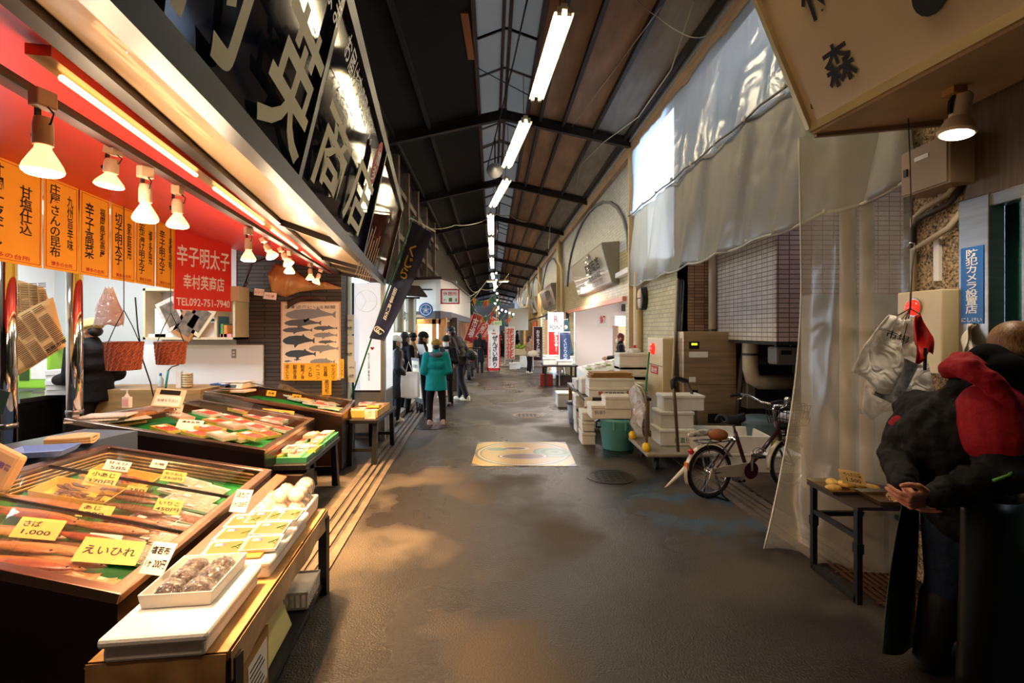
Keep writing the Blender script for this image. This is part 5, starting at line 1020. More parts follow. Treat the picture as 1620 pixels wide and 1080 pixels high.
# ---- white light box, corner post and leaflets
LBX = mat('lit_white_sign', 'f6f8fb', .4, emit=.3, ecol='f2f6ff')
a, b = P(557, 447, 7.3), P(607, 617, 7.3); t = thing('light_box', 'tall white lit sign box with a small red heart at the shop corner', 'lit sign', ((a.x + b.x) / 2, 7.6, 0))
obj('face', MB().box(a.x + .03, b.x - .03, 7.3, 7.36, b.z, a.z), LBX, t); obj('side_face', MB().box(b.x - .02, b.x, 7.4, 7.85, b.z, a.z), LBX, t); obj('post', MB().box(b.x - .04, b.x + .02, 7.28, 7.36, 0, a.z), mat('alu_frame', 'a9aaa6', .35, .8), t); obj('frame', MB().box(a.x, a.x + .03, 7.29, 7.37, .1, a.z).box(a.x, b.x, 7.29, 7.36, b.z - .02, b.z), STEELD, t); obj('base', MB().box(a.x, b.x, 7.31, 7.86, 0.1, b.z - .02), mat('grey_base', '86837e', .5, .3), t); obj('back', MB().box(a.x, b.x - .03, 7.8, 7.86, b.z, a.z), WHT, t)
GI = mat('grey_ink', '7a6a66', .6); Mf = frame((a.x + .33, 7.298, 1.0), (1, 0, 0), (0, 0, 1))
text('旬の八百屋鮮魚店', Mf @ Matrix.Translation((-.08, .08, 0)), .035, .42, GI, t, vert=True); m = MB(); m.M = Mf @ Matrix.Translation((-.03, .35, .0)); m.prism([(0, -.03), (.03, .005), (.02, .025), (0, .015), (-.02, .025), (-.03, .005)], 0, .002); obj('heart', m, REDINK, t)
m = MB(); m.M = Mf @ Matrix.Translation((-.12, 1.05, 0)); m.tube([(.16 * math.cos(k * PI / 12), .16 * math.sin(k * PI / 12), .002) for k in range(25)], .003, 4)
for k in range(3): m.tube([(0, 0, .002), (.15 * math.cos(k * 2.1), .15 * math.sin(k * 2.1), .002)], .003, 4)
obj('emblem', m, mat('pale_emblem', 'cfd6dc', .5), t)
struct('column_7', MB().box(P(540, 0, 7.0).x, P(550, 0, 7.0).x, 6.85, 7.1, 0, 3.0), mat('maroon_post', '3a1418', .5)); struct('trim_13', MB().box(P(551, 0, 7.1).x, P(557, 0, 7.1).x, 7.0, 7.1, 0, 2.9), mat('pale_teal_post', 'b6cfd0', .4))
for px, py, w_, h_, lb in ((553, 513, .12, .28, 'blue-bordered leaflet taped on the light box corner'), (553, 552, .13, .38, 'white map sheet taped below the blue-bordered leaflet'), (556, 588, .12, .30, 'lowest white sheet hanging on the light box corner')):
    card('leaflet', lb, 'leaflet', frame(P(px, py, 7.0), (1, .1, 0), (0, 0, 1)), w_, h_, mat('pale_leaflet', 'dfe6ea', .6), [('市場案内', 0, h_ * .2, w_ * .6, .03), ('地図', 0, -h_ * .2, w_ * .5, .05)], 'sheets taped on the light box corner')
# ---- navy banner on a green pole
t = thing('banner', 'long navy banner with gold brush letters slanting on a green pole', 'banner', P(590, 640, 6.6)[:]); TL, TR, BR, BL = P(652, 350, 6.1), P(686, 369, 5.95), P(609, 540, 6.45), P(596, 530, 6.5)
def ban(u, v):
    p = lerp(lerp(TL, TR, u), lerp(BL, BR, u), v); p += Vector((-.07, .0, -.03)) * (v ** 2) * (1 - u) * 1.2 + Vector((.03, .05, 0)) * math.sin(6 * u + 4 * v) * .4; return p
obj('cloth', MB().sheet(ban, 14, 30, .003), mat('navy_cloth', '16264e', .6, sheen=.2), t, smooth=True)
obj('pole', MB().tube([P(556, 628, 6.7), P(606, 480, 6.45), P(654, 342, 6.1)], .012, 8), mat('green_pole', '2f7a4a', .4), t, smooth=True); obj('crossbar', MB().tube([P(648, 344, 6.1), P(688, 366, 5.94)], .009, 8), WHITE, t, smooth=True)
GOLD = mat('gold_lettering', 'e0c060', .5)
Mb = frame(lerp(lerp(TL, TR, .5), lerp(BL, BR, .5), .3) + Vector((0, -.045, 0)), TR - TL, lerp(TL, TR, .5) - lerp(BL, BR, .5)); text('くじら', Mb, .13, .46, GOLD, t, vert=True, bold=.02); text('鯨専門店', frame(lerp(lerp(TL, TR, .45), lerp(BL, BR, .45), .68) + Vector((-.02, -.06, 0)), TR - TL, lerp(TL, TR, .5) - lerp(BL, BR, .5)), .06, .46, WINK, t, vert=True)
m = MB()
for k in range(3):
    c = lerp(lerp(TL, TR, .3 + .2 * k), lerp(BL, BR, .3 + .2 * k), .93) + Vector((-.05, -.06, 0)); m.tube([c + Vector((.05 * math.cos(a * .5) * (1 - a * .06), 0, .05 * math.sin(a * .5) * (1 - a * .06))) for a in range(13)], .006, 5)
obj('wave_print', m, WINK, t)
# ================================================================ the right-hand side
TUP = film('clear_blue_tarp', 'cfe0f4', clear=.42, gloss=.06, rough=.25, trans=.75, bump=.5, bscale=2.2); TLO = film('grey_mesh_tarp', 'b2aea2', clear=.2, gloss=.03, rough=.4, trans=.55, bump=.6, bscale=1.6)
UT = 2.66
def tarp(y0, y1, z0, z1, ph, amp=.05, sl=0):
    def f(u, v):
        Y = lerp(y0, y1, u); z = lerp(z0 + sl * (1 - u), z1, v)
        d = amp * (math.sin(5.1 * Y + 2.2 * z + ph) * .5 + math.sin(11.3 * Y + 5 * z + ph * 2) * .3 + math.sin(23 * Y + 7 * z) * .14) * (1 - .3 * v)
        return (HX(UT, Y) + d, Y, z - .05 * abs(math.sin(PI * u * 7)) * (1 - v))
    return MB().sheet(f, 90, 24, -.002)
t = thing('tarp', 'pale translucent tarp laced under the eaves, upper half of the hung sheeting', 'tarp', (2.4, 6.5, 3.8)); obj('sheet', tarp(3.1, 9.4, 3.80, 5.04, .3, .04), TUP, t, smooth=True)
m = MB(); m.tube([(HX(UT, Y) - .06, Y, 3.8 - .03 * abs(math.sin(Y * 3.3))) for Y in [3.1 + .21 * k for k in range(31)]], .012, 6); obj('lacing_rope', m, mat('grey_rope', '6a645c', .8), t, smooth=True)
for k in range(9): obj('hook', MB().ell((HX(UT, 3.7 + .68 * k) - .075, 3.7 + .68 * k, 3.79), (.022, .03, .03), 8, 6), WHITE, t)
t = thing('tarp', 'grey sagging tarp hung below the laced rope, lower half of the sheeting', 'tarp', (2.4, 6.5, 2.5)); obj('sheet', tarp(3.1, 9.4, 2.48, 3.78, 1.7, .07, .1), TLO, t, smooth=True)
obj('hem', MB().tube([(HX(UT, Y) - .01, Y, 2.58 - .1 * (Y - 3.1) / 6.3 - .05 * abs(math.sin(PI * (Y - 3.1) / 6.3 * 7))) for Y in [3.1 + .21 * k for k in range(31)]], .014, 6), mat('tarp_hem', 'b3aea0', .7), t, smooth=True)
for k in range(5): obj('eyelet', MB().ell((HX(UT, 3.9 + 1.2 * k) - .03, 3.9 + 1.2 * k, 2.56 - .016 * k * 1.2), (.012, .018, .018), 8, 6), WHITE, t)
VIN = film('clear_vinyl_curtain', 'd6cdb8', clear=.68, gloss=.03, rough=.22, trans=.6, bump=.35, bscale=1.5)
def vinyl(u, v):
    z = 3.2 * (1 - v); k = max(0, v - .35) / .65
    x = lerp(HX(2.52, 4.0), 2.60, u) - .52 * k ** 1.8 * (1 - u) + .03 * math.sin(9 * u + 2 * v) + .10 * k * k * math.sin(7 * u)
    y = lerp(4.05, 3.18, u) - .45 * k ** 1.8 * (1 - u) * .9 + .02 * math.sin(14 * u)
    return (x, y, max(z, .004 + .02 * abs(math.sin(9 * u)) * k))
t = thing('vinyl_curtain', 'clear vinyl curtain hanging to the ground beside the folding table', 'curtain', (2.4, 3.6, 0)); obj('sheet', MB().sheet(vinyl, 30, 40, .002), VIN, t, smooth=True); obj('edge_seam', MB().tube([vinyl(0, k / 30) for k in range(31)], .006, 5), mat('vinyl_edge', 'd9d4c4', .3), t, smooth=True)
# pipes in the recess and behind the vinyl
PIPM = mat('beige_pipe', 'b3a48c', .45, noise=(3, .1)); PIPC = mat('cream_pipe', 'd9c79c', .4)
def pipe(label, pts, r, m_, group='drain pipes of the recess', clamps=()):
    t = thing('drain_pipe', label, 'pipe', pts[0][:] if hasattr(pts[0], 'x') else pts[0], group); obj('pipe', MB().tube(pts, r, 16), m_, t, smooth=True)
    for z in clamps: obj('clamp', MB().lathe([(r * 1.02, -.015), (r * 1.14, -.012), (r * 1.14, .012), (r * 1.02, .015)], 16, (pts[0][0], pts[0][1], z)), STEELD, t)
q = P(1127, 0, 7.25); pipe('slim beige pipe in front of the brown stacked tiles', [(q.x, 7.25, .5), (q.x, 7.25, 5.2)], .055, PIPM, clamps=(1.62, 3.0))
q = P(1187, 0, 6.55); pipe('thick beige pipe bending under the pink tiled bay', [(q.x, 6.55, 5.0), (q.x, 6.55, 1.1), (q.x + .03, 6.55, .98), (q.x + .12, 6.55, .93), (q.x + .6, 6.55, .93)], .098, PIPM, clamps=(1.3, 1.65))
q = P(1341, 0, 4.35); pipe('wide flat cream duct seen through the vinyl curtain', [(q.x, 4.35, .25), (q.x, 4.35, 5.0)], .062, PIPC); q = P(1381, 0, 4.05); pipe('cream pipe ending above the ground behind the vinyl curtain', [(q.x - .05, 4.05, .12), (q.x - .05, 4.05, 5.0)], .052, PIPC, clamps=(.13, .95, 2.7))
q = P(1240, 562, 6.0); t = thing('gas_meter', 'grey gas meter with taps under the pink tiled bay', 'meter', q[:]); obj('body', MB().cbox(q, (.30, .22, .22)), mat('grey_meter', '75706a', .5), t, bevel=.03); obj('dial', MB().cbox(q + Vector((-.03, -.112, .04)), (.12, .006, .05)), BLACK, t)
for s in (-.09, .09): obj('tap', MB().tube([q + Vector((s, 0, .1)), q + Vector((s, 0, .26)), q + Vector((s + .04, 0, .3))], .018, 8), STEELD, t)
t = thing('outdoor_unit', 'grey equipment box in the dark space under the bay', 'equipment box', (3.5, 6.4, 1.1)); obj('casing', MB().box(3.2, 4.2, 6.7, 7.1, .55, 1.25), mat('grey_casing', '6d6a64', .5), t, bevel=.01); obj('grille', MB().lathe([(.2, 0), (.22, .02), (.18, .02), (.02, .02)], 20, (0, 0, 0)) if False else MB().box(3.3, 3.8, 6.69, 6.7, .65, 1.15), STEELD, t)
# stainless cabinet, poles, hydrant box
t = thing('steel_cabinet', 'tall stainless cabinet with a small display standing against the brown tiles', 'cabinet', (2.75, 7.0, 0)); SSC = mat('warm_stainless', 'b09472', .35, .55, noise=(2, .2, 3, (1, 1, 14)), bump=(40, .03))
obj('body', MB().box(2.38, 3.12, 6.85, 7.3, .05, 1.6), SSC, t, bevel=.01); obj('display', MB().box(2.46, 2.60, 6.84, 6.85, 1.36, 1.46), BLACK, t); obj('display_glow', MB().box(2.49, 2.57, 6.836, 6.84, 1.41, 1.44), mat('lime_display', 'c8d82a', .4, emit=1), t); obj('label', MB().box(2.46, 2.72, 6.845, 6.85, 1.24, 1.32), PAPER, t); obj('label', MB().box(2.46, 2.55, 6.845, 6.85, .90, .97), PAPER, t); obj('vent', MB().box(2.46, 2.58, 6.845, 6.85, .74, .79), BLACK, t); obj('handle_recess', MB().box(2.72, 2.90, 6.845, 6.85, .33, .46), BLACK, t); obj('door_seam', MB().box(2.38, 3.12, 6.847, 6.85, .86, .864), STEELD, t)
for i in range(4):
    a, b = P(1071 + i * 3.5, 440 + i, 7.2), P(1058 + i * 4, 668, 7.0); single('long_pole', MB().cyl((b.x, b.y - .05, .06), a, .016, 8), (PIPM, DARKW, DARKW, STEELD)[i], 'long thin pole leaning on the tiled corner, %s from the hydrant box' % ORD[i], 'pole', 'leaning poles by the steel cabinet', smooth=True)
single('wooden_plank', MB().beam((3.02, 6.72, .02), (3.22, 6.8, 1.55), .06, .03), DARKW, 'dark plank leaning on the street side of the thick beige pipe', 'plank')
CR2 = mat('cream_enamel', 'd9c79a', .4); t = thing('hydrant_cabinet', 'cream hydrant cabinet with a red lamp and red label, beside the stacked foam boxes', 'cabinet', (2.3, 7.6, 0))
obj('body', MB().box(2.2, 2.43, 7.2, 8.0, 0.02, 1.5), CR2, t, bevel=.01); obj('door_seam', MB().box(2.196, 2.2, 7.2, 8.0, 1.08, 1.09), DARKW, t); obj('red_lamp', MB().ell((2.19, 7.66, 1.33), (.05, .07, .09), 14, 10), mat('red_lamp_glass', 'ff2a1e', .2, emit=.8), t, smooth=True); obj('red_label', MB().box(2.194, 2.2, 7.42, 7.8, .95, 1.07), REDINK, t)
text('消火栓', frame((2.193, 7.61, 1.01), (0, -1, 0), (0, 0, 1)), .3, .08, WINK, t)
def polething(name, label, cat, a, b, r, m_, **k): return single(name, MB().cyl(a, b, r, 10), m_, label, cat, smooth=True, **k)
polething('broom_pole', 'green pole leaning beside the hydrant cabinet and foam boxes', 'pole', (1.80, 6.92, .005), P(1027, 557, 7.15), .014, mat('green_pole', '2f7a4a', .4))
# wall lamps
for px, py, D, lb in ((1025, 472, 8.9, 'oval caged wall lamp on the ochre tiled wall'), (903, 503, 17.9, 'small dark caged wall lamp beyond the lit fishmonger')):
    x = HX(UW, D) - .005; z = P(px, py, D).z; t = thing('wall_lamp', lb, 'wall lamp', (x, D, z)); obj('base', MB().at((x, D, z), (0, PI / 2, 0)).lathe([(.02, 0), (.17, 0), (.17, -.09), (.15, -.10)], 20, sx=1.25, sy=.8), BLACK, t, smooth=False); obj('glass', MB().ell((x - .09, D, z), (.06, .11, .18), 14, 8), mat('frosted_lamp_glass', 'd8b8a0', .3), t, smooth=True)
    g = MB(); g.tube([(x - .155, D, z - .2), (x - .16, D, z), (x - .155, D, z + .2)], .008, 6); g.tube([(x - .13, D - .13, z), (x - .16, D, z), (x - .13, D + .13, z)], .008, 6); obj('cage', g, BLACK, t)
# tilted sign boxes over the shops
SGB = mat('sign_box_grey', '7d786a', .5); SGF = mat('sign_box_face', 'e2dccb', .25, coat=.4)
def signbox(label, y0, y1, rows, face=SGF):
    t = thing('sign_box', label, 'sign', (HX(UW, (y0 + y1) / 2), (y0 + y1) / 2, 2.6), 'tilted sign boxes above the shops'); xw = lambda Y: HX(UW, Y) - .01
    o0, o1 = .37, .13; v = lambda Y, o, z: Vector((xw(Y) - o, Y, z)); obj('box', MB().hexa([v(y0, o1, 2.65), v(y0, 0, 2.62), v(y1, 0, 2.62), v(y1, o1, 2.65), v(y0, o0, 3.53), v(y0, 0, 3.56), v(y1, 0, 3.56), v(y1, o0, 3.53)]), SGB, t)
    e = Vector((-.012, 0, -.004)); q = [v(y1 - .05, o1 + .01, 2.68), v(y0 + .05, o1 + .01, 2.68), v(y0 + .05, o0 + .0, 3.5), v(y1 - .05, o0 + .0, 3.5)]; obj('face', MB().slab([p + e for p in q], .012), face, t)
    M = frame(sum([p + e for p in q], Vector()) / 4, (0, -1, 0), q[3] - q[0])
    for tx, x, y, w_, h_, mm in rows: text(tx, M @ Matrix.Translation((x, y, .004)), w_, h_, mm, t, bold=.02)
signbox('tilted sign box with two telephone numbers over the lit fishmonger', 10.75, 15, [('卸・小売', .2, .33, 1.6, .14, INK), ('鮮魚 阿部商店', .1, .08, 3.4, .3, INK), ('鮮魚部', -1.2, -.24, .9, .14, REDINK), ('TEL 092-761-6552', .8, -.17, 1.7, .13, INK), ('FAX 092-761-6553', .8, -.34, 1.7, .13, INK)])
signbox('tilted picture sign box with dark lettering, second along the upper wall', 20, 25, [('海産物', 0, .1, 3, .45, INK), ('092-712-0000', 0, -.3, 3, .14, INK)], mat('photo_sign', 'a08a70', .3, noise=(2, .5)))
signbox('tilted sign box third along, above the distant awning', 28, 32, [('乾物', 0, 0, 2, .5, INK)]); signbox('farthest tilted sign box near the end of the hall', 36.5, 41, [('青果', 0, 0, 2, .5, INK)])
# upper windows, down pipes
for i, (y0, y1) in enumerate(((27.8, 30.5), (33, 35.5), (37, 40))): struct('window_%d' % (i + 2), MB().box(HX(UW, y0) - .06, HX(UW, y0) + .02, y0, y1, 3.75, 4.95), mat('milky_window', 'c8d2d8', .25))
for Y in (19.2, 27.2, 35.7): pipe('cream down pipe with an offset bend on the upper wall, %s' % {19.2: 'past the lit fishmonger', 27.2: 'by the second sign box', 35.7: 'by the third sign box'}[Y], [(HX(2.6, Y), Y, 5.1), (HX(2.6, Y), Y, 4.3), (HX(2.7, Y), Y - .25, 4.0), (HX(2.7, Y), Y - .25, 0.1)], .06, PIPC, 'down pipes on the upper wall')
# ---- the near right shop: tilted cream sign, soffit, lamp
SB0, SB1 = P(1284, 203, 3.01), P(1620, 20, 1.91); dS = (SB1 - SB0).normalized(); upS = (P(1205, 12, 3.01) - SB0).normalized()
t = thing('cream_sign', 'big cream signboard with black brush characters leaning out overhead', 'sign', SB0[:]); far = SB0 + dS * 3.4; CRS = mat('cream_sign_face', 'd8c096', .35, noise=(1.5, .05))
obj('board', MB().slab([SB0, far, far + upS * .98, SB0 + upS * .98], .06), CRS, t)
m = MB()
for a, b in ((SB0, far), (SB0, SB0 + upS * .98), (SB0 + upS * .98, far + upS * .98)): m.beam(a, b, .035, .05)
obj('frame', m, mat('pale_brass_frame', 'b8a070', .4, .4), t)
nR = dS.cross(upS).normalized(); nR = -nR if nR.x > 0 else nR
def crm(px, py): return frame(onplane(px, py, SB0, nR) + nR * .004, dS, nR.cross(dS))
for ch, px, py, w_, h_ in (('森', 1328, 100, .19, .22), ('竹', 1290, -6, .19, .22)): text(ch, crm(px, py), w_, h_, INK, t, bold=.02, lift=.003)
m = MB(); m.M = crm(1472, -8); m.prism([(.075 * math.cos(a * PI / 8), .085 * math.sin(a * PI / 8)) for a in range(16)], .002, .006); obj('brush_print', m, INK, t)
struct('ceiling_soffit', MB().slab([SB0 + Vector((0, 0, -.01)), Vector((2.62, 3.01, 2.93)), Vector((2.62, -.4, 2.93)), far + Vector((0, 0, -.01))], -.03), mat('stained_soffit', 'b0926a', .5, noise=(2.5, .2)))
struct('trim_14', MB().beam(SB0 + Vector((.02, .0, -.02)), Vector((2.62, 3.01, 2.90)), .03, .07), mat('soffit_trim', '8a7458', .5)); struct('trim_15', MB().beam((2.28, 2.62, 2.885), (2.28, .4, 2.885), .05, .035), mat('old_cable_tray', '9a6a48', .5))
lm = P(1513, 213, 2.5); t = thing('spot_lamp', 'single white reflector lamp glowing under the cream sign soffit', 'spot lamp', (lm.x, lm.y, lm.z)); tl = Matrix.Translation(lm) @ Matrix.Rotation(.16, 4, 'Y')
m = MB(); m.M = tl; m.lathe([(.075, .0), (.082, .012), (.055, .075), (.043, .085), (.043, .20), (.03, .215), (.01, .215)], 24); obj('reflector', m, mat('warm_white_holder', 'd8bfa4', .5), t, smooth=True, bevel=.001)
m = MB(); m.M = tl; m.lathe([(.074, .004), (.06, -.006), (.01, -.010)], 24); obj('bulb_face', m, mat('bulb_hot', 'fff4e0', .4, emit=14, ecol='ffe4c0'), t, smooth=True)
obj('adapter', MB().cbox((lm.x - .01, lm.y, 2.855), (.07, .07, .09)), mat('amber_box', 'a8743c', .5), t); m = MB(); m.M = tl; m.tube([(-.03, 0, .21), (-.055, 0, .16), (-.05, 0, .10)], .012, 6); m.tube([(0, 0, .21), (-.01, 0, .30)], .012, 6); obj('bracket', m, BLACK, t)
lamp('SPOT', (lm.x - .01, lm.y, lm.z - .03), 17, (1, .82, .62), (lm.x - .25, lm.y + .1, 0), .05, angle=2.6, blend=.9)
t = thing('junction_box', 'brown-grey electrical box on the wall below the soffit lamp', 'junction box', (2.53, 2.94, 2.45)); JB = mat('warm_grey_enamel', '8f7a60', .45); obj('casing', MB().box(2.46, 2.62, 2.77, 3.11, 2.45, 2.73), JB, t, bevel=.006); obj('door', MB().box(2.45, 2.46, 2.78, 3.10, 2.46, 2.72), JB, t); obj('latch', MB().box(2.44, 2.45, 3.05, 3.075, 2.57, 2.615), BLACK, t); m = MB(); m.box(2.447, 2.45, 2.9, 3.0, 2.64, 2.665); obj('label', m, PAPER, t)
for i, (z, y) in enumerate(((2.40, 2.95), (2.34, 3.0), (2.20, 2.9))): single('conduit', MB().tube([(2.6, 2.84, z + .12), (2.57, 2.9, z + .02), (2.56, y + .1, z - .02), (2.59, 3.18, z - .06), (2.6, 3.2, z - .5)], .018, 8), (PIPM, DARKW, PIPM)[i], 'curved conduit under the electrical box, %s from its lower edge' % ORD[i], 'conduit', 'conduits under the electrical box', smooth=True)
single('metal_strip', MB().box(2.595, 2.62, 3.0, 3.04, 1.92, 2.2), WHITE, 'short white metal channel on the pebble wall above the red lamp', 'metal strip', bevel=.003)
t = thing('alarm_box', 'cream alarm box with a red round lamp on the pebble wall behind the hanging bags', 'alarm box', (2.55, 3.05, 1.36)); obj('casing', MB().box(2.5, 2.62, 2.87, 3.2, 1.36, 1.86), CR2, t, bevel=.008); obj('red_lamp', MB().ell((2.49, 3.06, 1.76), (.035, .05, .05), 16, 10), mat('red_lamp_glass', 'ff2a1e', .2, emit=.8), t, smooth=True); obj('lamp_ring', MB().at((2.498, 3.06, 1.76), (0, PI / 2, 0)).lathe([(.05, -.01), (.058, -.01), (.058, .0), (.05, .0)], 18), STEEL, t)
BLS = mat('blue_notice', '1766b4', .4)
t = card('blue_notice', 'tall blue notice with white characters on the steel door post', 'sign', frame((2.566, 2.752, 1.87), (0, -1, 0), (0, 0, 1)), .135, .43, BLS, [('防犯カメラ設置店', 0, .022, .075, .36, True), ('にしけい', 0, -.193, .12, .025)], ink=WINK)
wr = MB(); wr.tube([P(1438, 150, 2.9), P(1436, 165, 2.9), P(1440, 260, 2.9), P(1443, 385, 2.88)], .003, 5); single('hanging_wire', wr, STEELD, 'long thin wire hanging from the soffit to the bag hook', 'wire')
hk = MB(); hk.tube([P(1436, 392, 2.85), P(1439, 384, 2.85), P(1446, 385, 2.85), P(1446, 400, 2.85), P(1442, 430, 2.85), P(1440, 490, 2.85)], .005, 6); single('wire_hook', hk, STEEL, 'bent wire hook holding the cluster of plastic bags', 'hook', smooth=True)
for i, (px, py) in enumerate(((1283, 172), (1335, 175), (1385, 150))): c = P(px, py, 2.95 - .2 * i); single('small_hook', MB().tube([c + Vector((0, 0, .03)), c + Vector((.003, 0, .005)), c + Vector((.015, 0, -.003)), c + Vector((.018, 0, .012))], .003, 5), STEELD, 'tiny hook screwed under the soffit edge, %s from the far corner' % ORD[i], 'hook', 'hooks under the soffit edge')
WBAG = film('white_carrier_bag', 'f4efe6', clear=.06, gloss=.06, rough=.3, trans=.4, bump=.7, bscale=9)
def bag(label, px, py, D, w_, h_, an, m_, seed, name='plastic_bag'):
    c = P(px, py, D); M = Matrix.Translation(c) @ Matrix.Rotation(an, 4, 'Y'); t = thing(name, label, 'bag', c[:], 'bags hanging by the alarm box'); m = MB(); m.M = M
    m.sheet(lambda u, v: (w_ * (u - .5) * (.25 + .75 * min(1, v * 1.7)), .045 * math.sin(PI * u) * math.sin(PI * min(1, v + .1)) + .018 * math.sin(8 * u + seed) * math.sin(6 * v + seed), -h_ * v + .03 * math.sin(5 * u + seed) * v), 16, 14, .004); obj('sheet', m, m_, t, smooth=True); obj('tie', MB().tube([c, P(1440, 488, 2.85)] if px < 1500 else [c, (2.57, c.y, c.z)], .004, 5), STEELD, t); return t, M
t, M = bag('white carrier bag with black print, foremost of the hanging bags', 1418, 500, 2.72, .25, .40, .35, WBAG, 1); text('市場', M @ Matrix.Translation((.0, -.06, -.12)) @ Matrix.Rotation(PI / 2, 4, 'X'), .13, .045, INK, t)
bag('white bag folded behind the black-printed carrier bag', 1432, 505, 2.82, .22, .44, -.1, WBAG, 2); bag('longer clear white bag hanging lowest behind the others', 1398, 540, 2.85, .17, .42, .1, film('clear_white_bag', 'f0e8dc', clear=.4, gloss=.15, rough=.2, trans=.5, bump=.7, bscale=10), 3)
bag('red envelope-like bag with a gold cord among the hanging bags', 1455, 497, 2.70, .10, .24, -.12, mat('red_plastic', 'c42018', .4), 4, 'red_bag')
q = P(1416, 600, 2.78); t = thing('magazine', 'grey printed magazine slung under the white bags', 'magazine', q[:]); m = MB(); m.M = Matrix.Translation(q) @ Matrix.Rotation(.45, 4, 'Y'); m.box(-.08, .08, -.01, .01, -.13, .13); obj('cover', m, mat('grey_photo_print', '5d5850', .5, noise=(14, .9, 6), col2='cfc8bc'), t, bevel=.004); obj('string', MB().tube([q, P(1440, 490, 2.85)], .003, 5), STEELD, t)
single('marker_pen', MB().cyl(P(1463, 585, 2.70), P(1464, 550, 2.69), .008, 8), INK, 'black marker pen dangling below the red bag', 'pen')
bag('white cloth hanging under the blue notice', 1539, 512, 2.735, .12, .2, 0, mat('white_cloth', 'e8dcc8', .9), 5, 'white_cloth')
# ---- folding table with trays
t = thing('folding_table', 'black-legged folding table with fish trays beside the vinyl curtain', 'table', (2.3, 3.1, 0)); FT = dict(x0=2.03, x1=2.55, y0=2.9, y1=3.36)
obj('top', MB().box(2.02, 2.56, 2.88, 3.38, .565, .585), DARKW, t)
for x in (2.05, 2.53):
    for y in (2.92, 3.35): obj('leg', MB().box(x - .016, x + .016, y - .016, y + .016, 0, .565).box(x - .021, x + .021, y - .021, y + .021, .30, .36), BLACK, t)
    obj('foot_bar', MB().box(x - .016, x + .016, 2.92, 3.35, .01, .042), BLACK, t); obj('rail', MB().box(x - .013, x + .013, 2.92, 3.35, .38, .41), BLACK, t)
obj('rail', MB().box(2.05, 2.53, 3.34, 3.37, .36, .39), BLACK, t)
ALU = mat('worn_aluminium_tray', 'b59c78', .3, 1, noise=(6, .1))
m = MB().at((2.18, 3.22, .586), (0, 0, .0)); m.tray(-.16, .16, -.12, .14, 0, .022, .003, .012); ta = single('metal_tray', m, ALU, 'metal tray of yellow food and clear bags at the street end of the folding table', 'tray', 'metal trays on the folding table')
m = MB().at((2.36, 2.98, .588), (0, 0, -.06)); m.tray(-.19, .17, -.10, .12, 0, .03, .003, .014); single('metal_tray', m, ALU, 'metal tray of small silver fish nearer the bending person', 'tray', 'metal trays on the folding table')
for i in range(7):
    b = MB(); c = Vector((2.06 + .04 * i, 3.16 + .08 * (i % 2), .61 + .012 * (i % 3))); b.at(c, (0, 0, i)); b.ell((0, 0, 0), (.05, .035, .022), 12, 8); t = thing('yellow_food_bag', 'clear bag of yellow pickles on the street-end metal tray', 'food bag', c[:], 'yellow food bags on the metal tray'); obj('filling', b, mat('yellow_pickle', 'e0b04a', .35, noise=(30, .3)), t, smooth=True); b = MB().at(c, (0, 0, i)); b.ell((0, 0, .004), (.056, .042, .028), 12, 8); obj('clear_bag', b, CLEARP, t, smooth=True)
card('price_card', 'tan handwritten price card on the yellow pickles', 'price card', frame((2.17, 3.14, .68), (.96, .1, -.2), (.15, .6, .7)), .17, .09, mat('tan_card', 'd9a860', .7), [('べったら漬', 0, .018, .13, .03), ('1,500', 0, -.02, .1, .028)])
for i in range(9): fish(Matrix.Translation((2.30 + .035 * (i % 4), 2.93 + .035 * (i // 3) + .01 * (i % 2), .598 + .006 * (i // 4))) @ Matrix.Rotation(.4 + .2 * (i % 3), 4, 'Z'), .15, .035, .02, 2, 'small pale fish on the nearer metal tray of the folding table', 'small fish on the metal tray')
card('price_card', 'small white price card among the silver fish', 'price card', frame((2.33, 2.93, .645), (.95, .2, -.1), (-.1, .6, .75)), .07, .05, PAPER, [('300円', 0, 0, .05, .02)])
m = MB().at((2.06, 3.30, .63)); m.sheet(lambda u, v: ((.035 + .03 * v * (2 - v)) * math.cos(2 * PI * u) * (1 + .25 * math.sin(17 * u)), (.035 + .03 * v) * math.sin(2 * PI * u), .10 * v), 16, 6, .001); single('clear_bag_knot', m, CLEARP, 'empty clear bag puffed up at the corner of the folding table', 'plastic bag', smooth=True)
GRL = mat('green_leaf_liner', '2f9a3a', .5)
t = thing('display_stand', 'dark stand with a tray of green liners at the frame edge behind the person', 'display stand', (2.42, 2.3, 0)); obj('shelf', MB().box(2.28, 2.56, 1.75, 2.62, .60, .63), STEELD, t); obj('wire_shelf', MB().box(2.3, 2.56, 1.75, 2.62, .30, .31), STEELD, t)
for x, y in ((2.3, 1.8), (2.54, 1.8), (2.3, 2.58), (2.54, 2.58)): obj('leg', MB().box(x - .015, x + .015, y - .015, y + .015, 0, .6), BLACK, t)
m = MB().at((2.4, 2.2, .631)); m.tray(-.15, .15, -.3, .3, 0, .03, .004, .01); single('metal_tray', m, ALU, 'metal tray on the dark stand with green paper leaves', 'tray')
for i in range(5): m = MB().at((2.33 + .06 * (i % 2), 2.0 + .1 * i, .64), (0, 0, .5 * i)); m.sheet(lambda u, v: (.16 * (u - .5), .08 * (v - .5) * (1 - (2 * u - 1) ** 2), .03 + .02 * math.sin(6 * u + i)), 8, 4, .002); single('green_leaf', m, GRL, 'green paper leaf garnish on the dark stand tray', 'leaf', 'green leaves on the stand')
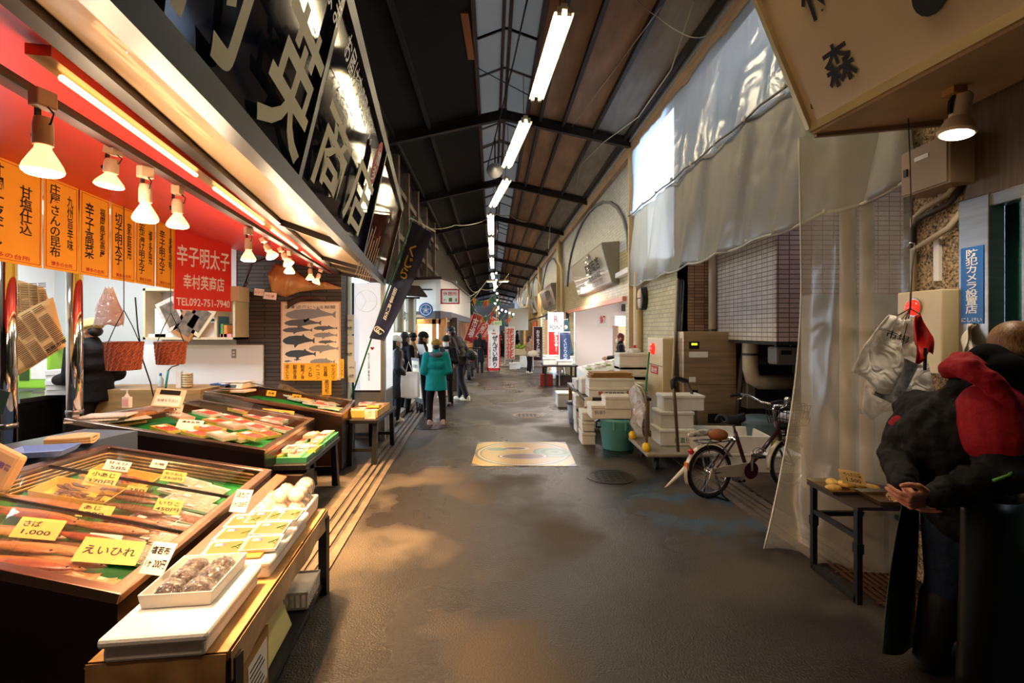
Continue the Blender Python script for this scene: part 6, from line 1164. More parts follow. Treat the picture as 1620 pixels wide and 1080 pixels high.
m = MB().at((2.4, 2.2, .315)); m.tray(-.14, .14, -.2, .2, 0, .1, .006, .01); single('blue_crate', m, mat('pale_blue_plastic', '6f9ab4', .5), 'pale blue plastic crate on the lower wire shelf', 'crate')
# ---- trolley with bagged handle
t = thing('platform_trolley', 'flat platform trolley with a black-gripped handle and yellow corner guards', 'trolley', (1.95, 6.05, 0)); DK = mat('grey_resin_deck', '8d8678', .6)
obj('deck', MB().box(1.53, 2.42, 5.6, 6.5, .17, .22), DK, t, bevel=.02)
for x in (1.68, 2.28):
    for y in (5.75, 6.35): obj('wheel', MB().at((x, y, .065), (0, PI / 2, 0)).lathe([(.02, -.02), (.065, -.018), (.065, .018), (.02, .02)], 18), RUBBER, t); obj('fork', MB().cbox((x, y, .13), (.06, .05, .09)), STEELD, t)
YG = mat('yellow_plastic', 'e8c020', .4)
for y in (5.72, 6.38): obj('corner_guard', MB().ell((1.56, y, .26), (.05, .07, .06), 12, 8), YG, t, smooth=True)
hp = [(1.56, 5.72, .24), (1.56, 5.72, .74), (1.56, 5.78, .86), (1.56, 5.92, .93), (1.56, 6.2, .93), (1.56, 6.33, .86), (1.56, 6.38, .74), (1.56, 6.38, .24)]
obj('handle_frame', MB().tube(hp, .016, 10), mat('warm_grey_tube', '8a7a68', .4, .5), t, smooth=True)
h2 = [P(1073, 716, 5.68), P(1068, 640, 5.68), P(1066, 615, 5.7), P(1064, 603, 5.75), P(1070, 598, 5.85), P(1086, 603, 6.1), P(1096, 625, 6.3), P(1101, 645, 6.35), P(1103, 700, 6.4)]; h2[0].z = .2; h2[-1].z = .2
obj('handle_frame', MB().tube(h2, .018, 10), mat('brown_tube', '6a5444', .4, .4), t, smooth=True); obj('grip', MB().tube(h2[2:6], .03, 10), RUBBER, t, smooth=True)
def sheath(u, v): return (1.55 + .04 * math.sin(PI * v) * math.cos(4 * u + 3 * v) - .03, lerp(5.70, 6.40, u) , .94 - .62 * v * (1 - .25 * abs(u - .4)) - .10 * (2 * u - 1) ** 2 * (1 - v))
m = MB(); m.sheet(sheath, 14, 14, .003); single('clear_bag', m, film('dusty_clear_bag', 'd9cdb8', clear=.35, gloss=.2, rough=.2, trans=.5, bump=.8, bscale=8), 'large clear bag stretched over the street-end trolley handle', 'plastic bag', smooth=True)
# ---- foam boxes and tubs
def fb(px0, px1, py0, py1, D, label, dep=.36, lid=True, group='white styrofoam boxes outside the fishmonger', rz=0, marks=None, z0=None, m=FOAMD):
    a, b = P(px0, py1, D), P(px1, py0, D); zb = a.z if z0 is None else z0; w_ = b.x - a.x; h_ = b.z - zb
    mk = None if not marks else [(tx, 'f', x * w_, h_ * z, ww * w_, hh * h_, mm) for tx, x, z, ww, hh, mm in marks]
    return foambox(Vector(((a.x + b.x) / 2, D + dep / 2, zb)), rz, w_, dep, h_, label, lid, min(.05, h_ * .3), group, m, over=.006, marks=mk)
st = thing('stall_table', 'low table buried in foam boxes outside the fishmonger', 'table', (1.7, 8, 0)); obj('top', MB().box(1.05, 2.05, 7.25, 9.4, .58, .62), DARKW, st)
for x, y in ((1.1, 7.3), (2.0, 7.3), (1.1, 9.3), (2.0, 9.3)): obj('leg', MB().box(x - .03, x + .03, y - .03, y + .03, 0, .58), CARDB, st)
fb(932, 1004, 598, 613, 7.3, 'flat foam box topmost in the front pair on the stall table', .4, z0=.762); fb(932, 1006, 613, 628, 7.28, 'foam box with upside-down black and red print under the front top box', .4, z0=.622, marks=[('エササササ', .04, .4, .4, .42, INK), ('鯛', -.26, .45, .09, .42, REDINK), ('寿', .34, .45, .10, .5, REDINK)])
bin_c = (1.46, 6.78)
t = thing('plastic_bin', 'round teal plastic bin with black handle loops under the front foam boxes', 'bin', (bin_c[0], bin_c[1], 0)); TEAL = mat('teal_plastic_bin', '5fa7a6', .4)
obj('tub', MB().lathe([(.20, 0), (.21, .01), (.262, .38), (.275, .39), (.275, .425), (.262, .43), (.25, .38), (.20, .02), (.01, .02)], 32, (bin_c[0], bin_c[1], 0)), TEAL, t, smooth=True)
for a in (PI, PI + .2, -.9, -1.4, -2.0): obj('rib', MB().beam((bin_c[0] + .268 * math.cos(a), bin_c[1] + .268 * math.sin(a), .40), (bin_c[0] + .254 * math.cos(a), bin_c[1] + .254 * math.sin(a), .29), .02, .012), TEAL, t)
obj('handle', MB().tube([(bin_c[0] - .26, bin_c[1] - .06, .40), (bin_c[0] - .31, bin_c[1] - .06, .37), (bin_c[0] - .31, bin_c[1] - .06, .30), (bin_c[0] - .25, bin_c[1] - .06, .30)], .014, 8), RUBBER, t, smooth=True)
fb(936, 1001, 641, 657, 6.58, 'slanting lidded foam box resting on the teal bin', .42, z0=.432, marks=[('らいおう', -.3, .5, .25, .3, INK)]); fb(958, 1001, 627, 642, 6.56, 'small foam box on the slanting box above the teal bin', .3, z0=.566)
stk = [(921, 942, 684, 702, 6.95, 0.0, 'foam box on the ground beside the teal bin, under two more'), (921, 941, 667, 684, 6.95, .19, 'middle foam box of the short stack beside the teal bin'), (921, 941, 651, 667, 6.95, .34, 'top foam box of the short stack beside the teal bin'),
       (912, 930, 655, 672, 7.75, .0, 'low foam box behind the short stack'), (911, 929, 640, 655, 7.7, .17, 'second foam box behind the short stack, street side'), (911, 926, 625, 640, 7.7, .34, 'third foam box behind the short stack, street side'), (925, 937, 628, 640, 7.22, .5, 'small box wedged between the stall table and the short stack')]
for px0, px1, py0, py1, D, z0, lb in stk: fb(px0, px1, py0, py1, D, lb, .36 if D < 7.2 or D > 7.5 else .02, z0=z0)
fb(882, 906, 622, 644, 10.35, 'single foam box standing alone on the ground toward the street', .5, z0=0.0)
fb(912, 938, 600, 622, 8.2, 'foam box on the stall table near its street corner', .35, z0=.622); fb(920, 938, 598, 614, 7.7, 'foam box behind the front pair on the stall table', .35, z0=.622); fb(909, 925, 600, 617, 8.75, 'white foam box at the far street corner of the stall table', .35, z0=.622)
for i, (y0, y1) in enumerate(((590, 604), (575, 590), (559, 575))): z = (.622, .79, .96)[i]; fb(980, 1026, y0, y1, 8.1, 'large white foam box, %s in the tall pile before the hydrant cabinet' % ('bottom', 'middle', 'top')[i], .42, z0=z)
fb(985, 1022, 606, 622, 7.75, 'grey-white foam box squeezed under the tall pile', .2, z0=.622)
q = P(1000, 560, 8.2); m = MB().at((q.x + .05, 8.3, 1.24)); m.ell((0, 0, .03), (.12, .1, .05), 10, 6); single('crumpled_bag', m, WBAG, 'crumpled white bag on the tall pile of foam boxes', 'plastic bag', smooth=True)
for i in range(5): slabbox('flat_cardboard', 'flattened brown cardboard sheet, %s from the top of the sheaf on the foam boxes' % ORD[4 - i], 'cardboard', Vector((1.48 + .02 * (i % 2), 7.5, .905 + .017 * i)), .05 * (i - 2), .66 - .02 * i, .34, .013, CARDB, 'flattened cardboard on the foam boxes', tilt=(0, .01 * (i % 3)))
m = MB().at((1.33, 8.1, .80)); m.sheet(lambda u, v: (.4 * (u - .5), .25 * (v - .5), .08 * math.sin(PI * u) * math.sin(PI * v) + .02 * math.sin(15 * u) * math.sin(11 * v)), 12, 8, .02); single('crumpled_paper', m, mat('news_wrap', 'd8cbb4', .8, noise=(18, .3)), 'crumpled printed paper on the street-side foam boxes', 'paper', smooth=True)
t = thing('produce_bed', 'slanting bed of packed greens and white packs outside the fishmonger', 'produce bed', (1.75, 9.2, .62)); obj('board', MB().hexa([(1.3, 8.6, .622), (2.1, 8.6, .622), (2.1, 9.9, .622), (1.3, 9.9, .622), (1.3, 8.6, .84), (2.1, 8.6, 1.0), (2.1, 9.9, 1.06), (1.3, 9.9, .88)]), FOAM, t)
for i in range(14):
    x = 1.36 + .055 * (i % 7) * 2; y = 8.75 + .35 * (i // 7); c = Vector((min(x, 2.05), y, .90 + .22 * (x - 1.3)))
    slabbox('vegetable_pack', 'wrapped pack on the slanting produce bed, %s along the %s row' % (ORD[i % 7], ('near', 'far')[i // 7]), 'food pack', c, .3 * (i % 3), .09, .17, .035, (mat('pale_green_pack', 'a8bf6a', .4), WTRAY, PNK)[i % 3], 'packs on the produce bed')
single('red_pole', MB().box(2.10, 2.14, 8.5, 8.54, .62, 1.36), REDINK, 'short red upright between the produce bed and the tall foam pile', 'post')
t = thing('bucket', 'grey bucket with a dark lid between the lone foam box and the stacks', 'bucket', (1.13, 8.55, 0)); obj('pail', MB().lathe([(.10, 0), (.14, .34), (.13, .34), (.09, .01), (.01, .01)], 20, (1.10, 8.6, 0)), mat('grey_pail', '8d9196', .5), t, smooth=True); obj('lid', MB().lathe([(.16, .34), (.16, .37), (.1, .39), (.01, .39)], 20, (1.10, 8.6, 0)), mat('navy_lid', '2a3442', .4), t, smooth=True)
for i, (x, y, z0, w_, d_, h_, lb) in enumerate(((1.82, 6.15, .222, .42, .4, .20, 'foam box with a green label on the trolley deck'), (1.84, 6.2, .422, .40, .36, .20, 'foam box, second up on the trolley deck'), (1.95, 6.25, .622, .5, .3, .19, 'foam box topmost on the trolley deck'))): foambox(Vector((x + .18, y, z0)), 0, w_, d_, h_, lb, True, .04, 'foam boxes on the trolley', FOAMD, marks=[('産直便', 'f', .06, .07, .2, .07, mat('green_print', '2f6a2f', .5))] if i == 0 else None)
for i, (x, y, z0, w_, d_, h_, lid, lb) in enumerate(((2.68, 5.95, .0, .6, .5, .20, True, 'foam box on the ground behind the bicycle, under the wide flat one'), (2.58, 6.0, .20, .85, .6, .20, False, 'wide open foam tray behind the bicycle saddle'), (3.02, 5.75, .0, .5, .4, .22, True, 'foam box on the ground by the bicycle front wheel'))): foambox(Vector((x, y, z0)), -.1, w_, d_, h_, lb, lid, .04, 'foam boxes behind the bicycle', FOAMD)
slabbox('straw_bundle', 'yellowish straw bundle beside the foam boxes behind the bicycle', 'straw', Vector((3.32, 6.1, 0)), .1, .35, .3, .28, mat('straw_yellow', 'b8a24a', .9, noise=(20, .4), bump=(40, .8)))
t = thing('plastic_bin', 'blue-grey lidded bin behind the bicycle basket', 'bin', (3.35, 6.6, 0)); obj('tub', MB().lathe([(.2, 0), (.25, .45), (.01, .45)], 24, (3.2, 6.3, 0)), mat('blue_grey_plastic', '5f7480', .5), t, smooth=False); obj('lid', MB().lathe([(.27, .45), (.27, .49), (.2, .52), (.01, .52)], 24, (3.2, 6.3, 0)), mat('blue_grey_plastic', '5f7480', .5), t)
# ---- bicycle
def bicycle(o, rz):
    t = thing('bicycle', 'dark red small-wheeled shopping bicycle parked beside the trolley and vinyl curtain', 'bicycle', o, None, rz); WLOC[t] = Vector((0, 0, 0))
    FRM = mat('maroon_frame', '3d1218', .3, coat=.5); SIL = mat('silver_fender', 'c4b8a8', .3, .35); r = .255
    for wx, nm in ((0, 'rear'), (.98, 'front')):
        wl_ = obj('wheel', MB().tube([(wx + (r - .02) * math.cos(a * PI / 20), 0, r + (r - .02) * math.sin(a * PI / 20)) for a in range(41)], .02, 8, cap=False), RUBBER, t, smooth=True)
        obj('rim', MB().tube([(wx + (r - .045) * math.cos(a * PI / 20), 0, r + (r - .045) * math.sin(a * PI / 20)) for a in range(41)], .011, 6, cap=False), CHROME, wl_, smooth=True)
        s = MB()
        for k in range(28): a = 2 * PI * k / 28; b = a + (.5 if k % 2 else -.5); s.tube([(wx + .02 * math.cos(b), .02 * (-1) ** (k // 2), r + .02 * math.sin(b)), (wx + (r - .05) * math.cos(a), 0, r + (r - .05) * math.sin(a))], .0014, 4, cap=False)
        obj('spokes', s, STEEL, wl_); obj('hub', MB().cyl((wx, -.045, r), (wx, .045, r), .024 if wx else .034, 12), CHROME, wl_, smooth=True)
        f0, f1 = (.15 * PI, 1.12 * PI) if wx == 0 else (.12 * PI, 1.05 * PI)
        obj('mudguard', MB().sheet(lambda u, v: (wx + (r + .018 + .006 * math.cos(PI * (v - .5))) * math.cos(lerp(f0, f1, u)), .055 * (v - .5), r + (r + .018 + .006 * math.cos(PI * (v - .5))) * math.sin(lerp(f0, f1, u))), 24, 4, .002), SIL, t, smooth=True)
    bb = (.44, 0, .245); st_, hd, fk = (.30, 0, .62), (.80, 0, .70), (.86, 0, .50)
    m = MB(); m.tube([bb, st_], .019, 10); m.tube([bb, (.62, 0, .40), (.83, 0, .60)], [.022, .022, .02], 10); m.tube([hd, fk], .024, 10)
    for s in (-.05, .05): m.tube([(.44, s * .6, .245), (0, s, r)], .01, 8); m.tube([(.31, s * .4, .57), (0, s, r)], .009, 8)
    obj('frame', m, FRM, t, smooth=True); m = MB()
    for s in (-.05, .05): m.tube([(.855, s * .8, .52), (.89, s, .42), (.98, s, r)], .011, 8)
    obj('fork', m, FRM, t, smooth=True); obj('seat_post', MB().cyl(st_, (.265, 0, .74), .013, 10), CHROME, t, smooth=True)
    obj('saddle', MB().sheet(lambda u, v: (.14 + .27 * u, (v - .5) * (.20 - .15 * u ** 1.2), .785 + .02 * math.cos(PI * (v - .5)) - .02 * math.sin(PI * u) - .055 * (2 * abs(v - .5)) ** 3), 12, 10, .022), RUBBER, t, smooth=True)
    obj('saddle_springs', MB().tube([(.17, .05, .755), (.2, .05, .72), (.28, .0, .74), (.2, -.05, .72), (.17, -.05, .755)], .008, 6), CHROME, t)
    obj('stem', MB().tube([hd, (.775, 0, .82), (.79, 0, .86)], .013, 10), CHROME, t, smooth=True)
    hb = [(.50, -.27, .935), (.62, -.27, .945), (.70, -.24, .93), (.76, -.14, .875), (.80, 0, .86), (.76, .14, .875), (.70, .24, .93), (.62, .27, .945), (.50, .27, .935)]
    obj('handlebar', MB().tube(hb, .011, 8), CHROME, t, smooth=True)
    for s in (-.27, .27): obj('grip', MB().cyl((.48, s, .933), (.60, s, .944), .017, 10), RUBBER, t, smooth=True); obj('brake_lever', MB().tube([(.66, s, .935), (.64, s * 1.05, .90), (.56, s * 1.08, .88)], .006, 6), CHROME, t, smooth=True)
    obj('bell', MB().ell((.72, -.22, .955), (.03, .03, .022), 12, 8), CHROME, t, smooth=True)
    m = MB()
    for k in range(9):
        for q in (-1, 1): m.beam((.84 + .03 * k, q * (.13 + .0), .66 + .0), (.82 + .036 * k, q * .17, .87), .005, .005)
    for k in range(8): 
        for x, x2 in ((.84, .82), (1.08, 1.108)): m.beam((x, -.13 + .037 * k, .66), (x2, -.17 + .0486 * k, .87), .005, .005)
    for f in (0, .33, .66, 1): m.tube([(lerp(.84, .82, f), -lerp(.13, .17, f), lerp(.66, .87, f)), (lerp(1.08, 1.108, f), -lerp(.13, .17, f), lerp(.66, .87, f)), (lerp(1.08, 1.108, f), lerp(.13, .17, f), lerp(.66, .87, f)), (lerp(.84, .82, f), lerp(.13, .17, f), lerp(.66, .87, f)), (lerp(.84, .82, f), -lerp(.13, .17, f), lerp(.66, .87, f))], .005, 5)
    m.box(.84, 1.08, -.13, .13, .655, .662); obj('basket', m, BLACK, t)
    obj('headlamp', MB().cyl((.93, .08, .58), (.99, .08, .57), .035, 14), CHROME, t, smooth=True)
    obj('chain_guard', MB().prism([(-.05, .20), (-.02, .30), (.10, .31), (.40, .325), (.52, .30), (.53, .22), (.46, .18), (.1, .205)], -.055, -.04, lambda x, y, h: (x, h, y)), SIL, t, bevel=.006)
    obj('chainring', MB().at((.44, -.062, .245), (PI / 2, 0, 0)).lathe([(.08, -.004), (.085, 0), (.08, .004), (.02, .004)], 22), FRM, t); m = MB()
    obj('crank', MB().beam((.44, -.07, .245), (.43, -.08, .40), .02, .014), CHROME, t); obj('crank', MB().beam((.44, .06, .245), (.45, .07, .10), .02, .014), CHROME, t); obj('pedal', MB().cbox((.46, -.13, .40), (.09, .09, .024)), RUBBER, t); obj('pedal', MB().cbox((.45, .12, .10), (.09, .09, .024)), RUBBER, t)
    m = MB(); m.tube([(-.14, -.06, .55), (.26, -.06, .55), (.28, 0, .56), (.26, .06, .55), (-.14, .06, .55), (-.16, 0, .55), (-.14, -.06, .55)], .007, 6)
    for k in range(4): m.tube([(-.1 + .1 * k, -.06, .55), (-.1 + .1 * k, .06, .55)], .005, 5)
    for s in (-.065, .065): m.tube([(-.08, s, .55), (0, s, r)], .006, 6)
    obj('rear_rack', m, CHROME, t); m = MB(); m.tube([(.02, -.06, r - .02), (.05, -.12, .06), (.10, -.14, .012), (.02, .10, .012), (.0, .08, .06), (.02, .06, r - .02)], .009, 8); obj('stand', m, BLACK, t, smooth=True)
    obj('reflector', MB().cyl((-.20, 0, .47), (-.225, 0, .46), .028, 12), mat('red_reflector', 'c01a14', .2), t, smooth=True); obj('tail_box', MB().cbox((-.262, 0, .33), (.02, .05, .07)), mat('amber_reflector', 'c8742a', .3), t)
    obj('lock_cable', MB().tube([(.55 + .05 * math.cos(a * .6), -.08 + .004 * a, .42 + .035 * math.sin(a * .6)) for a in range(22)], .006, 6), mat('grey_cable', '8a8078', .4), t, smooth=True)
    return t
bo = Vector((1.907, 4.757, 0)); ba = math.atan2(.293, .935); bk_ = bicycle(bo[:], ba)
def bk(x, y, z): return Matrix.Translation(bo) @ Matrix.Rotation(ba, 4, 'Z') @ Vector((x, y, z))
BAGB = mat('brown_leather_bag', '8a4a22', .6, noise=(8, .3))
m = MB(); m.M = Matrix.Translation(bo) @ Matrix.Rotation(ba, 4, 'Z'); m.ell((.08, -.02, .61), (.10, .085, .055), 14, 8); single('brown_bundle', m, BAGB, 'brown leather bundle strapped to the bicycle rear rack', 'bundle', smooth=True)
m = MB(); m.M = Matrix.Translation(bo) @ Matrix.Rotation(ba, 4, 'Z'); m.tube([(-.20, .05, .61), (-.02, .07, .62), (.14, .06, .615)], [.02, .035, .03], 10); single('cloth_roll', m, mat('blue_white_cloth', '4a62a8', .7, noise=(14, .9), col2='e8e4dc'), 'blue and white rolled cloth on the bicycle rear rack', 'cloth', smooth=True)
m = MB(); m.M = Matrix.Translation(bo) @ Matrix.Rotation(ba, 4, 'Z'); m.ell((.96, 0, .73), (.09, .09, .065), 12, 8); single('checked_cloth', m, mat('checked_cloth', 'a8a8b4', .8, noise=(24, .8)), 'black and white checked cloth in the bicycle basket', 'cloth', smooth=True)
t = thing('umbrella', 'closed white umbrella slung low behind the bicycle rear wheel', 'umbrella', P(1055, 770, 4.72)[:]); obj('canopy', MB().tube([P(1052, 771, 4.70), P(1058, 766, 4.70), P(1083, 742, 4.72), P(1100, 722, 4.84)], [.004, .012, .024, .02], 10), mat('white_umbrella_cloth', 'd8d0c4', .6), t, smooth=True); obj('shaft', MB().cyl(P(1100, 722, 4.84), P(1128, 692, 4.90), .006, 8), STEEL, t)
# ================================================================ people
EYEW = mat('eye_white', 'e8e2da', .3); MASKM = mat('white_mask', 'eeeae4', .8); LIPS = mat('lips', '9a5048', .5)
HAIRB = mat('black_hair', '120e0c', .5, noise=(60, .4, 3, (1, 1, .2))); HAIRBR = mat('brown_hair', '5e3c20', .5, noise=(70, .5, 4, (3, 3, .4)), col2='9a6c40')
def clothm(n, c, **k): return mat(n, c, .75, bump=(9, 1.0), spec=.2, **k)
C_BLK, C_DRK, C_TEAL, C_BRN, C_TAN = clothm('black_cloth', '141315'), clothm('charcoal_cloth', '232124'), clothm('teal_jacket', '0e8f92'), clothm('dark_brown_puffer', '2a2420'), clothm('tan_coat', '9a7c54')
SHW = mat('white_sneaker', 'ded8cc', .6)
def remesh(o, v, sm=6):
    r = o.modifiers.new('r', 'REMESH'); r.mode = 'VOXEL'; r.voxel_size = v; r.use_smooth_shade = True
    if sm: s = o.modifiers.new('s', 'SMOOTH'); s.factor = .5; s.iterations = sm
def hand(mb, w, d, n, side, s=1, curl=.5, spread=.019):
    """palm and five fingers from wrist w along d, palm facing n"""
    w, d, n = Vector(w), Vector(d).normalized(), Vector(n).normalized(); n = (n - d * n.dot(d)).normalized(); lat = d.cross(n) * side
    for i, (ln, kn) in enumerate(((.066, .088), (.074, .092), (.068, .088), (.052, .080))):
        off = (i - 1.5) * spread * s; a = w + lat * off * .65 + d * .012 * s; k = w + lat * off + d * kn * s; mb.cap(a, k, .014 * s, .0115 * s, 8)
        dd = d.copy(); p = k; r = .0098 - .0006 * abs(i - 1)
        for q, f in enumerate((.44, .32, .26)):
            dd = (Matrix.Rotation(0, 3, 'X') @ dd); ang = curl * (.75 + .25 * q) * (1 + .12 * i); dd = (dd * math.cos(ang) + n * math.sin(ang)); nn = n * math.cos(ang) - d * 0; e = p + dd * ln * f * s
            mb.cap(p, e, r * s, r * .9 * s, 8); p = e; r *= .93; n2 = n
    t0 = w - lat * .026 * s + d * .022 * s; t1 = t0 - lat * .030 * s + d * .030 * s + n * .012 * s; t2 = t1 - lat * .006 * s + d * .030 * s + n * .010 * s; t3 = t2 + lat * .004 * s + d * .022 * s + n * .006 * s
    mb.cap(w + d * .01 * s - lat * .01 * s, t1, .016 * s, .0125 * s, 8); mb.cap(t1, t2, .0118 * s, .0105 * s, 8); mb.cap(t2, t3, .0105 * s, .0085 * s, 8)
def head(mb, M, s):
    """skull, jaw, nose, brow, ears; the face looks along local +Y; s = face scale (1 = 0.235 m tall)"""
    K = mb.M; mb.M = K @ M
    mb.ell((0, -.012 * s, .028 * s), (.076 * s, .094 * s, .088 * s), 18, 12); mb.ell((0, .022 * s, -.035 * s), (.060 * s, .068 * s, .078 * s), 16, 10); mb.ell((0, .05 * s, -.088 * s), (.032 * s, .030 * s, .024 * s), 12, 8)
    mb.cap((0, .082 * s, .012 * s), (0, .102 * s, -.026 * s), .009 * s, .014 * s, 8); mb.cap((-.035 * s, .072 * s, .020 * s), (.035 * s, .072 * s, .020 * s), .014 * s, .014 * s, 8)
    mb.cap((-.018 * s, .083 * s, -.062 * s), (.018 * s, .083 * s, -.062 * s), .009 * s, .009 * s, 8)
    for q in (-1, 1): mb.ell((q * .077 * s, -.008 * s, -.010 * s), (.010 * s, .020 * s, .032 * s), 10, 8)
    mb.M = K
def face(t, M, s, mask=False, mouth=True):
    for q in (-1, 1):
        m = MB(); m.M = M; m.ell((q * .030 * s, .076 * s, .002 * s), (.013 * s, .009 * s, .007 * s), 10, 6); e = obj('eye', m, EYEW, t, smooth=True); m = MB(); m.M = M; m.ell((q * .030 * s, .083 * s, .002 * s), (.006 * s, .004 * s, .006 * s), 8, 6); obj('iris', m, INK, e)
    if mask:
        m = MB(); m.M = M; m.sheet(lambda u, v: (.068 * s * math.sin((u - .5) * 2.7), .05 * s + .062 * s * math.cos((u - .5) * 2.7) - .02 * s * abs(v - .4), lerp(-.105, -.008, v) * s), 12, 8, .003); obj('face_mask', m, MASKM, t, smooth=True)
    elif mouth:
        m = MB(); m.M = M; m.ell((0, .090 * s, -.064 * s), (.022 * s, .006 * s, .006 * s), 10, 6); obj('mouth', m, LIPS, t, smooth=True)
def rot_about(p, c, ang, ax='X'): return Vector(c) + Matrix.Rotation(ang, 3, ax) @ (Vector(p) - Vector(c))
def person(label, loc, rz, h, jacket, trouser, shoe=None, lean=0, nod=.15, hair=HAIRB, longhair=False, hat=None, mask=True, coat=.46, elbows=None, wrists=None, stride=0, legs=.055, fleece=1.0, group=None, hood=None):
    t = thing('person', label, 'person', loc, group, rz); WLOC[t] = Vector((0, 0, 0)); v = lambda x, y, z: Vector((x * h, y * h, z * h)); hip = v(0, 0, .52)
    U = lambda x, y, z: rot_about(v(x, y, z), hip, -lean)
    sh = [U(s * .105, 0, .80) for s in (-1, 1)]; el = [U(*(e if e else (s * .145, -.02, .63))) for s, e in zip((-1, 1), elbows or (None, None))]; wr_ = [U(*(e if e else (s * .12, .09, .55))) for s, e in zip((-1, 1), wrists or (None, None))]
    hp = [v(s * .05, 0, .50) for s in (-1, 1)]; kn = [v(s * legs, .02 + s * stride * .5, .28) for s in (-1, 1)]; an = [v(s * legs * 1.05, -.01 + s * stride - abs(stride) * .3 * (s < 0), .045 + (abs(stride) * .12 if s < 0 else 0)) for s in (-1, 1)]
    Mh = Matrix.Translation(U(0, .012, .925)) @ Matrix.Rotation(-lean * .7 - nod, 4, 'X'); s_ = h * .147 / .235
    b = MB(); head(b, Mh, s_); b.cap(U(0, -.005, .82), U(0, .006, .89), .036 * h, .03 * h); b.cap(v(0, 0, .53), U(0, 0, .76), .07 * h, .07 * h)
    for i in (0, 1):
        b.cap(U(0, 0, .79), sh[i], .04 * h, .036 * h); b.cap(sh[i], el[i], .033 * h, .026 * h); b.cap(el[i], wr_[i], .025 * h, .017 * h); b.cap(hp[i], kn[i], .05 * h, .035 * h); b.cap(kn[i], an[i], .034 * h, .022 * h); b.cap(an[i], an[i] + v(0, .06, -.025), .024 * h, .018 * h)
        d = (wr_[i] - el[i]).normalized(); hand(b, wr_[i], d, Vector((-(i * 2 - 1), .3, -.1)), 1 if i else -1, h / 1.75, .4)
    o = obj('body', b, SKIN, t, smooth=True); remesh(o, .0075 * h, 3)
    j = MB(); f = fleece
    for k, (z, rx, ry) in enumerate(((.52, .098, .075), (.60, .095, .075), (.70, .105, .080), (.78, .095, .070))): j.M = Matrix.Translation(U(0, 0, z)) @ Matrix.Rotation(-lean, 4, 'X'); j.ell((0, 0, 0), (rx * h * f, ry * h * f, .075 * h), 16, 8)
    j.M = Matrix()
    if coat < .5: j.lathe([(.02 * h, coat * h), (.11 * h * f, coat * h), (.10 * h * f, .52 * h), (.095 * h * f, .58 * h), (.02 * h, .58 * h)], 20, sy=.78)
    for i in (0, 1): j.cap(U(0, 0, .785), sh[i], .05 * h, .048 * h * f); j.cap(sh[i], el[i], .047 * h * f, .04 * h * f); j.cap(el[i], lerp(el[i], wr_[i], .93), .04 * h * f, .03 * h * f)
    j.cap(U(0, -.004, .81), U(0, .004, .855), .05 * h, .046 * h); o = obj('jacket', j, jacket, t, smooth=True); remesh(o, .011 * h)
    p = MB()
    p.ell(v(0, 0, .50), (.09 * h, .07 * h, .06 * h), 14, 8)
    for i in (0, 1): p.cap(hp[i], kn[i], .058 * h, .046 * h); p.cap(kn[i], an[i] + v(0, 0, .0), .045 * h, .038 * h)
    o = obj('trousers', p, trouser, t, smooth=True); remesh(o, .011 * h)
    for i in (0, 1):
        m = MB(); m.M = Matrix.Translation(an[i]); m.cap((0, -.022 * h, -.022 * h), (0, .075 * h, -.026 * h), .026 * h, .021 * h); m.cap((0, -.02 * h, -.005 * h), (0, .01 * h, 0), .028 * h, .026 * h); m.box(-.024 * h, .024 * h, -.045 * h, .09 * h, -.045 * h, -.034 * h); o = obj('shoe', m, shoe or C_BLK, t, smooth=True); remesh(o, .006 * h, 2)
    face(t, Mh, s_, mask)
    m = MB(); m.M = Mh
    if hat is None or longhair:
        m.ell((0, -.022 * s_, .036 * s_), (.086 * s_, .100 * s_, .092 * s_), 16, 10)
        if longhair: m.ell((0, -.06 * s_, -.06 * s_), (.078 * s_, .055 * s_, .14 * s_), 14, 10)
        else: m.ell((0, -.05 * s_, -.03 * s_), (.074 * s_, .055 * s_, .07 * s_), 14, 8)
        obj('hair', m, hair, t, smooth=True)
    if hat is not None:
        m = MB(); m.M = Mh; m.ell((0, -.015 * s_, .052 * s_), (.092 * s_, .108 * s_, .085 * s_), 16, 10); m.lathe([(.094 * s_, .02 * s_), (.098 * s_, .025 * s_), (.098 * s_, .055 * s_), (.09 * s_, .06 * s_)], 20, (0, -.015 * s_, 0), 1, 1.15); o = obj('hat', m, hat, t, smooth=True)
        if not longhair: m = MB(); m.M = Mh; m.ell((0, -.052 * s_, -.02 * s_), (.072 * s_, .05 * s_, .06 * s_), 14, 8); obj('hair', m, hair, t, smooth=True)
    if hood is not None:
        m = MB(); c = U(0, -.05, .83); m.M = Matrix.Translation(c) @ Matrix.Rotation(.5, 4, 'X'); m.tube([(.062 * h * math.cos(a * PI / 8), .045 * h * math.sin(a * PI / 8), -.02 * h * math.sin(a * PI / 8)) for a in range(17)], .024 * h, 10, cap=False); m.ell((0, -.02 * h, -.02 * h), (.06 * h, .03 * h, .05 * h), 12, 8); obj('hood', m, hood, t, smooth=True)
    return t
def at_(px, D, z=0): q = P(px, HOR, D); return (q.x, D, z)
KNIT = mat('mustard_knit', 'b08c3e', .9, bump=(90, .8)); GREYC = clothm('grey_lining', '5a6270')
tw = person('short person seen from behind in a teal hooded jacket and mustard knit hat', at_(690, 8.5), .15, 1.46, C_TEAL, C_BLK, mat('pink_grey_shoe', 'b09a90', .6), hat=KNIT, coat=.40, fleece=1.22, legs=.075, hood=GREYC, wrists=((-.06, .11, .58), (.06, .11, .58)))
person('person in a white cap and long black puffer coat by the light box', at_(626, 8.75), -1.1, 1.52, mat('black_puffer', '1b1b1f', .45, bump=(9, .8)), C_BLK, SHW, hat=MASKM, coat=.28, fleece=1.3, longhair=True)
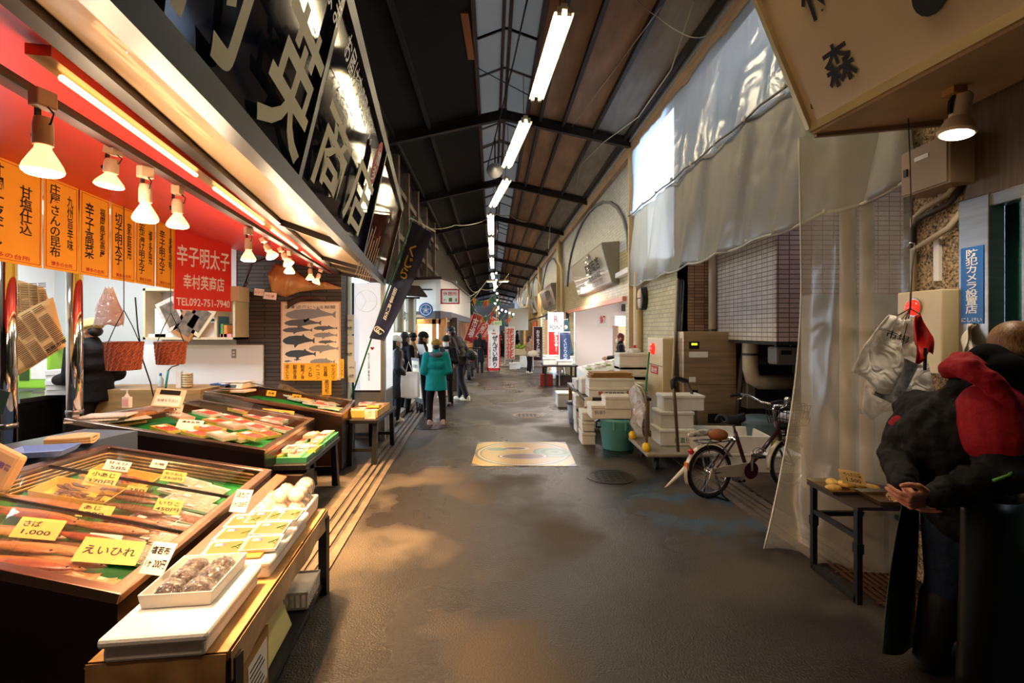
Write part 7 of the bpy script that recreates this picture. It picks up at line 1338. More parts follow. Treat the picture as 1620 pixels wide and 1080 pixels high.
person('dark-haired person in black behind the white-capped one', at_(640, 9.7), -.6, 1.58, C_BLK, C_BLK, longhair=True); person('person in a quilted tan coat partly hidden in the queue', at_(653, 10.9), .5, 1.56, C_TAN, C_DRK, hat=C_BLK, coat=.4)
person('black-haired person in black holding a white paper in the queue', at_(669, 9.8), -1.2, 1.58, C_BLK, C_BLK, hat=C_BLK, longhair=True, wrists=((-.05, .2, .66), (.06, .2, .66)))
person('masked person in black facing this way, looking down at a phone', at_(707, 10.6), PI - .3, 1.50, C_BLK, C_BLK, longhair=True, hat=C_DRK, wrists=((-.05, .17, .68), (.05, .17, .68)), coat=.36, nod=.3)
mn = person('tall person in a dark brown puffer leaning over the masked one', at_(731, 11.4), 1.15, 1.78, C_BRN, C_DRK, mat('cream_sneaker', 'd8d2b4', .6), lean=.42, fleece=1.15, stride=.07, elbows=((-.13, -.03, .63), (.15, -.03, .62)), wrists=((-.10, .06, .52), (.12, .04, .48)))
person('person in a long black coat walking away down the middle of the arcade', at_(759, 18.6), .1, 1.5, C_BLK, C_DRK, coat=.28, fleece=1.1, stride=.05, mask=False)
person('person in a beige jacket and long black skirt standing by the far stalls', at_(837, 18.6), -1.2, 1.4, mat('beige_jacket', '9a7a62', .8), C_BLK, SHW, longhair=True, coat=.45)
cone = MB(); q = at_(837, 18.6); cone.lathe([(.02, .3), (.19, .3), (.15, .72), (.02, .72)], 20, (q[0], q[1], 0), 1, .8)
single('long_skirt', cone, C_BLK, 'long black skirt worn by the beige-jacketed person', 'skirt', smooth=True) if False else None
wk = person('shop worker in an olive cap, white mask and black jacket in the back room', at_(147, 5.7), 1.3, 1.74, C_BLK, C_DRK, hat=mat('olive_cap', 'b0a468', .8), fleece=1.25, nod=.35, wrists=((-.08, .2, .6), (.08, .2, .6)))
person('fishmonger with reddish hair and dark clothes inside the lit shop', at_(982, 11.6), 1.4, 1.55, C_BLK, C_DRK, hair=mat('reddish_hair', '5a1c14', .5), wrists=((-.1, .2, .62), (.1, .2, .62)))
for px, D, h, c, lb in ((776, 26, 1.6, C_DRK, 'distant dark figure beside the tall white sign'), (795, 30, 1.65, C_BRN, 'far figure walking near the flower banner'), (818, 33, 1.6, C_BLK, 'far dark figure below the pale wall box'), (768, 32, 1.6, C_TAN, 'far figure in tan beside the red streamers')): person(lb, at_(px, D), R.uniform(0, 6), h, c, C_BLK, mask=False)
# things people carry
m = MB(); q = P(649, 608, 8.6); m.M = Matrix.Translation(q); m.sheet(lambda u, v: (.17 * (u - .5) * 2, .04 * math.sin(PI * u) + .01 * math.sin(9 * v), .22 * (1 - 2 * v) - .03 * math.sin(PI * u) * v), 10, 10, .05); t = thing('tote_bag', 'plain white tote bag held by the person in the long puffer coat', 'bag', q[:]); obj('bag', m, MASKM, t, smooth=True); obj('strap', MB().tube([q + Vector((-.08, 0, .2)), q + Vector((-.03, 0, .40)), q + Vector((.05, 0, .2))], .01, 6), MASKM, t)
q = P(746, 562, 11.25); t = thing('shoulder_bag', 'black quilted bag slung on the back of the leaning person', 'bag', q[:]); m = MB().at(q, (0, .5, .2)); m.ell((0, 0, 0), (.15, .10, .12), 14, 10); obj('bag', m, mat('black_quilted', '1a1818', .5, bump=(25, .8)), t, smooth=True)
single('white_paper', MB().at(P(667, 553, 9.5), (.5, 0, -.5)).box(-.09, .09, -.002, .002, -.12, .12), PAPER, 'sheet of white paper held in the queue', 'paper'); single('phone', MB().at(P(707, 556, 10.3), (.9, 0, 0)).box(-.035, .035, -.005, .005, -.07, .07), PAPER, 'pale phone held by the masked person', 'phone')
m = MB().at(P(843, 559, 18.4)); m.ell((0, 0, 0), (.2, .08, .13), 12, 8); single('handbag', m, mat('cream_bag', 'd8ccb4', .6), 'cream shoulder bag of the beige-jacketed person', 'bag', smooth=True)

# ---- the bending person at the near stall, hands clasped behind
t = thing('person', 'person bending forward in a black and red jacket and long black apron, hands clasped', 'person', (2.0, 2.25, 0)); JKT = clothm('black_jacket', '0e0a09', noise=(3, .2)); JRED = clothm('red_jacket_panel', '8c0c1a')
pel, chest, neck = P(1528, 808, 2.25), P(1512, 690, 2.2), P(1548, 608, 2.18); sL, sR = P(1455, 652, 2.36), P(1572, 660, 2.02); eL, eR = P(1424, 722, 2.30), P(1588, 752, 1.93); wL, wR = P(1430, 766, 2.08), P(1476, 786, 1.95)
hd = P(1606, 560, 2.14); Mh = Matrix.Translation(hd) @ Matrix.Rotation(-.95, 4, 'Z') @ Matrix.Rotation(-.55, 4, 'X')
hpL, hpR = P(1500, 822, 2.33), P(1560, 826, 2.2); kL, kR = Vector((hpL.x - .01, hpL.y, .43)), Vector((hpR.x + .02, hpR.y - .02, .43)); aL, aR = Vector((kL.x - .06, kL.y + .02, .08)), Vector((kR.x, kR.y, .08))
b = MB(); head(b, Mh, 1.0); b.cap(neck, hd + Vector((-.03, 0, -.06)), .06, .055); b.cap(pel, chest, .13, .14); b.cap(chest, neck, .14, .07)
for s_, e_, w_ in ((sL, eL, wL), (sR, eR, wR)): b.cap(chest + Vector((0, 0, .08)), s_, .09, .06); b.cap(s_, e_, .056, .046); b.cap(e_, w_, .044, .031)
for a_, k_, f_ in ((hpL, kL, aL), (hpR, kR, aR)): b.cap(a_, k_, .085, .06); b.cap(k_, f_, .058, .042); b.cap(f_, f_ + Vector((.14, .06, -.04)), .04, .035)
hand(b, wL, P(1446, 806, 2.0) - wL, Vector((.7, -.7, .2)), -1, 1.05, .85); hand(b, wR, P(1428, 796, 1.95) - wR, Vector((.1, .9, .4)), 1, 1.05, 1.05)
o = obj('body', b, mat('warm_skin', 'b5745a', .5, noise=(14, .12)), t, smooth=True); remesh(o, .0036, 3)
face(t, Mh, 1.0, False)
hr = MB(); hr.M = Mh; hr.ell((0, -.02, .040), (.092, .112, .098), 22, 14); hr.ell((0, -.062, -.02), (.076, .052, .07), 16, 10); hr.ell((0, .05, .085), (.06, .04, .035), 12, 8); o = obj('hair', hr, HAIRBR, t, smooth=True); remesh(o, .008, 3)
j = MB(); j.cap(pel + Vector((0, 0, .02)), chest, .165, .185); j.cap(chest, neck + Vector((-.02, 0, -.03)), .185, .10); j.cap(P(1500, 740, 2.22), P(1490, 690, 2.22), .17, .17)
for s_, e_, w_ in ((sL, eL, wL), (sR, eR, wR)): j.cap(chest + Vector((0, 0, .06)), s_, .15, .105); j.cap(s_, e_, .098, .084); j.cap(e_, lerp(e_, w_, .86), .080, .056)
o = obj('jacket', j, JKT, t, smooth=True); remesh(o, .010, 8)
dm_ = o.modifiers.new('d', 'DISPLACE'); tx = bpy.data.textures.new('folds', 'CLOUDS'); tx.noise_scale = .075; dm_.texture = tx; dm_.strength = .042; dm_.mid_level = .5; dm_.texture_coords = 'GLOBAL'
j = MB(); j.cap(lerp(sR, eR, -.10), lerp(sR, eR, .40), .124, .116); j.ell(sR + Vector((.07, -.0, .01)), (.10, .09, .11), 14, 10); o = obj('sleeve_panel', j, JRED, t, smooth=True); remesh(o, .010, 6)
j = MB(); j.ell(lerp(sL, eL, .35) + Vector((-.055, 0, .0)), (.05, .06, .06), 12, 8); obj('sleeve_panel', j, JRED, t, smooth=True)
cuf = MB(); cuf.cap(lerp(eL, wL, .82), lerp(eL, wL, .98), .050, .045); obj('cuff', cuf, C_BLK, t, smooth=True); cuf = MB(); cuf.cap(lerp(eR, wR, .84), lerp(eR, wR, .98), .052, .047); obj('cuff', cuf, C_BLK, t, smooth=True)
hc = MB(); c0 = P(1535, 590, 2.16); hc.tube([P(1500, 590, 2.26), P(1506, 580, 2.12), P(1536, 584, 2.02), P(1568, 604, 1.97), P(1592, 640, 1.95), P(1608, 690, 1.95)], [.03, .045, .046, .042, .036, .026], 14); hc.tube([P(1510, 568, 2.18), P(1530, 564, 2.09), P(1556, 580, 2.02)], [.02, .03, .018], 12); o = obj('hood', hc, JRED, t, smooth=True); remesh(o, .009, 5); dm_ = o.modifiers.new('d', 'DISPLACE'); dm_.texture = tx; dm_.strength = .03; dm_.texture_coords = 'GLOBAL'
nk = MB(); nk.cap(P(1566, 572, 2.13), P(1596, 592, 2.08), .082, .088); nk.cap(P(1592, 590, 2.06), P(1618, 640, 2.0), .085, .07); o = obj('neck_warmer', nk, mat('black_fleece', '070606', .95, spec=.1), t, smooth=True); remesh(o, .009, 4)
lg = MB()
for a_, k_, f_ in ((hpL, kL, aL), (hpR, kR, aR)): lg.cap(a_, k_, .105, .082); lg.cap(k_, lerp(k_, f_, .35), .082, .075)
o = obj('jeans', lg, clothm('blue_jeans', '1c2638', noise=(8, .3)), t, smooth=True); remesh(o, .011, 4)
for k_, f_ in ((kL, aL), (kR, aR)): bt = MB(); bt.cap(lerp(k_, f_, .25), f_, .088, .066); bt.cap(f_ + Vector((-.02, 0, -.03)), f_ + Vector((.15, .06, -.035)), .055, .045); o = obj('rubber_boot', bt, RUBBER, t, smooth=True); remesh(o, .010, 4)
ctr = Vector((pel.x + .03, pel.y - .02, 0)); APR = mat('black_rubber_apron', '0c0c0d', .35, bump=(6, .3))
def apr(u, v):
    a = lerp(-2.5, .9, u); r = .225 + .05 * v + .012 * math.sin(6 * a + 3 * v); return (ctr.x + r * math.cos(a) * 1.0, ctr.y + r * math.sin(a) * .85, lerp(.90, .12, v))
obj('apron', MB().sheet(apr, 30, 14, .004), APR, t, smooth=True)
fl2 = MB(); f0, f1, f2_, f3 = P(1428, 790, 2.34), P(1448, 800, 2.42), P(1452, 1026, 2.45), P(1396, 1034, 2.25); fl2.sheet(lambda u, v: lerp(lerp(f0, f1, u), lerp(f3, f2_, u), v) + Vector((0, .02 * math.sin(5 * u + 3 * v), 0)), 8, 12, .004); obj('apron_flap', fl2, mat('dark_green_apron_lining', '12240f', .5), t, smooth=True)
gs = MB(); gs.tube([P(1616, 690, 1.93), P(1612, 730, 1.9), P(1596, 752, 1.86), P(1572, 760, 1.85)], .006, 6); gs.tube([P(1510, 796, 1.97), P(1535, 792, 1.95), P(1560, 784, 1.94)], .006, 6); obj('apron_tie', gs, mat('green_tape', '4f8f2a', .6), t, smooth=True)
# ================================================================ street furniture, far stalls, overhead clutter
def mosaic():
    m = bpy.data.materials.new('tile_mosaic'); nt, b, L = nodes(m); N = nt.nodes.new
    tc = N('ShaderNodeTexCoord'); vo = N('ShaderNodeTexVoronoi'); vo.inputs['Scale'].default_value = 48; vo.inputs['Randomness'].default_value = .35; L.new(tc.outputs['Object'], vo.inputs[0])
    def dist(x, y, sx=1, sy=1):
        mp = N('ShaderNodeMapping'); mp.vector_type = 'POINT'; mp.inputs['Location'].default_value = (-x * sx, -y * sy, 0); mp.inputs['Scale'].default_value = (sx, sy, 0); L.new(tc.outputs['Object'], mp.inputs[0]); l = N('ShaderNodeVectorMath'); l.operation = 'LENGTH'; L.new(mp.outputs[0], l.inputs[0]); return l.outputs['Value']
    def ramp(x, els):
        r = N('ShaderNodeValToRGB'); r.color_ramp.interpolation = 'CONSTANT'
        while len(r.color_ramp.elements) < len(els): r.color_ramp.elements.new(.5)
        for e, (p, c) in zip(r.color_ramp.elements, els): e.position = p; e.color = H(c)
        L.new(x, r.inputs[0]); return r.outputs[0]
    def mask(x, t): c = N('ShaderNodeMath'); c.operation = 'LESS_THAN'; c.inputs[1].default_value = t; L.new(x, c.inputs[0]); return c.outputs[0]
    def mix(f, a, c):
        n = N('ShaderNodeMixRGB'); L.new(f, n.inputs[0]); L.new(a, n.inputs[1]); L.new(c, n.inputs[2]); return n.outputs[0]
    base = ramp(dist(0, 0), [(0, 'c9a24a'), (.54, '6e6a70'), (.56, 'e2cf86'), (.59, '6a6468'), (.63, 'd8b24a'), (.80, '6a6468')])
    wave = ramp(dist(.42, .05), [(0, '2f7a5a'), (.06, '5aa07a'), (.12, '2f7a5a'), (.18, '6aa884'), (.24, '2f7a5a'), (.28, 'c9a24a')]); c = mix(mask(dist(.38, .02), .26), base, wave)
    c = mix(mask(dist(0, -.18, 1, 2.2), .33), c, ramp(dist(0, -.18, 1, 2.2), [(0, '6a3f38'), (.27, 'e8dcc4'), (.30, '7a4a40')])); c = mix(mask(dist(-.12, .24, 1, 2.4), .22), c, ramp(dist(-.12, .24, 1, 2.4), [(0, '6a4438'), (.16, 'e8dcc4')])); c = mix(mask(dist(-.34, .2, 1, 1.6), .14), c, ramp(dist(-.34, .2), [(0, '3f7a6a'), (.1, '6e7a8a')]))
    gr = N('ShaderNodeValToRGB'); gr.color_ramp.elements[0].position = .0; gr.color_ramp.elements[1].position = .012; gr.color_ramp.elements[0].color = (.12, .11, .1, 1)
    vo2 = N('ShaderNodeTexVoronoi'); vo2.feature = 'DISTANCE_TO_EDGE'; vo2.inputs['Scale'].default_value = 48; vo2.inputs['Randomness'].default_value = .35; L.new(tc.outputs['Object'], vo2.inputs[0]); gr.color_ramp.elements[1].position = .12; L.new(vo2.outputs[0], gr.inputs[0])
    mu = N('ShaderNodeMixRGB'); mu.blend_type = 'MULTIPLY'; mu.inputs[0].default_value = 1; L.new(c, mu.inputs[1]); L.new(gr.outputs[0], mu.inputs[2]); L.new(mu.outputs[0], b.inputs['Base Color']); b.inputs['Roughness'].default_value = .3; return m
mc = P(827, HOR, 6.5); o = obj('floor_mosaic', MB().at((mc.x, mc.y, 0)).box(-.63, .63, -.63, .63, .0005, .004), mosaic(), loc=(mc.x, mc.y, 0)); tag(o, 'square of coloured tile mosaic with a round picture set into the asphalt', 'mosaic')
def manhole(px, py, r, label, mm):
    q = G(px, py); t = thing('manhole_cover', label, 'manhole cover', (q.x, q.y, 0), 'manhole covers along the arcade'); obj('ring', MB().lathe([(r, .001), (r, .006), (r * .84, .006), (r * .84, .001)], 28, (q.x, q.y, 0)), mm, t); m = MB().at((q.x, q.y, 0)); m.lathe([(r * .83, .001), (r * .83, .005), (.01, .005)], 28)
    for k in range(5):
        for j in range(5): m.box((k - 2) * r * .27 - r * .08, (k - 2) * r * .27 + r * .08, (j - 2) * r * .27 - r * .08, (j - 2) * r * .27 + r * .08, .005, .008)
    obj('plate', m, STEELD, t)
manhole(834, 657, .27, 'round cover with a pale concrete ring just beyond the mosaic', mat('tan_concrete', '9a7a58', .7)); manhole(811, 619, .30, 'round cover farther up the arcade past the ringed one', STEELD); manhole(966, 754, .27, 'round dark cover near the mosaic and the bicycle side', STEELD); manhole(682, 674, .3, 'dark round cover by the feet of the teal-jacketed person', STEELD); manhole(800, 608, .28, 'far pale cover near the middle of the arcade', STEELD)
# loudspeaker and cables
q = P(783, 270, 11); t = thing('loudspeaker', 'round white loudspeaker hanging under the skylight', 'loudspeaker', q[:]); obj('horn', MB().at(q, (PI / 2, 0, 0)).lathe([(.17, 0), (.175, .02), (.12, .06), (.06, .2), (.02, .22)], 24), WHITE, t, smooth=True); obj('ring', MB().at(q, (PI / 2, 0, 0)).lathe([(.12, -.01), (.13, -.005), (.12, .03), (.06, .03), (.055, -.01)], 20), BLACK, t); obj('bracket', MB().cyl(q, (q.x, q.y, roofz(.1) + .1), .015, 8), STEELD, t)
def cable(label, pts, r, m_, sag=.0):
    v = [P(*p) for p in pts]; out = []
    for i in range(len(v) - 1):
        for k in range(8): s = k / 8; out.append(lerp(v[i], v[i + 1], s) - Vector((0, 0, sag * 4 * s * (1 - s))))
    out.append(v[-1]); single('cable', MB().tube(out, r, 6), m_, label, 'cable', 'loose cables below the roof', smooth=True)
CW = mat('pale_cable', 'b8b0a0', .6)
cable('pale double cable curving down from the rafters toward the tarp column', [(1098, 0, 5.6), (1062, 110, 6.3), (1010, 185, 7.6), (955, 225, 9.3), (918, 262, 11.5), (911, 300, 13.4)], .009, CW); cable('thin pale wire crossing to the fascia near the cream sign', [(1008, 0, 5.6), (1040, 26, 5.4), (1090, 58, 5.2), (1125, 55, 5.4), (1168, 24, 5.3)], .006, CW, .02)
cable('long straight wire crossing below the near rafters', [(1045, 12, 5.7), (980, 100, 7.2), (905, 200, 9.4)], .006, CW); cable('white cable looped along the fourth truss', [(783, 338, 17.5), (808, 340, 17.6), (831, 351, 17.8), (846, 341, 18), (870, 358, 18.2), (868, 395, 18.5)], .018, CW, .05); cable('grey cable sagging from the dark roof to the fourth light', [(665, 358, 15), (720, 356, 16), (775, 344, 17)], .014, CW, .1)
cable('dark stay wire crossing below the skylight', [(690, 60, 7), (760, 110, 8), (835, 150, 9)], .009, BLACK); cable('dark wire hanging steeply below the ridge', [(834, 0, 6.0), (812, 100, 7.5), (770, 270, 11)], .012, BLACK)
for i, (x0, y0) in enumerate(((700, 452), (735, 441), (690, 466))): cable('tangled pale cable over the rest house, %s from the roof edge' % ORD[i], [(x0, y0, 16), (x0 + 25, y0 + 16, 17), (x0 + 70, y0 - 8, 19)], .012, CW, .25)
for i in range(3): cable('loop of loose cable by the far down pipes, %s along' % ORD[i], [(820 + 4 * i, 455, 27), (818 + 3 * i, 478, 27), (830 + 2 * i, 485, 27), (835, 470, 27)], .02, CW, .15)
single('orange_board', MB().at(P(741, 62, 7.0)).box(-.05, .05, -.6, .5, -.02, .02), mat('orange_board', 'a8642a', .6), 'orange-brown board fixed beside the skylight', 'board')
# rest house front
t = card('rest_house_sign', 'red-framed white sign with red and green marks on the white building', 'sign', frame(P(712, 469, 12.0), (1, 0, 0), (0, 0, 1)), .42, .33, WINK, [('休憩所', 0, .07, .34, .1, False, REDINK), ('←', -.12, -.08, .08, .05, False, REDINK)], t=.04); M = frame(P(712, 469, 12.0), (1, 0, 0), (0, 0, 1)); m = MB(); m.M = M
for x0, x1, y0, y1 in ((-.23, .23, .155, .18), (-.23, .23, -.18, -.155), (-.23, -.2, -.18, .18), (.2, .23, -.18, .18)): m.box(x0, x1, y0, y1, -.03, .012)
obj('frame', m, REDINK, t); m = MB(); m.M = M; m.box(-.03, .05, -.12, -.03, .001, .004); obj('green_mark', m, GRN, t); m = MB(); m.M = M; m.box(.13, .16, -.12, -.04, .001, .004); obj('green_mark', m, GRN, t); obj('bracket', MB().cyl(P(640, 458, 12.2), P(722, 458, 12.0), .02, 6), STEELD, t)
q = P(674, 490, 11.6); t = thing('round_sign', 'round blue sign with a white flower-like emblem below the rest house wall', 'sign', q[:]); obj('disc', MB().at(q, (PI / 2, 0, 0)).lathe([(.165, -.02), (.165, .02), (.01, .02)], 28) if False else MB().at(q, (PI / 2, 0, 0)).lathe([(.01, -.025), (.165, -.025), (.165, .025), (.01, .025)], 28), BLS, t); m = MB()
m.tube([q + Vector((.125 * math.cos(k * PI / 12), -.03, .125 * math.sin(k * PI / 12))) for k in range(25)], .009, 5)
for k in range(5): a = PI / 2 + k * 2 * PI / 5; m.tube([q + Vector((0, -.03, -.02)), q + Vector((.07 * math.cos(a + .3), -.03, .07 * math.sin(a + .3))), q + Vector((.10 * math.cos(a), -.03, .10 * math.sin(a))), q + Vector((.07 * math.cos(a - .3), -.03, .07 * math.sin(a - .3))), q + Vector((0, -.03, -.02))], .006, 4)
obj('emblem', m, WINK, t); obj('bracket', MB().cyl(q + Vector((0, .02, .1)), (q.x, 12.4, q.z + .1), .015, 6), STEELD, t)
t = thing('noren_curtain', 'cream shop curtain in three panels behind the navy banner', 'curtain', P(630, 498, 10.6)[:])
for k in range(3):
    a, b = P(603 + 19 * k, 472, 10.6), P(621 + 19 * k, 526, 10.6); obj('panel', MB().sheet(lambda u, v: (lerp(a.x, b.x, u), 10.6 + .03 * math.sin(9 * u + k), lerp(a.z, b.z, v)), 8, 8, .004), mat('cream_noren', 'd8cfb4', .8), t, smooth=True)
obj('bracket', MB().cyl(P(606, 471, 10.6), P(606, 460, 10.6), .012, 6), DARKW, t); obj('rod', MB().cyl(P(600, 471, 10.6), P(664, 471, 10.6), .02, 8), DARKW, t); text('旬', frame(P(641, 500, 10.55), (1, 0, 0), (0, 0, 1)), .1, .2, mat('pale_green_print', '7fa08a', .6), t)
t = thing('awning', 'small brown slatted awning over the shop curtain', 'awning', P(640, 462, 10.5)[:]); a, b = P(600, 452, 10.4), P(672, 470, 10.2); obj('roof', MB().slab([P(596, 462, 10.2), P(676, 468, 10.2), P(664, 452, 11.6), P(590, 448, 11.6)], .03), DARKW, t)
t = thing('pine_doorway', 'pine door frame with a pale panel under the white building', 'doorway', P(690, 560, 12.9)[:])
for px in (657, 687, 697): q = P(px, 0, 12.9); obj('jamb', MB().box(q.x - .05, q.x + .05, 12.86, 12.96, 0, 1.95), WOOD, t)
a, b = P(655, 0, 12.9), P(699, 0, 12.9); obj('lintel', MB().box(a.x, b.x, 12.86, 12.96, 1.78, 1.9), WOOD, t); a, b = P(660, 0, 12.95), P(684, 0, 12.95); obj('panel', MB().box(a.x, b.x, 12.95, 12.98, .4, 1.75), mat('lit_shoji', 'f4e8d0', .6, emit=.35), t)
q = P(702, 0, 12.3); t = thing('pine_post', 'square pine post at the corner of the rest house', 'post', (q.x, 12.3, 0)); obj('post', MB().box(q.x - .07, q.x + .07, 12.25, 12.39, 0, 1.93), WOOD, t); q = P(718, 0, 13.2); single('brown_post', MB().box(q.x - .1, q.x + .1, 13.1, 13.3, 0, 1.95), BAND, 'dark brown post at the street corner of the rest house', 'post')
t = thing('menu_board', 'black-framed menu board standing on the pavement by the teal-jacketed person', 'sandwich board', P(661, 640, 9.1)[:]); M = frame(P(660, 604, 9.2), (.5, -.85, 0), (-.12, 0, 1)); m = MB(); m.M = M; m.box(-.22, .22, -.40, .45, -.015, 0); obj('frame', m, BLACK, t); m = MB(); m.M = M; m.box(-.18, .18, -.3, .4, 0, .004); obj('sheet', m, mat('menu_sheet', 'd8ccb0', .7, noise=(16, .25)), t)
for s in (-.2, .2): m = MB(); m.M = M; m.box(s - .015, s + .015, -.62, -.38, -.02, 0); obj('leg', m, BLACK, t)
text('お品書き', M @ Matrix.Translation((0, .3, .006)), .25, .07, INK, t)
# festival sign and banners
q = P(781, 0, 18.5); t = thing('festival_sign', 'tall white upright sign with black brush words and red foot in the arcade', 'sign', (q.x, 18.5, 0)); obj('panel', MB().box(q.x - .22, q.x + .22, 18.5, 18.54, .14, 1.82), WHITE, t); obj('red_border', MB().box(q.x - .24, q.x - .2, 18.49, 18.55, .1, 1.45).box(q.x + .2, q.x + .24, 18.49, 18.55, .1, 1.45).box(q.x - .24, q.x + .24, 18.49, 18.55, .1, .2), REDINK, t)
for s in (-.2, .2): obj('leg', MB().box(q.x + s - .02, q.x + s + .02, 18.42, 18.62, 0, .12), STEEL, t)
text('ぜんざい祭り', frame((q.x + .05, 18.498, .82), (1, 0, 0), (0, 0, 1)), .22, 1.2, INK, t, vert=True, bold=.03); text('二十日恵比寿の日', frame((q.x - .14, 18.498, .75), (1, 0, 0), (0, 0, 1)), .07, .95, mat('grey_ink', '7a6a66', .6), t, vert=True); text('冬', frame((q.x, 18.498, 1.6), (1, 0, 0), (0, 0, 1)), .1, .1, INK, t); m = MB().at((q.x, 18.497, 1.5)); m.box(-.08, .08, 0, .002, -.03, .01); obj('red_mark', m, REDINK, t)
def nobori(label, px, D, w_, z0, z1, m_, rows, lean=0, group='upright cloth banners', rzz=0):
    q = P(px, 0, D); t = thing('cloth_banner', label, 'banner', (q.x, D, 0), group); M = Matrix.Translation((q.x, D, z0)) @ Matrix.Rotation(rzz, 4, 'Z') @ Matrix.Rotation(lean, 4, 'Y')
    m = MB(); m.M = M; m.sheet(lambda u, v: ((u - .5) * w_, .02 * math.sin(7 * u + 4 * v), (z1 - z0) * v), 8, 12, .003); obj('cloth', m, m_, t, smooth=True); m = MB(); m.M = M; m.cyl((-w_ / 2 - .02, 0, -z0), (-w_ / 2 - .02, 0, z1 - z0 + .05), .012, 6); m.cyl((-w_ / 2 - .02, 0, z1 - z0 + .01), (w_ / 2, 0, z1 - z0 + .01), .01, 6); obj('pole', m, WHITE, t)
    for tx, y, tw, th_, mm, vt in rows: text(tx, M @ Matrix.Translation((0, -.034, y * (z1 - z0))) @ Matrix.Rotation(PI / 2, 4, 'X'), tw, th_, mm, t, vert=vt, bold=.02)
    return t, M
t, M = nobori('upright banner with a white top reading a point scheme in red and black, red below', 880, 15.2, .46, .55, 2.15, REDINK, [('R', .88, .13, .2, REDINK, False), ('POINT', .72, .40, .13, INK, False), ('使える!', .45, .13, .6, WINK, True)], rzz=-.15); m = MB(); m.M = M; m.box(-.23, .23, -.029, -.026, 1.02, 1.6); o = obj('white_panel', m, WINK, t)
m = MB(); m.M = M; m.box(-.1, .1, -.034, -.030, 1.27, 1.285); obj('underline', m, REDINK, t)
nobori('navy banner with pale lettering beside the point-scheme banner', 894, 14.3, .3, .6, 1.55, mat('navy_banner', '1f2f52', .7), [('くじらの店', .45, .12, .7, mat('pale_blue_print', '8fa8c0', .6), True)]); nobori('blue-green banner slanting behind the navy one', 899, 15.8, .34, .8, 1.95, mat('bluegreen_banner', '2f5560', .7), [('鮮魚', .8, .26, .14, WINK, False)], lean=-.15)
nobori('dark banner with red edge and white words by the far down pipe', 851, 20, .34, .4, 1.75, mat('dark_red_banner', '3a1420', .7), [('おきゅうと明太', .5, .16, 1.1, WINK, True)]); nobori('white banner covered in red and orange flowers in the far arcade', 807, 22, .42, .3, 1.75, mat('white_flower_banner', 'e8dcd0', .7), [('花花花花', .5, .34, 1.35, mat('orange_red_print', 'e04a28', .5), True)])
for i, (px, D, ln, c, tx) in enumerate(((752, 22, .55, 'd8402a', '大売出'), (762, 24, .5, 'e86048', '歳末市'), (741, 21, .35, 'b8303a', '市場'), (748, 26, .35, 'e8dcc8', '祝'), (770, 26, .4, 'd8b090', '新春'))): nobori('slanting festive streamer on the warm stalls, %s from the rest house' % ORD[(2, 3, 0, 1, 4)[i]], px, D, .36, 1.15, 2.35, mat('streamer_' + c, c, .6), [(tx, .5, .24, .9, WINK if i not in (3, 4) else REDINK, True)], lean=ln, group='festive streamers on the warm stalls')
# bunting
FC = [mat('flag_orange', 'd8842a', .7), mat('flag_green', '1f7a52', .7), mat('flag_teal', '4a7a80', .7), mat('flag_red', 'c8502a', .7)]
for gi, (a, b, sag, n, lb) in enumerate((((748, 470, 19), (785, 462, 19), .25, 7, 'nearest string of coloured pennants across the arcade'), ((746, 480, 21), (790, 470, 21), .7, 9, 'deeply sagging string of coloured pennants below the nearest one'), ((752, 502, 24), (800, 496, 24), .5, 9, 'long string of pennants toward the far stalls'), ((785, 505, 26), (812, 492, 26), .3, 7, 'pennant string reaching the pale wall box'))):
    a, b = P(*a), P(*b); pt = lambda s: lerp(a, b, s) - Vector((0, 0, sag * 4 * s * (1 - s))); t = thing('bunting', lb, 'bunting', ((a + b) / 2)[:], 'pennant strings over the arcade'); obj('string', MB().tube([pt(k / 16) for k in range(17)], .012, 5), CW, t)
    for k in range(n): s = (k + .5) / n; q = pt(s); obj('pennant', MB().prism([(-.09, 0), (.09, 0), (0, -.30)], -.004, .004, lambda x, y, h_: (q.x + x, q.y + h_, q.z + y)), FC[(k + gi) % 4], t)
t = thing('light_string', 'string of bare white bulbs trailing down the middle of the far roof', 'string lights', P(784, 460, 24)[:]); pts = [P(783, 432, 21), P(784, 455, 22), P(785, 478, 23), P(788, 500, 25)]; obj('wire', MB().tube(pts, .01, 5), BLACK, t)
for k in range(14): s = k / 13 * 3; i = min(int(s), 2); obj('bulb', MB().ell(lerp(pts[i], pts[i + 1], s - i) + Vector((.06 * (-1) ** k, 0, 0)), .045, 8, 6), mat('white_bulb', 'fff4dc', .4, emit=6), t, smooth=True)
t = thing('light_string', 'second string of white bulbs reaching toward the pale wall box', 'string lights', P(800, 492, 25)[:]); a, b = P(788, 488, 24), P(812, 497, 25); obj('wire', MB().tube([a, b], .01, 5), BLACK, t)
for k in range(5): obj('bulb', MB().ell(lerp(a, b, k / 4), .05, 8, 6), mat('white_bulb', 'fff4dc', .4, emit=6), t, smooth=True)
tn = card('hall_notice', 'small green and white notice hanging over the festival sign', 'sign', frame(P(787, 511, 17.8), (1, 0, 0), (0, 0, 1)), .3, .17, mat('pale_green_notice', 'c8d8a8', .6), [('出口', 0, 0, .2, .08, False, GRN)]); obj('hanger', MB().cyl(P(787, 511, 17.83), (P(787, 511, 17.83).x, 17.83, 6.14), .008, 5), STEELD, tn); card('hall_notice', 'narrow cream notice hung above the green one', 'sign', frame(P(787, 497, 17.8), (1, 0, 0), (0, 0, 1)), .1, .2, CREAM, [('非常口', 0, 0, .05, .16, True)])
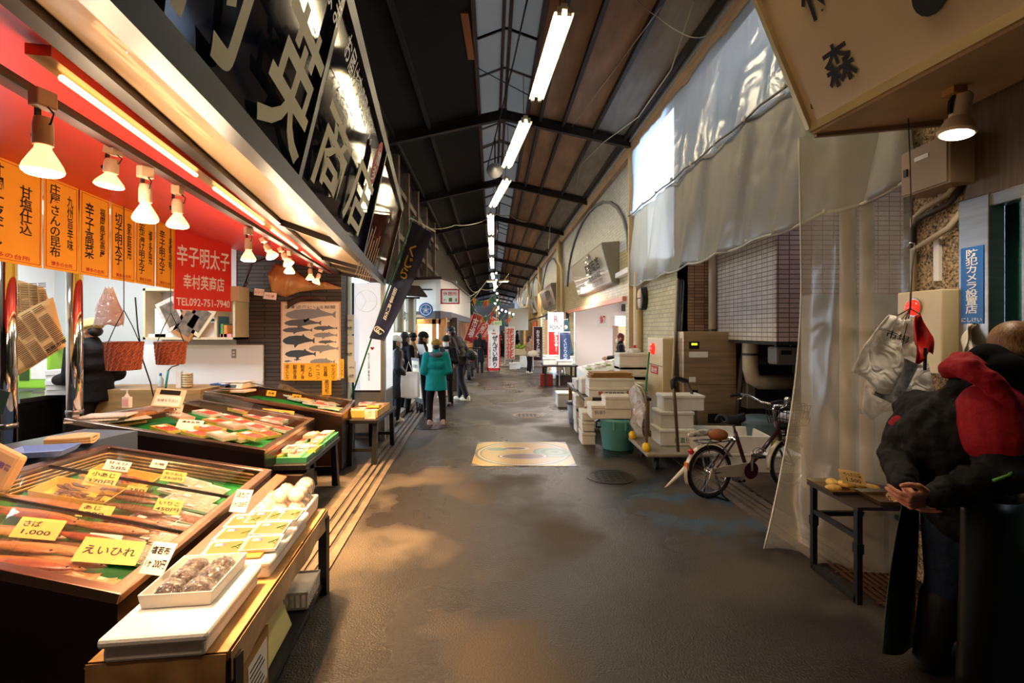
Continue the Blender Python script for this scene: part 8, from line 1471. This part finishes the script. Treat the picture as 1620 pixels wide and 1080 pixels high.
# far table with foam boxes, crates and stalls
t = thing('stall_table', 'far trestle table of foam boxes below the point-scheme banner', 'table', (1.4, 14.2, 0)); obj('top', MB().box(.88, 1.86, 13.9, 15.1, .58, .62), STEELD, t)
for x, y in ((.95, 14), (1.8, 14), (.95, 15), (1.8, 15)): obj('leg', MB().box(x - .03, x + .03, y - .03, y + .03, 0, .58), STEELD, t)
for i, (x, y, z, w_, h_) in enumerate(((1.08, 14.2, .622, .36, .2), (1.5, 14.15, .622, .4, .14), (1.15, 14.6, .622, .4, .26), (1.6, 14.7, .622, .4, .22))): foambox(Vector((x, y, z)), .05 * i, w_, .3, h_, 'foam box on the far trestle table, %s counted from the street' % ORD[i], True, .04, 'foam boxes on the far table', FOAMD)
slabbox('crate', 'red crate under the far trestle table', 'crate', Vector((1.0, 14.4, 0)), 0, .36, .3, .34, mat('red_crate', '8a2018', .5)); slabbox('crate', 'dark crate under the far trestle table', 'crate', Vector((1.5, 14.5, 0)), 0, .4, .3, .3, DARKW)
slabbox('packing_sheet', 'pinkish-white packing sheet on the ground by the far table', 'sheet', Vector((1.45, 12.6, 0)), .3, .6, .3, .025, PNK)
for i, (px, D) in enumerate(((812, 20.5), (817, 20.8), (828, 21.5))): q = P(px, 0, D); foambox(Vector((q.x, D, 0)), 0, .32, .3, .26 if i < 2 else .5, 'white box on the ground by the far produce stall, %s along' % ORD[i], True, .04, 'white boxes by the far produce stall', FOAMD)
q = P(828, 0, 22.5); t = thing('produce_stand', 'far produce stand heaped with greens beside the beige-jacketed person', 'stand', (q.x, 22.5, 0)); obj('table', MB().box(q.x - .5, q.x + .4, 22.2, 23, .5, .75), CREAM, t)
m = MB()
for k in range(9): m.ell((q.x - .4 + .1 * k, 22.5, .82 + .05 * (k % 3)), (.09, .12, .08), 8, 6)
obj('greens', m, mat('fresh_greens', '8fae3a', .6, noise=(20, .5)), t, smooth=True); obj('post', MB().cyl((q.x - .5, 22.1, 0), (q.x - .5, 22.1, 1.0), .02, 8), BLACK, t)
# lit room of the fishmonger
t = thing('steel_counter', 'stainless counter with a hanging blue bag in the lit fish shop', 'counter', (3.0, 12.4, 0)); obj('body', MB().box(2.55, 3.6, 12, 12.8, 0, .78), SSC, t, bevel=.01); obj('top', MB().box(2.5, 3.65, 11.95, 12.85, .78, .82), STEEL, t)
m = MB().at((2.5, 12.4, .82)); m.ell((0, 0, .0), (.12, .2, .12), 10, 8); single('blue_bag', m, mat('blue_bag', '3f3fc0', .4), 'blue plastic bag draped on the counter edge in the lit fish shop', 'bag', smooth=True)
t = thing('refrigerator', 'tall stainless refrigerator inside the lit fish shop', 'refrigerator', (3.6, 14.6, 0)); obj('body', MB().box(3.1, 4.2, 14.4, 15.2, 0, 1.75), SSC, t, bevel=.02); obj('handle', MB().box(3.62, 3.66, 14.36, 14.4, .7, 1.3), STEELD, t); slabbox('white_box', 'white box on top of the refrigerator in the lit fish shop', 'box', Vector((3.4, 14.8, 1.752)), 0, .7, .4, .28, WHITE)
slabbox('wall_speaker', 'small black speaker high on the fish shop wall', 'speaker', Vector((4.1, 17.7, 2.3)), 0, .3, .2, .25, BLACK)
for i in range(4): card('price_sheet', 'white price sheet with red characters on the fish shop back wall, %s along' % ORD[i], 'sheet', frame((3.3 + .45 * i, 17.97, 2.0 - .12 * (i % 2)), (1, 0, 0), (0, 0, 1)), .34, .5, PAPER, [(('鯛', '鰤', '蛸', '烏賊')[i], 0, 0, .2, .3, False, REDINK)], 'price sheets in the fish shop')
for i, x in enumerate((3.0, 4.2)): t = thing('panel_light', 'white ceiling light in the lit fish shop, %s' % ('street side' if i == 0 else 'inner side'), 'ceiling light', (x, 13, 2.7)); obj('diffuser', MB().box(x - .1, x + .1, 11, 15, 2.70, 2.725), mat('cool_diffuser', 'eef6ff', .5, emit=1.4), t); obj('housing', MB().box(x - .13, x + .13, 10.95, 15.05, 2.72, 2.75), WHITE, t)
t = thing('motor_scooter', 'dark scooter parked by the warm stalls beyond the leaning person', 'scooter', P(744, 0, 16.5).xy.to_3d()[:]); q = P(744, 0, 16.5)
for y in (16.1, 17.2): obj('wheel', MB().at((q.x, y, .23), (0, PI / 2, 0)).lathe([(.1, -.05), (.23, -.05), (.23, .05), (.1, .05)], 18), RUBBER, t)
obj('body', MB().hexa([(q.x - .15, 16.2, .3), (q.x + .15, 16.2, .3), (q.x + .15, 17.2, .25), (q.x - .15, 17.2, .25), (q.x - .12, 16.3, .75), (q.x + .12, 16.3, .75), (q.x + .1, 16.9, .5), (q.x - .1, 16.9, .5)]), C_DRK, t, bevel=.05); obj('seat', MB().box(q.x - .12, q.x + .12, 16.15, 16.75, .74, .82), RUBBER, t, bevel=.03); obj('shield', MB().box(q.x - .2, q.x + .2, 17.1, 17.2, .3, .95), STEELD, t, bevel=.03); obj('handlebar', MB().cyl((q.x - .3, 17.1, 1.0), (q.x + .3, 17.1, 1.0), .02, 8), BLACK, t); obj('tail_lamp', MB().box(q.x - .08, q.x + .08, 16.12, 16.2, .6, .68), REDINK, t)
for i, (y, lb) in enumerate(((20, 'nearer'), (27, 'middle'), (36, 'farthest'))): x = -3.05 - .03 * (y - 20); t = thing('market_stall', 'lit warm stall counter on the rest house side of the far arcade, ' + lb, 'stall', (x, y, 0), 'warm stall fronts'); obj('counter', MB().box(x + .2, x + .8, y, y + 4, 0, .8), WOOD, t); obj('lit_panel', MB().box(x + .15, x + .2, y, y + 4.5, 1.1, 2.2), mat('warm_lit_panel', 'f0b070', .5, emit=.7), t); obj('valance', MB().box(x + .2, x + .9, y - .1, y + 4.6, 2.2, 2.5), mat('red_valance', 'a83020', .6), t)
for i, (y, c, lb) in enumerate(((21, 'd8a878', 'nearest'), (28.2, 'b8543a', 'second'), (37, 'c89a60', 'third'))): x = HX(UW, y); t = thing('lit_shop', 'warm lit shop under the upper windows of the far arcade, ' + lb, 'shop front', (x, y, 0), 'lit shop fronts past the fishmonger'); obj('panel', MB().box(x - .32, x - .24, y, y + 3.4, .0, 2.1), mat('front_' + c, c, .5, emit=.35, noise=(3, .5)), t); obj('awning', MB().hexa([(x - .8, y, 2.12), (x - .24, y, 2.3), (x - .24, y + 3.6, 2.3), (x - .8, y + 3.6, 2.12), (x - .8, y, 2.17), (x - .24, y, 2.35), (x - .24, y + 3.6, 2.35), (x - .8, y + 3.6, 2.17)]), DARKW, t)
